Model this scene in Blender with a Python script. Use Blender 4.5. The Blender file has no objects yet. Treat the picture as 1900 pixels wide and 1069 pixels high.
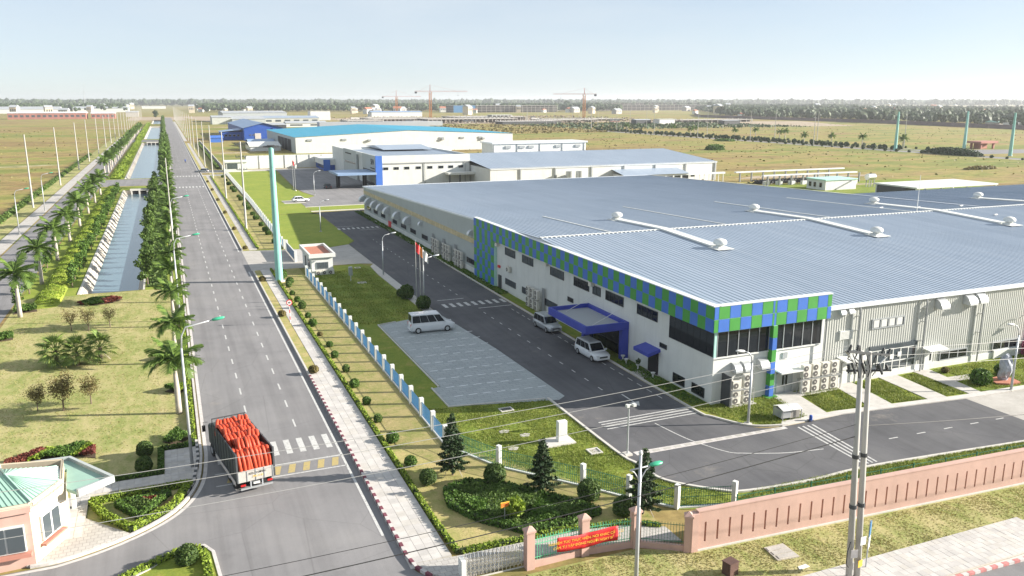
import bpy, math, random
import numpy as np
from mathutils import Vector, Matrix
R = math.radians
rnd = random.Random(7)
npr = np.random.default_rng(11)
S = bpy.context.scene
COL = S.collection

# ------------------------------------------------------------------ camera, sky, sun, exposure
cam = bpy.data.cameras.new('camera'); camo = bpy.data.objects.new('camera', cam); COL.objects.link(camo)
cam.sensor_width = 36; cam.lens = 28.8; cam.clip_start = 0.5; cam.clip_end = 30000
camo.location = (0, 0, 26.5); camo.rotation_euler = (R(90 - 12.84), 0, R(-22.6))
S.camera = camo
SUN_EL, SUN_AZ = 19.5, 109.0           # degrees; azimuth clockwise from +Y
w = bpy.data.worlds.new('World'); S.world = w; w.use_nodes = True
nt = w.node_tree; nt.nodes.clear()
wo = nt.nodes.new('ShaderNodeOutputWorld'); bg = nt.nodes.new('ShaderNodeBackground'); sky = nt.nodes.new('ShaderNodeTexSky')
sky.sky_type = 'NISHITA'; sky.sun_disc = False; sky.sun_elevation = R(SUN_EL); sky.sun_rotation = R(SUN_AZ)
sky.altitude = 0; sky.air_density = 0.65; sky.dust_density = 0.3; sky.ozone_density = 1.4
bg.inputs[1].default_value = 0.055
hs_ = nt.nodes.new('ShaderNodeHueSaturation'); hs_.inputs['Saturation'].default_value = .95     # thin veil of high haze
nt.links.new(sky.outputs[0], hs_.inputs['Color']); vm = nt.nodes.new('ShaderNodeMix'); vm.data_type = 'RGBA'; vm.inputs[0].default_value = .6; vm.inputs[7].default_value = (5.1, 5.6, 6.0, 1)      # even, thin overcast veil
tcw = nt.nodes.new('ShaderNodeTexCoord'); mpw = nt.nodes.new('ShaderNodeMapping'); mpw.inputs['Scale'].default_value = (1.4, 1.4, 7.0); nzw = nt.nodes.new('ShaderNodeTexNoise'); nzw.inputs['Scale'].default_value = 1.6; nzw.inputs['Detail'].default_value = 6; nzw.inputs['Roughness'].default_value = .55
mrw = nt.nodes.new('ShaderNodeMapRange'); mrw.inputs[1].default_value = .35; mrw.inputs[2].default_value = .7; mrw.inputs[3].default_value = .5; mrw.inputs[4].default_value = .8      # faint uneven streaks in the veil
nt.links.new(tcw.outputs['Generated'], mpw.inputs[0]); nt.links.new(mpw.outputs[0], nzw.inputs['Vector']); nt.links.new(nzw.outputs['Fac'], mrw.inputs[0]); nt.links.new(mrw.outputs[0], vm.inputs[0])
nt.links.new(hs_.outputs[0], vm.inputs[6]); nt.links.new(vm.outputs[2], bg.inputs[0]); nt.links.new(bg.outputs[0], wo.inputs[0])
sl = bpy.data.lights.new('sun', 'SUN'); so = bpy.data.objects.new('sun', sl); COL.objects.link(so)
sl.energy = 4.8; sl.angle = R(0.5); sl.color = (1.0, 0.93, 0.83)
sd = Vector((math.sin(R(SUN_AZ)) * math.cos(R(SUN_EL)), math.cos(R(SUN_AZ)) * math.cos(R(SUN_EL)), math.sin(R(SUN_EL))))
so.rotation_euler = sd.to_track_quat('Z', 'Y').to_euler()
S.view_settings.view_transform = 'Standard'; S.view_settings.look = 'None'
S.view_settings.gamma = 1; S.view_settings.use_curve_mapping = False
S.view_settings.exposure = 1.5
S.render.engine = 'CYCLES'
try:
    S.cycles.max_bounces = 6; S.cycles.volume_bounces = 0; S.cycles.transparent_max_bounces = 8
except Exception: pass

HAZE = 0.00010
# ------------------------------------------------------------------ helpers
def wl(o):
    v = Vector((0, 0, 0))
    while o is not None:
        v = v + o.location; o = o.parent
    return v
def tag(o, label=None, cat=None, group=None, kind=None):
    if label: o['label'] = label
    if cat: o['category'] = cat
    if group: o['group'] = group
    if kind: o['kind'] = kind
    return o
def T(name, label, cat, loc=(0, 0, 0), rz=0.0, group=None):
    o = bpy.data.objects.new(name, None); COL.objects.link(o); o.empty_display_size = 0.3
    o.location = loc; o.rotation_euler = (0, 0, rz)
    return tag(o, label, cat, group)
def link(name, me, parent=None, loc=(0, 0, 0), rot=(0, 0, 0), sc=(1, 1, 1)):
    o = bpy.data.objects.new(name, me); COL.objects.link(o)
    o.parent = parent; o.location = loc; o.rotation_euler = rot; o.scale = sc
    return o
def copy_tree(o, parent=None):
    c = o.copy(); COL.objects.link(c); c.parent = parent
    for ch in o.children: copy_tree(ch, c)
    return c
ONES = ['first','second','third','fourth','fifth','sixth','seventh','eighth','ninth','tenth','eleventh','twelfth','thirteenth','fourteenth','fifteenth','sixteenth','seventeenth','eighteenth','nineteenth','twentieth']
TENS = {20:'twenty',30:'thirty',40:'forty',50:'fifty',60:'sixty',70:'seventy',80:'eighty',90:'ninety'}
def ordn(i):                                    # i from 0
    n = i + 1
    if n <= 20: return ONES[n - 1]
    t, u = n // 10 * 10, n % 10
    return TENS[t] + '-' + ONES[u - 1] if u else TENS[t][:-1] + 'ieth'

class MB:
    def __init__(s): s.v = []; s.f = []; s.m = []; s.sm = False
    def add(s, vs, fs, mi=0):
        b = len(s.v); s.v.extend([tuple(q) for q in vs]); s.f.extend([tuple(b + i for i in f) for f in fs]); s.m.extend([mi] * len(fs)); return s
    def bx(s, x0, x1, y0, y1, z0, z1, mi=0):
        return s.add([(x0,y0,z0),(x1,y0,z0),(x1,y1,z0),(x0,y1,z0),(x0,y0,z1),(x1,y0,z1),(x1,y1,z1),(x0,y1,z1)],
                     [(0,3,2,1),(4,5,6,7),(0,1,5,4),(1,2,6,5),(2,3,7,6),(3,0,4,7)], mi)
    def box(s, c, d, rz=0.0, mi=0):            # centre, full size
        ca, sa = math.cos(rz), math.sin(rz); vs = []
        for dz in (-.5, .5):
            for dx, dy in ((-.5,-.5),(.5,-.5),(.5,.5),(-.5,.5)):
                x, y = dx * d[0], dy * d[1]
                vs.append((c[0] + x * ca - y * sa, c[1] + x * sa + y * ca, c[2] + dz * d[2]))
        return s.add(vs, [(0,3,2,1),(4,5,6,7),(0,1,5,4),(1,2,6,5),(2,3,7,6),(3,0,4,7)], mi)
    def bar(s, p, q, t, h=None, mi=0):         # square bar from p to q
        p, q = Vector(p), Vector(q); d = (q - p).normalized(); h = h or t
        u = d.cross(Vector((0, 0, 1)))
        if u.length < 1e-4: u = Vector((1, 0, 0))
        u.normalize(); n = u.cross(d)
        vs = []
        for e in (p, q):
            for a, b in ((-1,-1),(1,-1),(1,1),(-1,1)): vs.append(e + u * a * t / 2 + n * b * h / 2)
        return s.add(vs, [(0,3,2,1),(4,5,6,7),(0,1,5,4),(1,2,6,5),(2,3,7,6),(3,0,4,7)], mi)
    def prism(s, poly, z0, z1, mi=0, bottom=False):
        a = sum(poly[i][0] * poly[(i+1) % len(poly)][1] - poly[(i+1) % len(poly)][0] * poly[i][1] for i in range(len(poly)))
        if a < 0: poly = poly[::-1]
        n = len(poly)
        vs = [(x, y, z0) for x, y in poly] + [(x, y, z1) for x, y in poly]
        fs = [tuple(range(n, 2 * n))] + [(i, (i+1) % n, n + (i+1) % n, n + i) for i in range(n)]
        if bottom: fs.append(tuple(range(n))[::-1])
        return s.add(vs, fs, mi)
    def sheet(s, poly, z, mi=0):
        a = sum(poly[i][0] * poly[(i+1) % len(poly)][1] - poly[(i+1) % len(poly)][0] * poly[i][1] for i in range(len(poly)))
        if a < 0: poly = poly[::-1]
        return s.add([(x, y, z) for x, y in poly], [tuple(range(len(poly)))], mi)
    def quad(s, a, b, c, d, mi=0): return s.add([a, b, c, d], [(0, 1, 2, 3)], mi)
    def tube(s, pts, rs, n=8, caps=True, mi=0):
        pts = [Vector(p) for p in pts]
        if not hasattr(rs, '__len__'): rs = [rs] * len(pts)
        vs = []; fs = []; pu = None
        for i, p in enumerate(pts):
            d = (pts[min(i + 1, len(pts) - 1)] - pts[max(i - 1, 0)]).normalized()
            if pu is None:
                u = d.cross(Vector((0, 0, 1)))
                if u.length < 1e-3: u = Vector((1, 0, 0))
            else: u = pu - d * pu.dot(d)
            u.normalize(); pu = u; k = d.cross(u)
            for j in range(n):
                a = 2 * math.pi * j / n
                vs.append(p + (u * math.cos(a) + k * math.sin(a)) * rs[i])
        for i in range(len(pts) - 1):
            for j in range(n):
                a, b = i * n + j, i * n + (j + 1) % n
                fs.append((a, b, b + n, a + n))
        if caps: fs += [tuple(range(n))[::-1], tuple(range((len(pts) - 1) * n, len(pts) * n))]
        return s.add(vs, fs, mi)
    def cyl(s, x, y, z0, z1, r0, r1=None, n=10, mi=0): return s.tube([(x, y, z0), (x, y, z1)], [r0, r0 if r1 is None else r1], n, True, mi)
    def lathe(s, prof, c=(0, 0, 0), n=14, mi=0):
        vs = []; fs = []
        for r, z in prof:
            for j in range(n):
                a = 2 * math.pi * j / n; vs.append((c[0] + r * math.cos(a), c[1] + r * math.sin(a), c[2] + z))
        for i in range(len(prof) - 1):
            for j in range(n):
                a, b = i * n + j, i * n + (j + 1) % n; fs.append((a, b, b + n, a + n))
        fs.append(tuple(range((len(prof) - 1) * n, len(prof) * n)))
        return s.add(vs, fs, mi)
    def mesh(s, name, mats, smooth=False, off=(0, 0, 0)):
        me = bpy.data.meshes.new(name)
        me.from_pydata([(v[0] - off[0], v[1] - off[1], v[2] - off[2]) for v in s.v], [], s.f)
        for m in (mats if isinstance(mats, (list, tuple)) else [mats]): me.materials.append(m)
        if max(s.m, default=0) > 0: me.polygons.foreach_set('material_index', s.m)
        if smooth: me.polygons.foreach_set('use_smooth', [True] * len(me.polygons))
        me.update(); return me
    def build(s, name, mats, parent=None, smooth=False, kind=None, label=None, cat=None, group=None):
        if parent is not None:
            o = link(name, s.mesh(name, mats, smooth, wl(parent)), parent)
        else:
            xs = [v[0] for v in s.v]; ys = [v[1] for v in s.v]; zs = [v[2] for v in s.v]
            off = ((min(xs) + max(xs)) / 2, (min(ys) + max(ys)) / 2, min(zs))
            o = link(name, s.mesh(name, mats, smooth, off), None, off)
        return tag(o, label, cat, group, kind)
def bev(o, wdt, seg=2):
    m = o.modifiers.new('bevel', 'BEVEL'); m.width = wdt; m.segments = seg; m.limit_method = 'ANGLE'; return o

# ---- materials
def newmat(name):
    m = bpy.data.materials.new(name); m.use_nodes = True; n = m.node_tree.nodes; n.clear()
    out = n.new('ShaderNodeOutputMaterial'); b = n.new('ShaderNodeBsdfPrincipled'); m.node_tree.links.new(b.outputs[0], out.inputs[0])
    return m, m.node_tree, b, out
def noise(t, scale, detail=4, rough=.6, vec=None):
    n = t.nodes.new('ShaderNodeTexNoise'); n.inputs['Scale'].default_value = scale; n.inputs['Detail'].default_value = detail; n.inputs['Roughness'].default_value = rough
    if vec is None:
        g = t.nodes.get('GEO') or t.nodes.new('ShaderNodeNewGeometry'); g.name = 'GEO'; vec = g.outputs['Position']
    t.links.new(vec, n.inputs['Vector']); return n.outputs['Fac']
def ramp(t, fac, stops):
    r = t.nodes.new('ShaderNodeValToRGB'); e = r.color_ramp.elements
    e[0].position, e[0].color = stops[0][0], (*stops[0][1], 1); e[1].position, e[1].color = stops[-1][0], (*stops[-1][1], 1)
    for p, c in stops[1:-1]:
        k = e.new(p); k.color = (*c, 1)
    t.links.new(fac, r.inputs[0]); return r.outputs[0]
def mix(t, fac, a, b, typ='MIX'):
    m = t.nodes.new('ShaderNodeMix'); m.data_type = 'RGBA'; m.blend_type = typ
    if isinstance(fac, float): m.inputs[0].default_value = fac
    else: t.links.new(fac, m.inputs[0])
    for i, c in ((6, a), (7, b)):
        if isinstance(c, tuple): m.inputs[i].default_value = (*c, 1)
        else: t.links.new(c, m.inputs[i])
    return m.outputs[2]
def bump(t, b, fac, strength, dist=.02):
    n = t.nodes.new('ShaderNodeBump'); n.inputs['Strength'].default_value = strength; n.inputs['Distance'].default_value = dist
    t.links.new(fac, n.inputs['Height']); t.links.new(n.outputs[0], b.inputs['Normal'])
def M(name, col, rough=.75, var=.12, scale=1.2, metal=0.0, spec=.4, bmp=0.0, streak=0.0):
    m, t, b, o = newmat(name)
    f = noise(t, scale, 5)
    lo = tuple(c * (1 - var) for c in col); hi = tuple(min(1, c * (1 + var)) for c in col)
    c = ramp(t, f, [(.3, lo), (.7, hi)])
    if streak:
        g = t.nodes['GEO']; mp = t.nodes.new('ShaderNodeMapping'); mp.inputs['Scale'].default_value = (1.6, 1.6, .12); t.links.new(g.outputs['Position'], mp.inputs[0])
        s = noise(t, 1.0, 4, .6, mp.outputs[0]); c = mix(t, ramp(t, s, [(.5, (0,0,0)), (.8, (streak,)*3)]), c, tuple(q * .55 for q in col))
    t.links.new(c, b.inputs['Base Color']); b.inputs['Roughness'].default_value = rough; b.inputs['Metallic'].default_value = metal
    b.inputs['Specular IOR Level'].default_value = spec
    if bmp: bump(t, b, noise(t, scale * 14, 3), bmp)
    return m
def MGROUND(name, stops, s1, s2, fine=6.0, fvar=.25, bmp=.5, patch=None, rough=.95, warp=None):
    m, t, b, o = newmat(name)
    vec = None
    if warp:
        g = t.nodes.new('ShaderNodeNewGeometry'); g.name = 'GEO'; mp = t.nodes.new('ShaderNodeMapping'); mp.inputs['Scale'].default_value = warp; t.links.new(g.outputs['Position'], mp.inputs[0]); vec = mp.outputs[0]
    f = mix(t, .5, noise(t, s1, 5, .6, vec), noise(t, s2, 6, .65, vec))
    c = ramp(t, f, stops)
    if patch:
        pf = noise(t, patch[1], 5, .62, vec); c = mix(t, ramp(t, pf, [(patch[2], (0,0,0)), (patch[3], (1,1,1))]), c, patch[0])
    if warp and patch:
        mn = noise(t, .16, 6, .72); c = mix(t, ramp(t, mn, [(.46, (0,0,0)), (.6, (.55,)*3)]), c, (.12, .13, .035)); c = mix(t, ramp(t, noise(t, .06, 6, .7), [(.54, (0,0,0)), (.68, (.6,)*3)]), c, (.30, .20, .10))
    fn = noise(t, fine, 4, .7)
    c = mix(t, 1.0, c, ramp(t, fn, [(.25, (1 - fvar,)*3), (.75, (1 + fvar,)*3)]), 'MULTIPLY')
    t.links.new(c, b.inputs['Base Color']); b.inputs['Roughness'].default_value = rough; b.inputs['Specular IOR Level'].default_value = .15
    if bmp: bump(t, b, fn, bmp, .06)
    return m
def MLEAF(name, c1, c2, trans=.25):
    m, t, b, o = newmat(name)
    g = t.nodes.new('ShaderNodeNewGeometry'); g.name = 'GEO'
    c = ramp(t, g.outputs['Random Per Island'], [(0, c1), (1, c2)])
    c = mix(t, ramp(t, noise(t, .9, 3), [(.35, (0,0,0)), (.7, (.45,)*3)]), c, tuple(q * .6 for q in c1))
    t.links.new(c, b.inputs['Base Color']); b.inputs['Roughness'].default_value = .6; b.inputs['Specular IOR Level'].default_value = .25
    tr = t.nodes.new('ShaderNodeBsdfTranslucent'); t.links.new(c, tr.inputs[0]); mx = t.nodes.new('ShaderNodeMixShader'); mx.inputs[0].default_value = trans
    t.links.new(b.outputs[0], mx.inputs[1]); t.links.new(tr.outputs[0], mx.inputs[2]); t.links.new(mx.outputs[0], o.inputs[0])
    return m
def MGLASS(name, col=(.012, .016, .02), rough=.06):
    m, t, b, o = newmat(name); b.inputs['Base Color'].default_value = (*col, 1); b.inputs['Roughness'].default_value = rough; b.inputs['Specular IOR Level'].default_value = .6
    return m
def MPAVE(name, c1, c2, mortar, sx, sy, var=.1):
    m, t, b, o = newmat(name)
    g = t.nodes.new('ShaderNodeNewGeometry'); g.name = 'GEO'
    k = t.nodes.new('ShaderNodeTexBrick'); k.inputs['Scale'].default_value = 1; k.inputs['Brick Width'].default_value = sx; k.inputs['Row Height'].default_value = sy; k.inputs['Mortar Size'].default_value = .02
    k.inputs['Color1'].default_value = (*c1, 1); k.inputs['Color2'].default_value = (*c2, 1); k.inputs['Mortar'].default_value = (*mortar, 1)
    t.links.new(g.outputs['Position'], k.inputs['Vector'])
    c = mix(t, 1.0, k.outputs[0], ramp(t, noise(t, .6, 5), [(.3, (1 - var,)*3), (.7, (1 + var,)*3)]), 'MULTIPLY')
    t.links.new(c, b.inputs['Base Color']); b.inputs['Roughness'].default_value = .85; b.inputs['Specular IOR Level'].default_value = .25
    bump(t, b, k.outputs['Fac'], -.4, .01)
    return m

def MROOF():
    m, t, b, o = newmat('metal_roof')
    g = t.nodes.new('ShaderNodeNewGeometry'); g.name = 'GEO'
    mp = t.nodes.new('ShaderNodeMapping'); mp.inputs['Scale'].default_value = (.9, .05, 1); t.links.new(g.outputs['Position'], mp.inputs[0])
    c = ramp(t, noise(t, 1.0, 5, .65, mp.outputs[0]), [(.3, (.265, .325, .405)), (.55, (.305, .365, .445)), (.75, (.345, .40, .47))])     # streaks down the slope
    c = mix(t, ramp(t, noise(t, .06, 5), [(.5, (0,0,0)), (.72, (.5,)*3)]), c, (.235, .295, .375))                                      # weathered sheets
    k = t.nodes.new('ShaderNodeTexBrick'); k.inputs['Scale'].default_value = 1; k.inputs['Brick Width'].default_value = 5.1; k.inputs['Row Height'].default_value = 11.5; k.inputs['Mortar Size'].default_value = .035
    k.inputs['Color1'].default_value = (1, 1, 1, 1); k.inputs['Color2'].default_value = (.93, .935, .94, 1); k.inputs['Mortar'].default_value = (.8, .8, .8, 1); t.links.new(g.outputs['Position'], k.inputs['Vector'])
    c = mix(t, 1.0, c, k.outputs[0], 'MULTIPLY')
    t.links.new(c, b.inputs['Base Color']); b.inputs['Roughness'].default_value = .4; b.inputs['Specular IOR Level'].default_value = .5
    return m
def MASPHALT(name, c0, c1, c2, ydir=True):
    m, t, b, o = newmat(name)
    g = t.nodes.new('ShaderNodeNewGeometry'); g.name = 'GEO'
    mp = t.nodes.new('ShaderNodeMapping'); mp.inputs['Scale'].default_value = (1.1, .035, 1); t.links.new(g.outputs['Position'], mp.inputs[0])
    c = ramp(t, noise(t, .12, 6, .65), [(.35, c0), (.5, c1), (.66, c2)])
    tr = noise(t, 1.0, 4, .6, mp.outputs[0]); c = mix(t, 1.0, c, ramp(t, tr, [(.3, (.86,)*3), (.5, (1,)*3), (.7, (1.1,)*3)]), 'MULTIPLY')     # wheel tracks worn along the road
    c = mix(t, ramp(t, noise(t, .33, 6, .7), [(.60, (0,0,0)), (.72, (.55,)*3)]), c, tuple(q * .68 for q in c1))                                # oil and repair stains
    c = mix(t, ramp(t, noise(t, .21, 5, .7), [(.62, (0,0,0)), (.74, (.4,)*3)]), c, (.30, .27, .235))                                           # dust
    v = t.nodes.new('ShaderNodeTexVoronoi'); v.feature = 'DISTANCE_TO_EDGE'; v.inputs['Scale'].default_value = .16; t.links.new(g.outputs['Position'], v.inputs['Vector'])
    c = mix(t, ramp(t, v.outputs['Distance'], [(.0, (.35,)*3), (.006, (0,0,0))]), c, tuple(q * .55 for q in c0))                                # cracks
    fn = noise(t, 24, 3, .7); c = mix(t, 1.0, c, ramp(t, fn, [(.25, (.9,)*3), (.75, (1.1,)*3)]), 'MULTIPLY')
    t.links.new(c, b.inputs['Base Color']); b.inputs['Roughness'].default_value = .88; b.inputs['Specular IOR Level'].default_value = .25; bump(t, b, fn, .12, .02)
    return m
def MPAINT(name, col, under):
    m, t, b, o = newmat(name); c = mix(t, ramp(t, noise(t, 5.5, 5, .75), [(.5, (0,0,0)), (.68, (.85,)*3)]), col, under)
    t.links.new(c, b.inputs['Base Color']); b.inputs['Roughness'].default_value = .75; return m
MT = {}
MT['field'] = MGROUND('field_grass', [(.42, (.23, .16, .07)), (.465, (.295, .225, .09)), (.505, (.29, .245, .08)), (.54, (.22, .225, .06)), (.59, (.16, .19, .045))], .009, .05, .9, .3, .4, ((.50, .42, .33), .017, .64, .70), warp=(.4, 1.0, 1.0))
MT['lawn_pale'] = MGROUND('pale_lawn', [(.38, (.42, .365, .185)), (.48, (.345, .325, .14)), (.56, (.26, .28, .095)), (.66, (.19, .23, .065))], .28, 1.5, 8, .25, .25, warp=(1.0, .5, 1.0))
MT['lawn_tan'] = MGROUND('tan_lawn', [(.33, (.46, .36, .18)), (.47, (.38, .325, .14)), (.62, (.25, .27, .08))], .3, 1.4, 9, .2, .25)
MT['lawn_green'] = MGROUND('green_lawn', [(.34, (.29, .25, .07)), (.45, (.20, .235, .04)), (.62, (.13, .19, .03))], .25, 1.1, 7, .3, .3)
MT['lawn_fresh'] = MGROUND('fresh_lawn', [(.35, (.27, .30, .055)), (.65, (.17, .235, .035))], .1, .7, 5, .25, .3)
MT['lawn_lime'] = MGROUND('lime_bank_grass', [(.36, (.33, .34, .06)), (.5, (.25, .30, .045)), (.64, (.16, .225, .035))], .4, 1.8, 6, .3, .4)
MT['dirt'] = MGROUND('bare_earth', [(.35, (.30, .23, .16)), (.65, (.42, .35, .27))], .05, .5, 3, .2, .3)
MT['asphalt'] = MASPHALT('asphalt', (.185, .181, .184), (.212, .207, .21), (.24, .233, .233))
MT['asphalt_dark'] = MASPHALT('dark_asphalt', (.086, .087, .094), (.105, .105, .112), (.126, .125, .13))
MT['concrete'] = MGROUND('concrete', [(.35, (.36, .34, .31)), (.65, (.46, .44, .41))], .3, 1.2, 12, .1, .15, rough=.85)
MT['slab'] = MPAVE('parking_slabs', (.37, .40, .40), (.33, .36, .36), (.26, .28, .28), 1.0, .5, .04)
MT['pavers'] = MPAVE('grey_pavers', (.46, .44, .41), (.42, .40, .375), (.3, .28, .26), .4, .4)
MT['stonepath'] = M('paver_stone', (.47, .45, .42), .85, .12, 1.5, bmp=.15)
MT['white'] = M('white_render', (.62, .63, .605), .7, .05, .5, streak=.25)
MT['whitepaint'] = MPAINT('worn_white_paint', (.52, .52, .505), (.23, .225, .22))
MT['yellowpaint'] = MPAINT('worn_yellow_paint', (.42, .33, .13), (.24, .225, .2))
MT['kerb'] = M('kerb_concrete', (.52, .50, .46), .8, .1, 2)
MT['kerb_red'] = M('kerb_red_paint', (.17, .05, .07), .75, .2, 3)
MT['kerb_white'] = M('kerb_white_paint', (.52, .49, .47), .75, .15, 3)
MT['roof'] = MROOF()
MT['roof_edge'] = M('roof_trim', (.62, .65, .67), .45, .05, .6)
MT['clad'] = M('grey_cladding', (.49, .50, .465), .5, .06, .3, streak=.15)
MT['clad_shade'] = M('shade_grey_cladding', (.40, .43, .42), .55, .05, .3, streak=.12)  # darker cladding copy, the shade of side walls put into its colour
MT['band'] = M('translucent_band', (.48, .40, .24), .6, .25, 1.2)
MT['pgreen'] = M('green_panel', (.06, .28, .05), .5, .08, .6, streak=.15)
MT['pblue'] = M('blue_panel', (.05, .15, .50), .5, .08, .6, streak=.15)
MT['cblue'] = M('canopy_blue', (.045, .065, .36), .55, .1, .8, streak=.2)
MT['trim_teal'] = M('pale_teal_trim', (.40, .66, .58), .5, .05, 1)
MT['glass'] = MGLASS('dark_glass')
MT['glass_mid'] = MGLASS('grey_glass', (.07, .085, .095), .12)
MT['frame'] = M('window_frame', (.30, .32, .33), .5, .05)
MT['darkframe'] = M('dark_frame', (.03, .035, .04), .5, .1)
MT['galv'] = M('galvanised_steel', (.55, .57, .58), .38, .08, 2, metal=.55, spec=.5)
MT['steel'] = M('brushed_steel', (.62, .63, .63), .32, .05, 2, metal=.8)
MT['pipe'] = M('grey_pipe', (.28, .29, .29), .5, .08)
MT['ac'] = M('ac_casing', (.60, .58, .52), .55, .08, 1.2, streak=.2)
MT['acgrill'] = M('ac_grille', (.10, .095, .09), .6, .1)
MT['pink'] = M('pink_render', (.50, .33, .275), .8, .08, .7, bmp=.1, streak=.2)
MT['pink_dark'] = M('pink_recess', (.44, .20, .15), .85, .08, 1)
MT['cream'] = M('cream_render', (.62, .53, .40), .75, .05, .7, streak=.1)
MT['greentile'] = M('green_roof_sheet', (.27, .42, .35), .45, .07, .6)
MT['terracotta'] = M('terracotta_deck', (.42, .17, .11), .8, .1, 1.5)
MT['fence_blue'] = M('blue_fence_panel', (.055, .17, .33), .45, .1, .8)
MT['fence_green'] = M('green_fence_mesh', (.03, .15, .09), .5, .1)
MT['fence_mint'] = M('mint_fence_paint', (.12, .48, .27), .5, .1)
MT['teal'] = M('teal_pole_paint', (.24, .50, .46), .45, .07, .6, streak=.15)
MT['concpole'] = M('concrete_pole', (.42, .41, .385), .8, .09, 1, streak=.2)
MT['lampgreen'] = M('lamp_head_green', (.05, .38, .22), .35, .05)
MT['metalgrey'] = M('pole_metal', (.45, .47, .49), .4, .06, metal=.3)
MT['red'] = M('banner_red', (.62, .025, .03), .6, .08, 2)
MT['yellow'] = M('banner_yellow', (.80, .50, .06), .6, .04)
MT['black'] = M('black_rubber', (.018, .018, .02), .7, .1)
MT['darkgrey'] = M('dark_grey', (.06, .065, .07), .6, .12)
MT['orange_pipe'] = M('orange_pipe', (.50, .065, .026), .55, .18, 2.5, spec=.4)
MT['tarp'] = M('grey_green_tarp', (.055, .065, .062), .7, .2, 1.2)
MT['paint_white'] = M('white_car_paint', (.70, .72, .73), .22, .02, spec=.6)
MT['paint_silver'] = M('silver_car_paint', (.42, .44, .45), .25, .03, metal=.4)
MT['paint_van'] = M('van_paint', (.62, .64, .65), .25, .03, spec=.55)
MT['lightred'] = M('tail_light', (.45, .02, .02), .3, .05)
MT['lightclear'] = M('head_light', (.65, .67, .68), .15, .05)
MT['stone'] = M('revetment_stone', (.42, .385, .33), .9, .25, 1.6, bmp=.6)
MT['water'] = None
MT['bark'] = M('bark', (.16, .12, .09), .9, .2, 4, bmp=.4)
MT['palmbark'] = M('palm_bark', (.42, .38, .33), .85, .14, 3, bmp=.3)
MT['crownshaft'] = M('palm_crownshaft', (.12, .22, .05), .5, .12)
MT['frond'] = MLEAF('palm_frond', (.06, .12, .025), (.20, .30, .06), .35)
MT['fan'] = MLEAF('fan_palm_leaf', (0.105, 0.180, 0.045), (0.300, 0.390, 0.090))
MT['leaf'] = MLEAF('shrub_leaf', (0.060, 0.128, 0.022), (0.143, 0.240, 0.045))
MT['leaf_dark'] = MLEAF('dark_leaf', (.05, .10, .028), (.14, .20, .05), .3)
MT['leaf_mid'] = MLEAF('tree_leaf', (.08, .145, .035), (.20, .29, .07), .35)
MT['leaf_lime'] = MLEAF('lime_hedge_leaf', (0.165, 0.255, 0.030), (0.330, 0.420, 0.053))
MT['leaf_red'] = MLEAF('red_leaf', (0.150, 0.042, 0.038), (0.300, 0.090, 0.053))
MT['leaf_dry'] = MLEAF('sparse_dry_leaf', (0.135, 0.112, 0.045), (0.255, 0.210, 0.075))
MT['leaf_far'] = MLEAF('far_tree_leaf', (0.033, 0.063, 0.030), (0.083, 0.128, 0.045), .1)
MT['pine'] = MLEAF('araucaria_needles', (.03, .06, .028), (.085, .13, .05), .15)
MT['grassblade'] = MLEAF('grass_blade', (.15, .215, .035), (.32, .34, .085), .35)
MT['blade_pale'] = MLEAF('pale_grass_blade', (.26, .24, .08), (.40, .34, .15), .3)
MT['core'] = M('foliage_core', (.035, .055, .018), .95, .3, 2)  # opaque core, painted dark for the shade inside the foliage
MT['weed'] = MLEAF('field_weed', (.10, .12, .035), (.26, .21, .08), .2)
MT['soil'] = M('soil', (.09, .065, .04), .95, .2, 2)
MT['craneorange'] = M('crane_orange', (.62, .24, .06), .5, .08)
MT['cranered'] = M('crane_red', (.45, .12, .09), .5, .08)
MT['tealroof'] = M('turquoise_roof', (.045, .25, .37), .45, .05, .1)
MT['bluewall'] = M('blue_cladding', (.025, .085, .36), .5, .06, .3)
MT['blueroof'] = M('pale_blue_roof', (.22, .32, .48), .45, .06, .1)
MT['greyroof'] = M('grey_far_roof', (.36, .38, .40), .6, .08, .05)
MT['purplewall'] = M('dark_boundary_wall', (.14, .105, .105), .85, .15, .2)
MT['redbrick'] = M('reddish_render', (.36, .16, .13), .8, .2, .1)
MT['wire'] = M('wire', (.34, .34, .33), .5, .05)
MT['wiredark'] = M('dark_wire', (.03, .03, .03), .6, .05)
def water_mat():
    m, t, b, o = newmat('canal_water')
    b.inputs['Base Color'].default_value = (.13, .205, .245, 1); b.inputs['Roughness'].default_value = .16; b.inputs['Specular IOR Level'].default_value = .8; b.inputs['IOR'].default_value = 1.33
    bump(t, b, noise(t, 1.2, 4), .05, .04); return m
MT['water'] = water_mat()

# ---- foliage meshes (numpy)
def np_mesh(name, V, F, mats, smooth=False, mi=None):
    me = bpy.data.meshes.new(name); me.from_pydata(V, [], F)
    for m in (mats if isinstance(mats, (list, tuple)) else [mats]): me.materials.append(m)
    if mi is not None: me.polygons.foreach_set('material_index', mi)
    me.update(); return me
def leaf_quads(P, size, asp=1.7, up=.25, N=None, spread=1.0):
    n = len(P); nr = npr.normal(size=(n, 3)) * spread
    if N is not None: nr += N
    nr[:, 2] += up; nr /= np.linalg.norm(nr, axis=1)[:, None] + 1e-9
    a = npr.normal(size=(n, 3)); u = np.cross(nr, a); u /= np.linalg.norm(u, axis=1)[:, None] + 1e-9; v = np.cross(nr, u)
    sz = size * npr.uniform(.6, 1.3, (n, 1)); U = u * sz * .5; W = v * sz * .5 * asp
    V = np.stack([P - U * .25 - W, P + U - W * .1, P + U * .2 + W, P - U + W * .1], 1).reshape(-1, 3)
    return V, np.arange(4 * n).reshape(n, 4)
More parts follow.
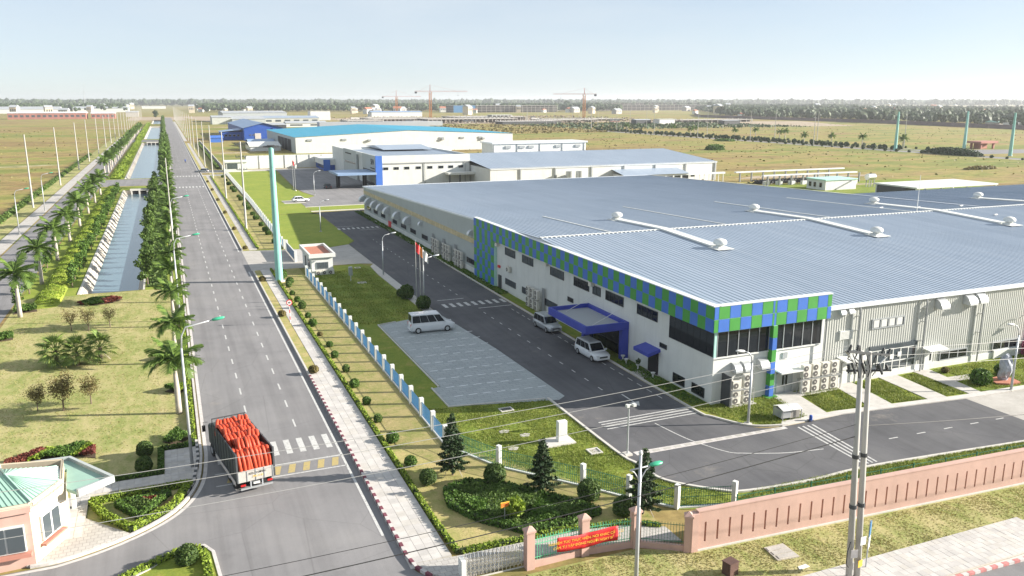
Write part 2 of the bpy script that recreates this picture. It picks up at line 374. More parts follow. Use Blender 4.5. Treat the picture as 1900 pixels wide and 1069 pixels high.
def sphere_pts(n, r=(1, 1, 1), c=(0, 0, 0), shell=.25, lump=.0, zmin=-1.0):
    d = npr.normal(size=(n * 2, 3)); d /= np.linalg.norm(d, axis=1)[:, None]; d = d[d[:, 2] > zmin][:n]
    k = 1 - shell * npr.random((len(d), 1)) ** 1.5
    if lump: k *= 1 + lump * (np.sin(d[:, :1] * 5 + d[:, 1:2] * 3) + np.sin(d[:, 2:] * 6 - d[:, :1] * 4)) * .5
    return d * k * np.array(r) + np.array(c), d
def ico(sub, r=(1, 1, 1), c=(0, 0, 0), jit=0.0):
    import bmesh
    bm = bmesh.new(); bmesh.ops.create_icosphere(bm, subdivisions=sub, radius=1)
    V = np.array([v.co[:] for v in bm.verts]); F = np.array([[v.index for v in f.verts] for f in bm.faces]); bm.free()
    if jit: V = V * (1 + npr.normal(size=(len(V), 1)) * jit)
    return V * np.array(r) + np.array(c), F

# ================================================================== ground, water, roads
BIG = 9000
CX0, CX1 = -13.0, -4.9                                     # canal cut in the ground sheet (near canal)
DX0, DX1 = -14.2, -2.2                                     # wider far canals
canals = [(126.8, 276.0, CX0, CX1), (318.0, 595.0, DX0, DX1), (652.0, 985.0, DX0, DX1), (1085.0, 1440.0, DX0, DX1)]
g = MB()
xs0, xs1 = -16.0, -1.5
def gq(x0, x1, y0, y1): g.quad((x0, y0, 0), (x1, y0, 0), (x1, y1, 0), (x0, y1, 0))
gq(-BIG, xs0, -400, BIG); gq(xs1, BIG, -400, BIG)
yprev = -400
for (y0, y1, x0, x1) in canals:
    gq(xs0, xs1, yprev, y0); gq(xs0, x0, y0, y1); gq(x1, xs1, y0, y1); yprev = y1
gq(xs0, xs1, yprev, BIG)
g.build('ground', MT['field'], kind='structure')
WZ = -1.25
for i, (y0, y1, x0, x1) in enumerate(canals):
    wd = MB(); wd.quad((x0 + .2, y0 - 2, WZ), (x1 - .2, y0 - 2, WZ), (x1 - .2, y1 + 2, WZ), (x0 + .2, y1 + 2, WZ)); wd.build('water', MT['water'], kind='structure')
    bk = MB()
    for xa, xb in ((x0, x0 + 1.25), (x1, x1 - 1.25)):
        q = [(xa, y0, 0.0), (xa, y1, 0.0), (xb, y1, WZ - .6), (xb, y0, WZ - .6)]
        bk.quad(*(q if xa < xb else q[::-1]))
    bk.quad((x0, y0, 0), (x0, y0, -2), (x1, y0, -2), (x1, y0, 0)); bk.quad((x1, y1, .0), (x1, y1, -2), (x0, y1, -2), (x0, y1, .0))
    cb = bk.build('canal_bank', MT['stone'], kind='structure')
    if i == 0:                                              # rows of stone blocks on the near left bank
        st = [MB().box((0, 0, 0), (.62, 1.0, .16)).mesh('stone_block', MT['stone']) for _ in range(1)][0]
        ang = math.atan2(1.85, 1.25); n = 0; wlc = wl(cb)
        y = y0 + .6
        while y < y1 - 1 and n < 296:
            for k in range(2):
                f = (k + .5) * .36 + .1
                p = Vector((x0 + 1.25 * f, y + .5 * k + rnd.uniform(-.1, .1), 0 - 1.85 * f - .02)) - wlc
                link('stone_block', st, cb, p, (rnd.uniform(-.06, .06), ang + rnd.uniform(-.07, .07), rnd.uniform(-.06, .06)), (1, rnd.uniform(.8, 1.05), 1)); n += 1
            y += 1.02
    # rim of pale stone along the left edge
    MB().bx(x0 - .35, x0, y0, y1, -.3, .1).build('canal_rim', MT['kerb'], kind='structure')
    MB().bx(x1, x1 + .25, y0, y1, -.3, .08).build('canal_rim', MT['kerb'], kind='structure')

def culvert(y, x0, x1, n, label):                           # head wall with black boxes painting the shade of its openings, facing the camera
    t = T('culvert_head', label, 'culvert', ((x0 + x1) / 2, y, 0))
    wid = (x1 - x0) / n
    h = MB(); h.bx(x0 - .4, x1 + .4, y - .5, y - .05, -.15, .45); 
    for k in range(n + 1):
        xc = x0 + k * wid; h.bx(xc - .22, xc + .22, y - .5, y - .05, -2.0, -.155)
    h.build('head_wall', MT['kerb'], t)
    for k in range(n): MB().bx(x0 + k * wid + .23, x0 + (k + 1) * wid - .23, y - .16, y - .07, -2, -.16).build('opening_shade', MT['black'], t)
culvert(276.0, -11.0, -6.6, 2, 'concrete culvert with two dark openings at end of nearest canal')
culvert(595.0, -11.5, -4.0, 3, 'concrete culvert with three dark openings at end of second canal')

def struct(name, mat, z, *polys):
    m = MB()
    for p in polys: m.sheet(p, z)
    return m.build(name, mat, kind='structure')
def rect(x0, x1, y0, y1): return [(x0, y0), (x1, y0), (x1, y1), (x0, y1)]
# lawns
struct('lawn', MT['lawn_pale'], .02, [(-20.2, 60), (-20.2, 126.3), (.2, 126.3), (.2, 66), (-.6, 58.5), (-4, 53.2), (-8, 51), (-30, 51), (-30, 60)])
struct('lawn', MT['lawn_fresh'], .02, rect(-20.2, -13.4, 126.3, 288), rect(-4.6, .2, 126.3, 288), rect(-13.4, -4.6, 276.2, 288))
struct('lawn', MT['lawn_fresh'], .02, rect(-20.0, -14.6, 316, 900), rect(-2.0, .4, 316, 900), rect(-14.6, -2.0, 596, 651))
struct('lawn', MT['lawn_pale'], .02, rect(-36, -31.7, 60, 700))
struct('lawn', MT['lawn_tan'], .05, [(13.9, 43), (18.2, 43), (18.2, 57.5), (18.2, 134), (13.9, 134)], )
struct('lawn', MT['lawn_tan'], .045, [(14.0, 42.2), (24.6, 42.2), (27.2, 40.3), (27.4, 44.6), (18.5, 57.5), (14.0, 57.5)])
struct('lawn', MT['lawn_green'], .03, [(18.35, 57.7), (21.0, 52.2), (25, 47), (29.3, 41.8), (33.3, 40.4), (62, 38.8), (100, 36.6), (100, 38.8), (61.4, 40.7), (46.8, 41.9), (40.5, 41.8), (35.5, 42.2), (33.8, 43.0), (31.2, 45.7), (30.6, 48.9), (30.2, 51.5), (30.0, 96), (21.5, 96), (18.35, 96)])
struct('lawn', MT['lawn_green'], .034, [(19.6, 96), (28.8, 96), (28.8, 124), (29.2, 130.8), (28.2, 133.6), (23.9, 133.6), (19.6, 126.3)], rect(18.4, 19.6, 96, 128))
struct('lawn', MT['lawn_fresh'], .034, [(18.8, 152.4), (25.4, 151.4), (30.3, 154), (32, 157.5), (32.2, 167), (32.2, 201.5), (18.8, 201.5)])
struct('lawn', MT['lawn_fresh'], .034, [(19.8, 202), (31.7, 202.2), (31.7, 222.4), (33.1, 222.4), (33.1, 230.2), (37.9, 238.7), (36, 251), (35.4, 262), (38.6, 333), (21, 333), (19.8, 300)])
struct('lawn', MT['lawn_tan'], .05, rect(13.9, 19.0, 154.5, 318), rect(13.9, 19.0, 324, 332), rect(13.9, 19.0, 346, 575))
struct('lawn', MT['lawn_green'], .03, [(41.2, 66), (43.2, 66), (43.2, 200), (42.4, 200)], )
struct('lawn', MT['lawn_green'], .03, [(41.0, 57.2), (41.3, 54.6), (42.9, 51.8), (45.4, 50.75), (52, 50.85), (90, 49.0), (90, 57.2)], rect(41, 43.2, 57.2, 66))
struct('lawn', MT['lawn_pale'], .03, [(17.0, 38.6), (17.6, 32.6), (31.7, 32.4), (48.4, 31.4), (80, 29.8), (80, 34.2), (54.3, 35.55), (27.4, 36.95), (24.3, 38.6)])
struct('lawn', MT['lawn_green'], .02, rect(124, 240, 130, 205), rect(174, 240, 205, 214))

def smooth(pts, n=5):                                        # Catmull-Rom through the points
    P = [Vector(p) for p in pts]; out = []
    for i in range(len(P) - 1):
        a, b, c, d = P[max(i - 1, 0)], P[i], P[i + 1], P[min(i + 2, len(P) - 1)]
        if (c - b).length > 20: out.append((b.x, b.y)); continue
        if (b - a).length > 20: a = b - (c - b)
        if (d - c).length > 20: d = c + (c - b)
        for k in range(n):
            u = k / n; q = .5 * ((2 * b) + (c - a) * u + (2 * a - 5 * b + 4 * c - d) * u * u + (3 * b - a - 3 * c + d) * u ** 3); out.append((q.x, q.y))
    out.append((P[-1].x, P[-1].y)); return out
# main road with the turning area in front
LC = [(.62, 66), (.6, 62.35), (.1, 57.76), (-1.42, 54.16), (-4.05, 51.79), (-7.45, 50.27), (-10.9, 50.1), (-45, 50.1)]
RC = [(11.0, 1500), (11.0, 43), (11.15, 41.6), (11.7, 40.6), (13.0, 39.3), (13.6, 37), (13.6, 20)]
ra = MB(); ra.sheet([(.62, 1500)] + smooth(LC) + [(-45, 20)] + smooth(RC)[::-1], .03)
road = ra.build('road', MT['asphalt'], kind='structure')
struct('road', MT['asphalt'], .026, rect(-28.3, -20.6, 60, 900)); struct('road', MT['asphalt'], .022, rect(-21, .7, 290, 315.5))
struct('road', MT['asphalt'], .022, rect(-21, .7, 606, 640))
struct('road', MT['asphalt'], .02, [(13.6, 20), (13.6, 31), (17, 28.9), (39.6, 28.85), (100, 26), (100, 20)])
struct('pavement', MT['pavers'], .06, [(-31.4, 60), (-28.6, 60), (-28.6, 700), (-31.4, 700)])
# edge lines and centre dashes as parts of the road
wlr = wl(road)
def mark(poly, mat='whitepaint', z=.036, parent=None, name='road_marking'):
    return MB().sheet(poly, z).build(name, MT[mat], parent or road)
mark(rect(10.32, 10.5, 46, 134), name='edge_line'); mark(rect(10.32, 10.5, 153, 1200), name='edge_line')
m = MB(); pts = [(.66, 1200), (.66, 66), (.62, 62.35), (.14, 57.7), (-1.38, 54.1), (-4.02, 51.72), (-7.43, 50.19), (-10.9, 50.0), (-30, 50.0)]
def strip(pts, wd, side=1):
    out = []; L = []
    for i, p in enumerate(pts):
        a = Vector(pts[max(i - 1, 0)]); b = Vector(pts[min(i + 1, len(pts) - 1)]); d = (b - a).normalized(); n = Vector((-d.y, d.x))
        out.append((p[0], p[1])); L.append((p[0] + n.x * wd * side, p[1] + n.y * wd * side))
    return out, L
def ribbon(mb, pts, wd, z, side=1, z0=None, mi=0):
    a, b = strip(pts, wd, side)
    for i in range(len(a) - 1):
        p, q, r, s_ = a[i], a[i+1], b[i+1], b[i]
        poly = [p, q, r, s_]
        if z0 is None: mb.sheet(poly, z, mi)
        else: mb.prism(poly, z0, z, mi)
ribbon(m, smooth(pts), .26, .036); m.build('edge_line', MT['kerb_white'], road)
ds = MB().sheet(rect(-.07, .07, -.9, .9), 0).mesh('lane_dash', MT['whitepaint'])
n = 0
for X in (4.42, 7.95):
    y = 67.0
    while y < 620:
        if not (276 < y < 325) and not (y < 66 and X > 5):
            link('lane_dash', ds, road, Vector((X, y, .036)) - wlr); n += 1
        y += 4.9 if y < 330 else 9.8
zs = MB().sheet(rect(-.23, .23, -1.4, 1.4), 0).mesh('crosswalk_stripe', MT['whitepaint'])
for k in range(9): link('crosswalk_stripe', zs, road, Vector((1.75 + k * 1.01, 62.2, .036)) - wlr)
for yy in (320.5, 279):
    for k in range(9): link('crosswalk_stripe', zs, road, Vector((1.75 + k * 1.0, yy, .036)) - wlr, (0, 0, 0), (1, 1.5, 1))
mark(rect(1.2, 10.4, 59.0, 59.14)); mark(rect(1.2, 10.4, 57.0, 57.14))
ys = MB().sheet([(-.28, -.72), (.2, -.72), (.5, .72), (.02, .72)], 0).mesh('hazard_stripe', MT['yellowpaint'])
for k in range(8): link('hazard_stripe', ys, road, Vector((2.2 + k * 1.06, 58.07, .036)) - wlr)

# right kerb: painted stones in front, plain stones beyond
def kerbstones(base, pts, ln, wd, h, mats, name='kerb_stone', gap=.02):
    w0 = wl(base); ms = [MB().box((0, 0, h / 2), (ln - gap, wd, h)).mesh(name, MT[q]) for q in mats]
    k = 0
    for i in range(len(pts) - 1):
        a, b = Vector(pts[i]), Vector(pts[i + 1]); L = (b - a).length; n = max(1, round(L / ln)); an = math.atan2(b.y - a.y, b.x - a.x)
        for j in range(n):
            p = a.lerp(b, (j + .5) / n); link(name, ms[k % len(ms)], base, Vector((p.x, p.y, .03)) - w0, (0, 0, an), (L / n / ln, 1, 1)); k += 1
kb = MB().bx(11.0, 11.2, 41.7, 134.0, -.2, .04).build('kerb', MT['kerb'], kind='structure')
kerbstones(kb, [(11.85, 40.4), (11.3, 41.6), (11.12, 43), (11.12, 79)], .5, .2, .2, ['kerb_red', 'kerb_white'])
kerbstones(kb, [(11.12, 79), (11.12, 133.6), (11.6, 134.3)], .9, .18, .17, ['kerb'])
kb2 = MB().bx(11.0, 11.2, 154.2, 600, -.2, .18).build('kerb', MT['kerb'], kind='structure')
# left kerb
kl = MB(); ribbon(kl, smooth([(.34, 900), (.34, 66), (.3, 62.35), (-.16, 57.9), (-1.62, 54.45), (-4.2, 52.1), (-7.5, 50.6), (-9.4, 50.45)]), .2, .17, 1, -.1); kl = kl.build('kerb', MT['kerb_white'], kind='structure')
kerbstones(kl, [(.2, 66), (.2, 62.35), (-.28, 57.95), (-1.0, 56.1)], .45, .2, .19, ['kerb_white', 'darkgrey'])
# gutter strip of pale concrete beside the left kerb
# pavements right of the road
def tiles(name, x0, x1, y0, y1, nx, ny, z, mats, gap=.018, base=None, t=.05):
    base = base or MB().bx(x0, x1, y0, y1, -.1, z - t).build(name, MT['kerb'], kind='structure')
    w0 = wl(base); sx, sy = (x1 - x0) / nx, (y1 - y0) / ny
    ms = [MB().bx(-sx/2 + gap/2, sx/2 - gap/2, -sy/2 + gap/2, sy/2 - gap/2, -t, 0).mesh('paving_slab', MT[q]) for q in mats]
    for i in range(nx):
        for j in range(ny):
            link('paving_slab', rnd.choice(ms), base, Vector((x0 + (i + .5) * sx, y0 + (j + .5) * sy, z + rnd.uniform(-.006, .006))) - w0, (rnd.uniform(-.006, .006), rnd.uniform(-.006, .006), 0))
    return base
MT['slab_a'] = M('paving_pale', (.50, .48, .455), .85, .1, 1.2, bmp=.1); MT['slab_b'] = M('paving_mid', (.45, .43, .41), .85, .1, 1.2, bmp=.1); MT['slab_c'] = M('paving_warm', (.48, .455, .42), .85, .12, 1.2, bmp=.1)
SL = ['slab_a', 'slab_b', 'slab_c', 'slab_a']
tiles('pavement', 11.24, 13.6, 42.0, 80.0, 4, 60, .17, SL)
tiles('pavement', 12.15, 13.6, 80.0, 134.0, 2, 60, .17, SL)
MB().prism([(11.9, 40.5), (13.2, 39.6), (18.4, 39.9), (24.2, 39.2), (27.2, 38.2), (27.2, 40.0), (24.4, 41.6), (14.2, 41.8), (11.4, 41.95)], -.1, .165).build('pavement', MT['pavers'], kind='structure')
MB().bx(11.24, 12.1, 80.05, 134, -.1, .16).build('verge', MT['lawn_tan'], kind='structure')
MB().bx(11.24, 12.3, 154.2, 318, -.1, .14).build('verge', MT['lawn_tan'], kind='structure')
MB().bx(12.3, 13.7, 154.2, 318, -.1, .15).build('pavement', MT['pavers'], kind='structure')
MB().bx(11.24, 12.3, 346, 575, -.1, .14).build('verge', MT['lawn_tan'], kind='structure')
MB().bx(12.3, 13.7, 346, 575, -.1, .15).build('pavement', MT['pavers'], kind='structure')
MB().bx(11.1, 13.4, 606, 1200, -.1, .15).build('pavement', MT['pavers'], kind='structure')
# left walkway slabs and forecourt of the gate house
tiles('path', -2.15, .15, 58.9, 64.8, 5, 12, .14, SL)
tiles('path', -7.6, -2.15, 58.9, 60.4, 11, 3, .14, SL)
tiles('path', -9.0, -6.9, 52.9, 58.9, 4, 12, .13, SL)
MB().prism([(-9.6, 50.4), (-7.4, 50.6), (-4.2, 52.25), (-6.9, 55.4), (-6.9, 53), (-9.0, 53)], -.1, .13).build('path', MT['pavers'], kind='structure')
# street pavement bottom right
tiles('pavement', 30.0, 49.0, 29.2, 32.3, 42, 7, .14, SL)
MB().bx(49.02, 90, 28.3, 31.9, -.1, .13).build('pavement', MT['pavers'], kind='structure')
ks = MB().bx(30, 60, 28.9, 29.15, -.1, .03).build('kerb', MT['kerb'], kind='structure')
MT['kerb_faded'] = M('faded_red_paint', (.50, .20, .19), .8, .2, 3)
kerbstones(ks, [(34, 29.05), (60, 28.2)], .45, .22, .16, ['kerb_faded', 'kerb_white'])

# factory compound roads
inner = MB().sheet([(30.3, 200), (32.4, 200), (32.6, 196), (32.3, 168), (32.2, 157), (30.4, 153.6), (30.3, 134), ] + smooth([(30.3, 64), (30.3, 51.5), (30.7, 48.9), (31.1, 45.8), (33.8, 43.1), (35.6, 42.3), (40.5, 41.9), (46.8, 42.0), (61.4, 40.75)]) + [(65.4, 40.6), (65.4, 49.3)] + smooth([(52, 50.65), (45.4, 50.5), (42.9, 51.5), (41.2, 54.4), (40.7, 56.1), (40.7, 66)]) + [ (40.9, 100), (41.6, 165), (42.4, 201), (44.6, 201.5), (44.6, 203.4), (31.8, 201.8)], .034).build('road', MT['asphalt_dark'], kind='structure')
MB().sheet([(65.4, 40.6), (110, 38.2), (110, 47), (72.8, 48.9), (65.4, 49.3)], .035).build('road', MT['concrete'], kind='structure')
MB().sheet([(31.8, 213.5), (62, 213.5), (62, 240), (61, 268), (58.5, 338), (39.2, 334), (36, 262), (36.6, 250), (38.1, 238.5), (33.2, 230), (33.2, 222), (31.8, 222)], .036).build('road', MT['asphalt'], kind='structure')
MB().sheet([(27.6, 222.5), (33.2, 222.5), (33.2, 230), (27.6, 230)], .038).build('path', MT['concrete'], kind='structure')
struct('lawn', MT['lawn_fresh'], .03, [(32, 204.6), (62, 204.6), (62, 213.2), (32, 213.2)], rect(50, 57.5, 285, 322))
MB().prism([(31.5, 213.2), (62, 213.2), (62, 213.5), (31.5, 213.5)], -.1, .15).build('kerb', MT['kerb'], kind='structure'); MB().prism([(31.5, 203.8), (44.5, 203.9), (62, 204.2), (62, 204.6), (31.5, 204.6)], -.1, .15).build('kerb', MT['kerb'], kind='structure')
MB().sheet([(20, 334), (39, 334), (58, 338), (58, 343), (20, 343)], .03).build('road', MT['concrete'], kind='structure')
MB().sheet([(10.9, 134.3), (20, 134.0), (24.2, 134.2), (28.3, 134.0), (30.3, 133), (30.3, 153.5), (25.4, 151), (20, 152), (10.9, 153.8)], .038).build('road', MT['concrete'], kind='structure')
MB().sheet([(10.9, 332), (19.5, 333), (19.5, 345), (10.9, 346)], .038).build('road', MT['concrete'], kind='structure')
MB().sheet([(10.9, 318), (19.5, 318), (19.5, 324), (10.9, 324)], .038).build('road', MT['concrete'], kind='structure')
park = MB().sheet([(22.0, 94.6), (30.3, 97.2), (31.5, 80), (31.9, 64.0), (31.0, 63.3), (21.2, 65.5), (21.2, 70.6), (22.1, 70.8)], .046).build('parking_court', MT['slab'], kind='structure')
MB().prism([(28.9, 95.4), (30.2, 97.2), (30.3, 133), (29.3, 131), (28.9, 124)], -.1, .07).build('pavement', MT['stonepath'], kind='structure')
ek = MB(); ribbon(ek, [(21.12, 70.7), (21.12, 65.4), (29.9, 64.0)], .15, .12, 1, 0); ribbon(ek, [(22.0, 70.8), (21.9, 94.7), (24.2, 95.3)], .15, .12, 1, 0); ek.build('kerb', MT['kerb'], kind='structure')
wk = wl(park)
for r in range(10):
    y = 91.0 - r * 2.58
    for k in range(7):
        if k == 6 and r < 1: continue
        MBp = link('bay_dash', bpy.data.meshes.get('bay_dash') or MB().sheet(rect(-.42, .42, -.07, .07), 0).mesh('bay_dash', MT['paint_white']), park, Vector((22.9 + k * 1.36, y - k * .10, .05)) - wk)
# kerbs along the inner road
ik = MB()
ribbon(ik, smooth([(30.3, 64), (30.25, 51.5), (30.6, 48.9), (31.0, 45.8), (33.7, 43.0), (35.5, 42.2), (40.5, 41.8), (46.8, 41.9), (61.4, 40.65), (110, 38.0)]), .22, .15, -1, -.1)
ribbon(ik, smooth([(42.6, 201), (41.7, 165), (41.0, 100), (40.8, 66), (40.8, 56.1), (41.25, 54.5), (42.95, 51.65), (45.4, 50.65), (47, 50.6)]), .18, .15, 1, -.1)
ik.build('kerb', MT['kerb'], kind='structure')
MB().prism([(45.5, 50.55), (52, 50.7), (65.4, 49.35), (90, 48.1), (90, 48.9), (65.4, 50.1), (52, 51.45), (46, 51.3)], -.1, .1).build('pavement', MT['slab_a'], kind='structure')
wi = wl(inner)
def im(poly, name='road_marking', mat='whitepaint'): mark(poly, mat, .04, inner, name)
d2 = MB().sheet(rect(-.06, .06, -.75, .75), 0).mesh('lane_dash', MT['whitepaint'])
for k in range(34):
    y = 64.5 + k * 2.8 * 1.0
    if not 97 < y < 105: link('lane_dash', d2, inner, Vector((35.88, y, .04)) - wi, (0, 0, 0), (1, .55, 1))
for k in range(22):
    y = 60.5 + k * 1.75
    if y < 97: link('lane_dash', d2, inner, Vector((39.85, y, .04)) - wi, (0, 0, 0), (.8, .6, 1))
for k in range(6): link('lane_dash', d2, inner, Vector((51.7 + k * 2.93 + .4, 45.15 - k * .1, .04)) - wi, (0, 0, R(88)), (1, .6, 1))
z2 = MB().sheet(rect(-.24, .24, -1.0, 1.0), 0).mesh('crosswalk_stripe', MT['whitepaint'])
for y in (100.7, 173.2):
    for k in range(9): link('crosswalk_stripe', z2, inner, Vector((32.3 + k * 1.03, y, .04)) - wi)
    im(rect(32.2, 36.0, y + 3.1, y + 3.3), 'stop_line'); im(rect(36.0, 40.7, y - 2.9, y - 2.7), 'stop_line')
for k in range(4): im([(31.7, 55.55 + k * .5), (40.7, 55.75 + k * .5), (40.7, 55.9 + k * .5), (31.7, 55.7 + k * .5)], 'rumble_stripe')
for k in range(4): im([(46.5 + k * .5, 49.9), (46.68 + k * .5, 49.9), (46.24 + k * .4, 42.3), (46.08 + k * .4, 42.3)], 'rumble_stripe')
m = MB(); cl = [(35.98, 55.2), (36.4, 52.4), (36.87, 50.6), (38.06, 48.05), (39.2, 47.3), (40.33, 46.8), (42.32, 46.1), (45.34, 45.6)]; ribbon(m, smooth(cl, 6), .1, .04); m.build('curved_line', MT['whitepaint'], inner)
im([(36.9, 62.4), (37.06, 62.4), (37.06, 60.2), (37.5, 60.2), (36.98, 59.2), (36.4, 60.2), (36.9, 60.2)], 'arrow_mark')
dr = MB(); dr.prism([(31.3, 50.85), (31.3, 50.2), (45.6, 50.0), (45.6, 50.45)], .0, .045); dr = dr.build('drain_channel', MT['kerb_white'], inner)
for k in range(14): MB().box((32.2 + k * .97, 50.47 - k * .012, .047), (.62, .34, .01)).build('drain_grate', MT['concrete'], dr)
# paths from the factory doors to the road
for p in ([(49.5, 56.9), (52.1, 56.9), (51.1, 51.45), (48.6, 51.4)], [(56.8, 56.9), (59.1, 56.9), (58.0, 50.7), (55.7, 50.9)], [(62.6, 56.9), (64.9, 56.9), (64.1, 50.2), (62.0, 50.4)], [(67.2, 56.9), (69.3, 56.9), (68.2, 50.0), (66.8, 50.1)]):
    MB().prism(p, -.1, .09).build('path', MT['stonepath'], kind='structure')
MB().prism([(68.9, 54.2), (73.8, 53.9), (72.5, 52.9), (68.7, 53.1)], -.1, .085).build('path', MT['stonepath'], kind='structure')
# far right road, dirt areas
struct('road', MT['asphalt'], .03, [(367, 700), (374, 700), (374, 250), (367, 250)], [(378.5, 700), (384, 700), (384, 345), (400, 335), (520, 300), (520, 290), (380, 300)])
struct('pavement', MT['pavers'], .04, [(364, 700), (366, 700), (366, 250), (364, 250)], [(392, 700), (394, 700), (394, 350), (392, 350)])
struct('bare_earth', MT['dirt'], .02, rect(230, 560, 960, 1330), [(440, 760), (700, 700), (800, 900), (560, 1000)], [(60, 1100), (180, 1100), (220, 1500), (20, 1600)])
struct('bare_earth', MT['dirt'], .025, [(182, 236), (240, 226), (240, 231), (200, 243)], [(190, 206), (236, 200), (236, 203), (190, 209)])
struct('bare_earth', MT['dirt'], .025, [(-50, 1300), (30, 1300), (30, 1560), (-50, 1560)])

# ================================================================== main factory
FX, FY = 43.0, 57.0
fac = T('factory', 'large grey-roofed factory with blue and green chequered fascia', 'factory', (FX, FY, 0))
RY, RZ, EZF, EZB, RZB = 94.0, 9.5, 7.85, 6.5, 7.95
# walls
wm = MB()
wm.add([(43, 57, 0), (43, 109, 0), (43, 109, 9.0), (43, 94, 9.42), (43, 57, 7.8)], [(4, 3, 2, 1, 0)])
wm.quad((43, 57, 0), (55.4, 57, 0), (55.4, 57, 7.6), (43, 57, 7.6))
wm.build('office_wall', MT['white'], fac)
cm = MB()
n = 158                                                      # vertical ribs of the far left wall
for i in range(n):
    ya, yb = 117.2 + i * .5, 117.7 + i * .5
    def zt(y): return 9.35 - (y - 94) * (RZ - EZB) / (196 - 94) - .06
    for (p, q, xa, xb) in ((ya, ya + .3, 43, 43), (ya + .3, ya + .36, 43, 42.95), (ya + .36, ya + .44, 42.95, 42.95), (ya + .44, yb, 42.95, 43)):
        cm.quad((xb, q, .75), (xa, p, .75), (xa, p, zt(p)), (xb, q, zt(q)))
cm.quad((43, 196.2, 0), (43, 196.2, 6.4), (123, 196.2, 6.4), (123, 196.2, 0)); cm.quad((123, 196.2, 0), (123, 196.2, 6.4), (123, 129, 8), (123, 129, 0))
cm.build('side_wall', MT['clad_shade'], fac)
MB().bx(42.9, 43.3, 117.3, 196.3, 0, .95).build('plinth', MT['white'], fac)
MB().bx(42.88, 43.0, 117.4, 196.1, 4.85, 5.65).build('translucent_band', MT['band'], fac)
# ribbed front wall right of the office
rw = MB(); p = .3; x = 55.5
while x < 150:
    for (a, b, ya, yb) in ((x, x + .14, 57, 57), (x + .14, x + .18, 57, 56.965), (x + .18, x + .26, 56.965, 56.965), (x + .26, x + .3, 56.965, 57)):
        rw.quad((a, ya, .7), (b, yb, .7), (b, yb, 7.6), (a, ya, 7.6))
    x += p
rw.build('front_wall', MT['clad'], fac)
MB().bx(55.6, 150, 56.86, 57.2, 0, .7).build('plinth', MT['white'], fac)
MB().bx(55.55, 150, 56.62, 57.0, 7.55, 7.9).build('gutter', MT['roof_edge'], fac)
# roof with standing ribs (one sheet per slope)
def ribroof(name, x0, x1, ya, za, yb, zb, pitch, h=.04, wdt=.11, mat='roof', parent=fac):
    r = MB(); n = int((x1 - x0) / pitch); pitch = (x1 - x0) / n
    for i in range(n):
        xa = x0 + i * pitch; k = [(xa, 0), (xa + pitch - wdt, 0), (xa + pitch - wdt * .72, h), (xa + pitch - wdt * .28, h), (xa + pitch, 0)]
        for (p, pz), (q, qz) in zip(k[:-1], k[1:]): r.quad((p, ya, za + pz), (q, ya, za + qz), (q, yb, zb + qz), (p, yb, zb + pz))
    return r.build(name, MT[mat], parent)
ribroof('roof_slope', 42.9, 200, 56.7, EZF, RY, RZ, .64)
ribroof('roof_slope', 42.9, 123.1, RY, RZ, 196.4, EZB, .64, .05)
ribroof('roof_slope', 123.1, 200, RY, RZ, 128.6, RZB, .64, .05)
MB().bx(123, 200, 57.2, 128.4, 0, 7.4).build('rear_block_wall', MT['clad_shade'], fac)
rc = MB(); rc.add([(43, 93.75, RZ + .07), (200, 93.75, RZ + .07), (200, 94, RZ + .12), (43, 94, RZ + .12), (43, 94.25, RZ + .07), (200, 94.25, RZ + .07)], [(0, 1, 2, 3), (3, 2, 5, 4)])
for k in range(240): rc.bx(43.1 + k * .64, 43.3 + k * .64, 93.6, 94.4, RZ - .02, RZ + .085)
rc.build('ridge_cap', MT['white'], fac)
ed = MB(); ed.add([(42.75, 117, 8.87), (43.0, 117, 8.95), (43.0, 196.5, 6.62), (42.75, 196.5, 6.52)], [(0, 1, 2, 3)]); ed.add([(42.75, 117, 8.87), (42.75, 196.5, 6.52), (42.75, 196.5, 6.3), (42.75, 117, 8.65)], [(0, 1, 2, 3)])
ed.add([(122.9, 94, 9.62), (123.3, 94, 9.62), (123.3, 196.5, 6.62), (122.9, 196.5, 6.62)], [(0, 1, 2, 3)]); ed.bx(42.8, 123.3, 196.3, 196.6, 6.3, 6.6)
ed.build('roof_edge_trim', MT['roof_edge'], fac)
def rz_at(x, y): return RZ - (RY - y) * (RZ - EZF) / (RY - 56.7) if y < RY else (RZ - (y - RY) * (RZ - EZB) / 102.4 if x < 123 else RZ - (y - RY) * (RZ - RZB) / 34.6)
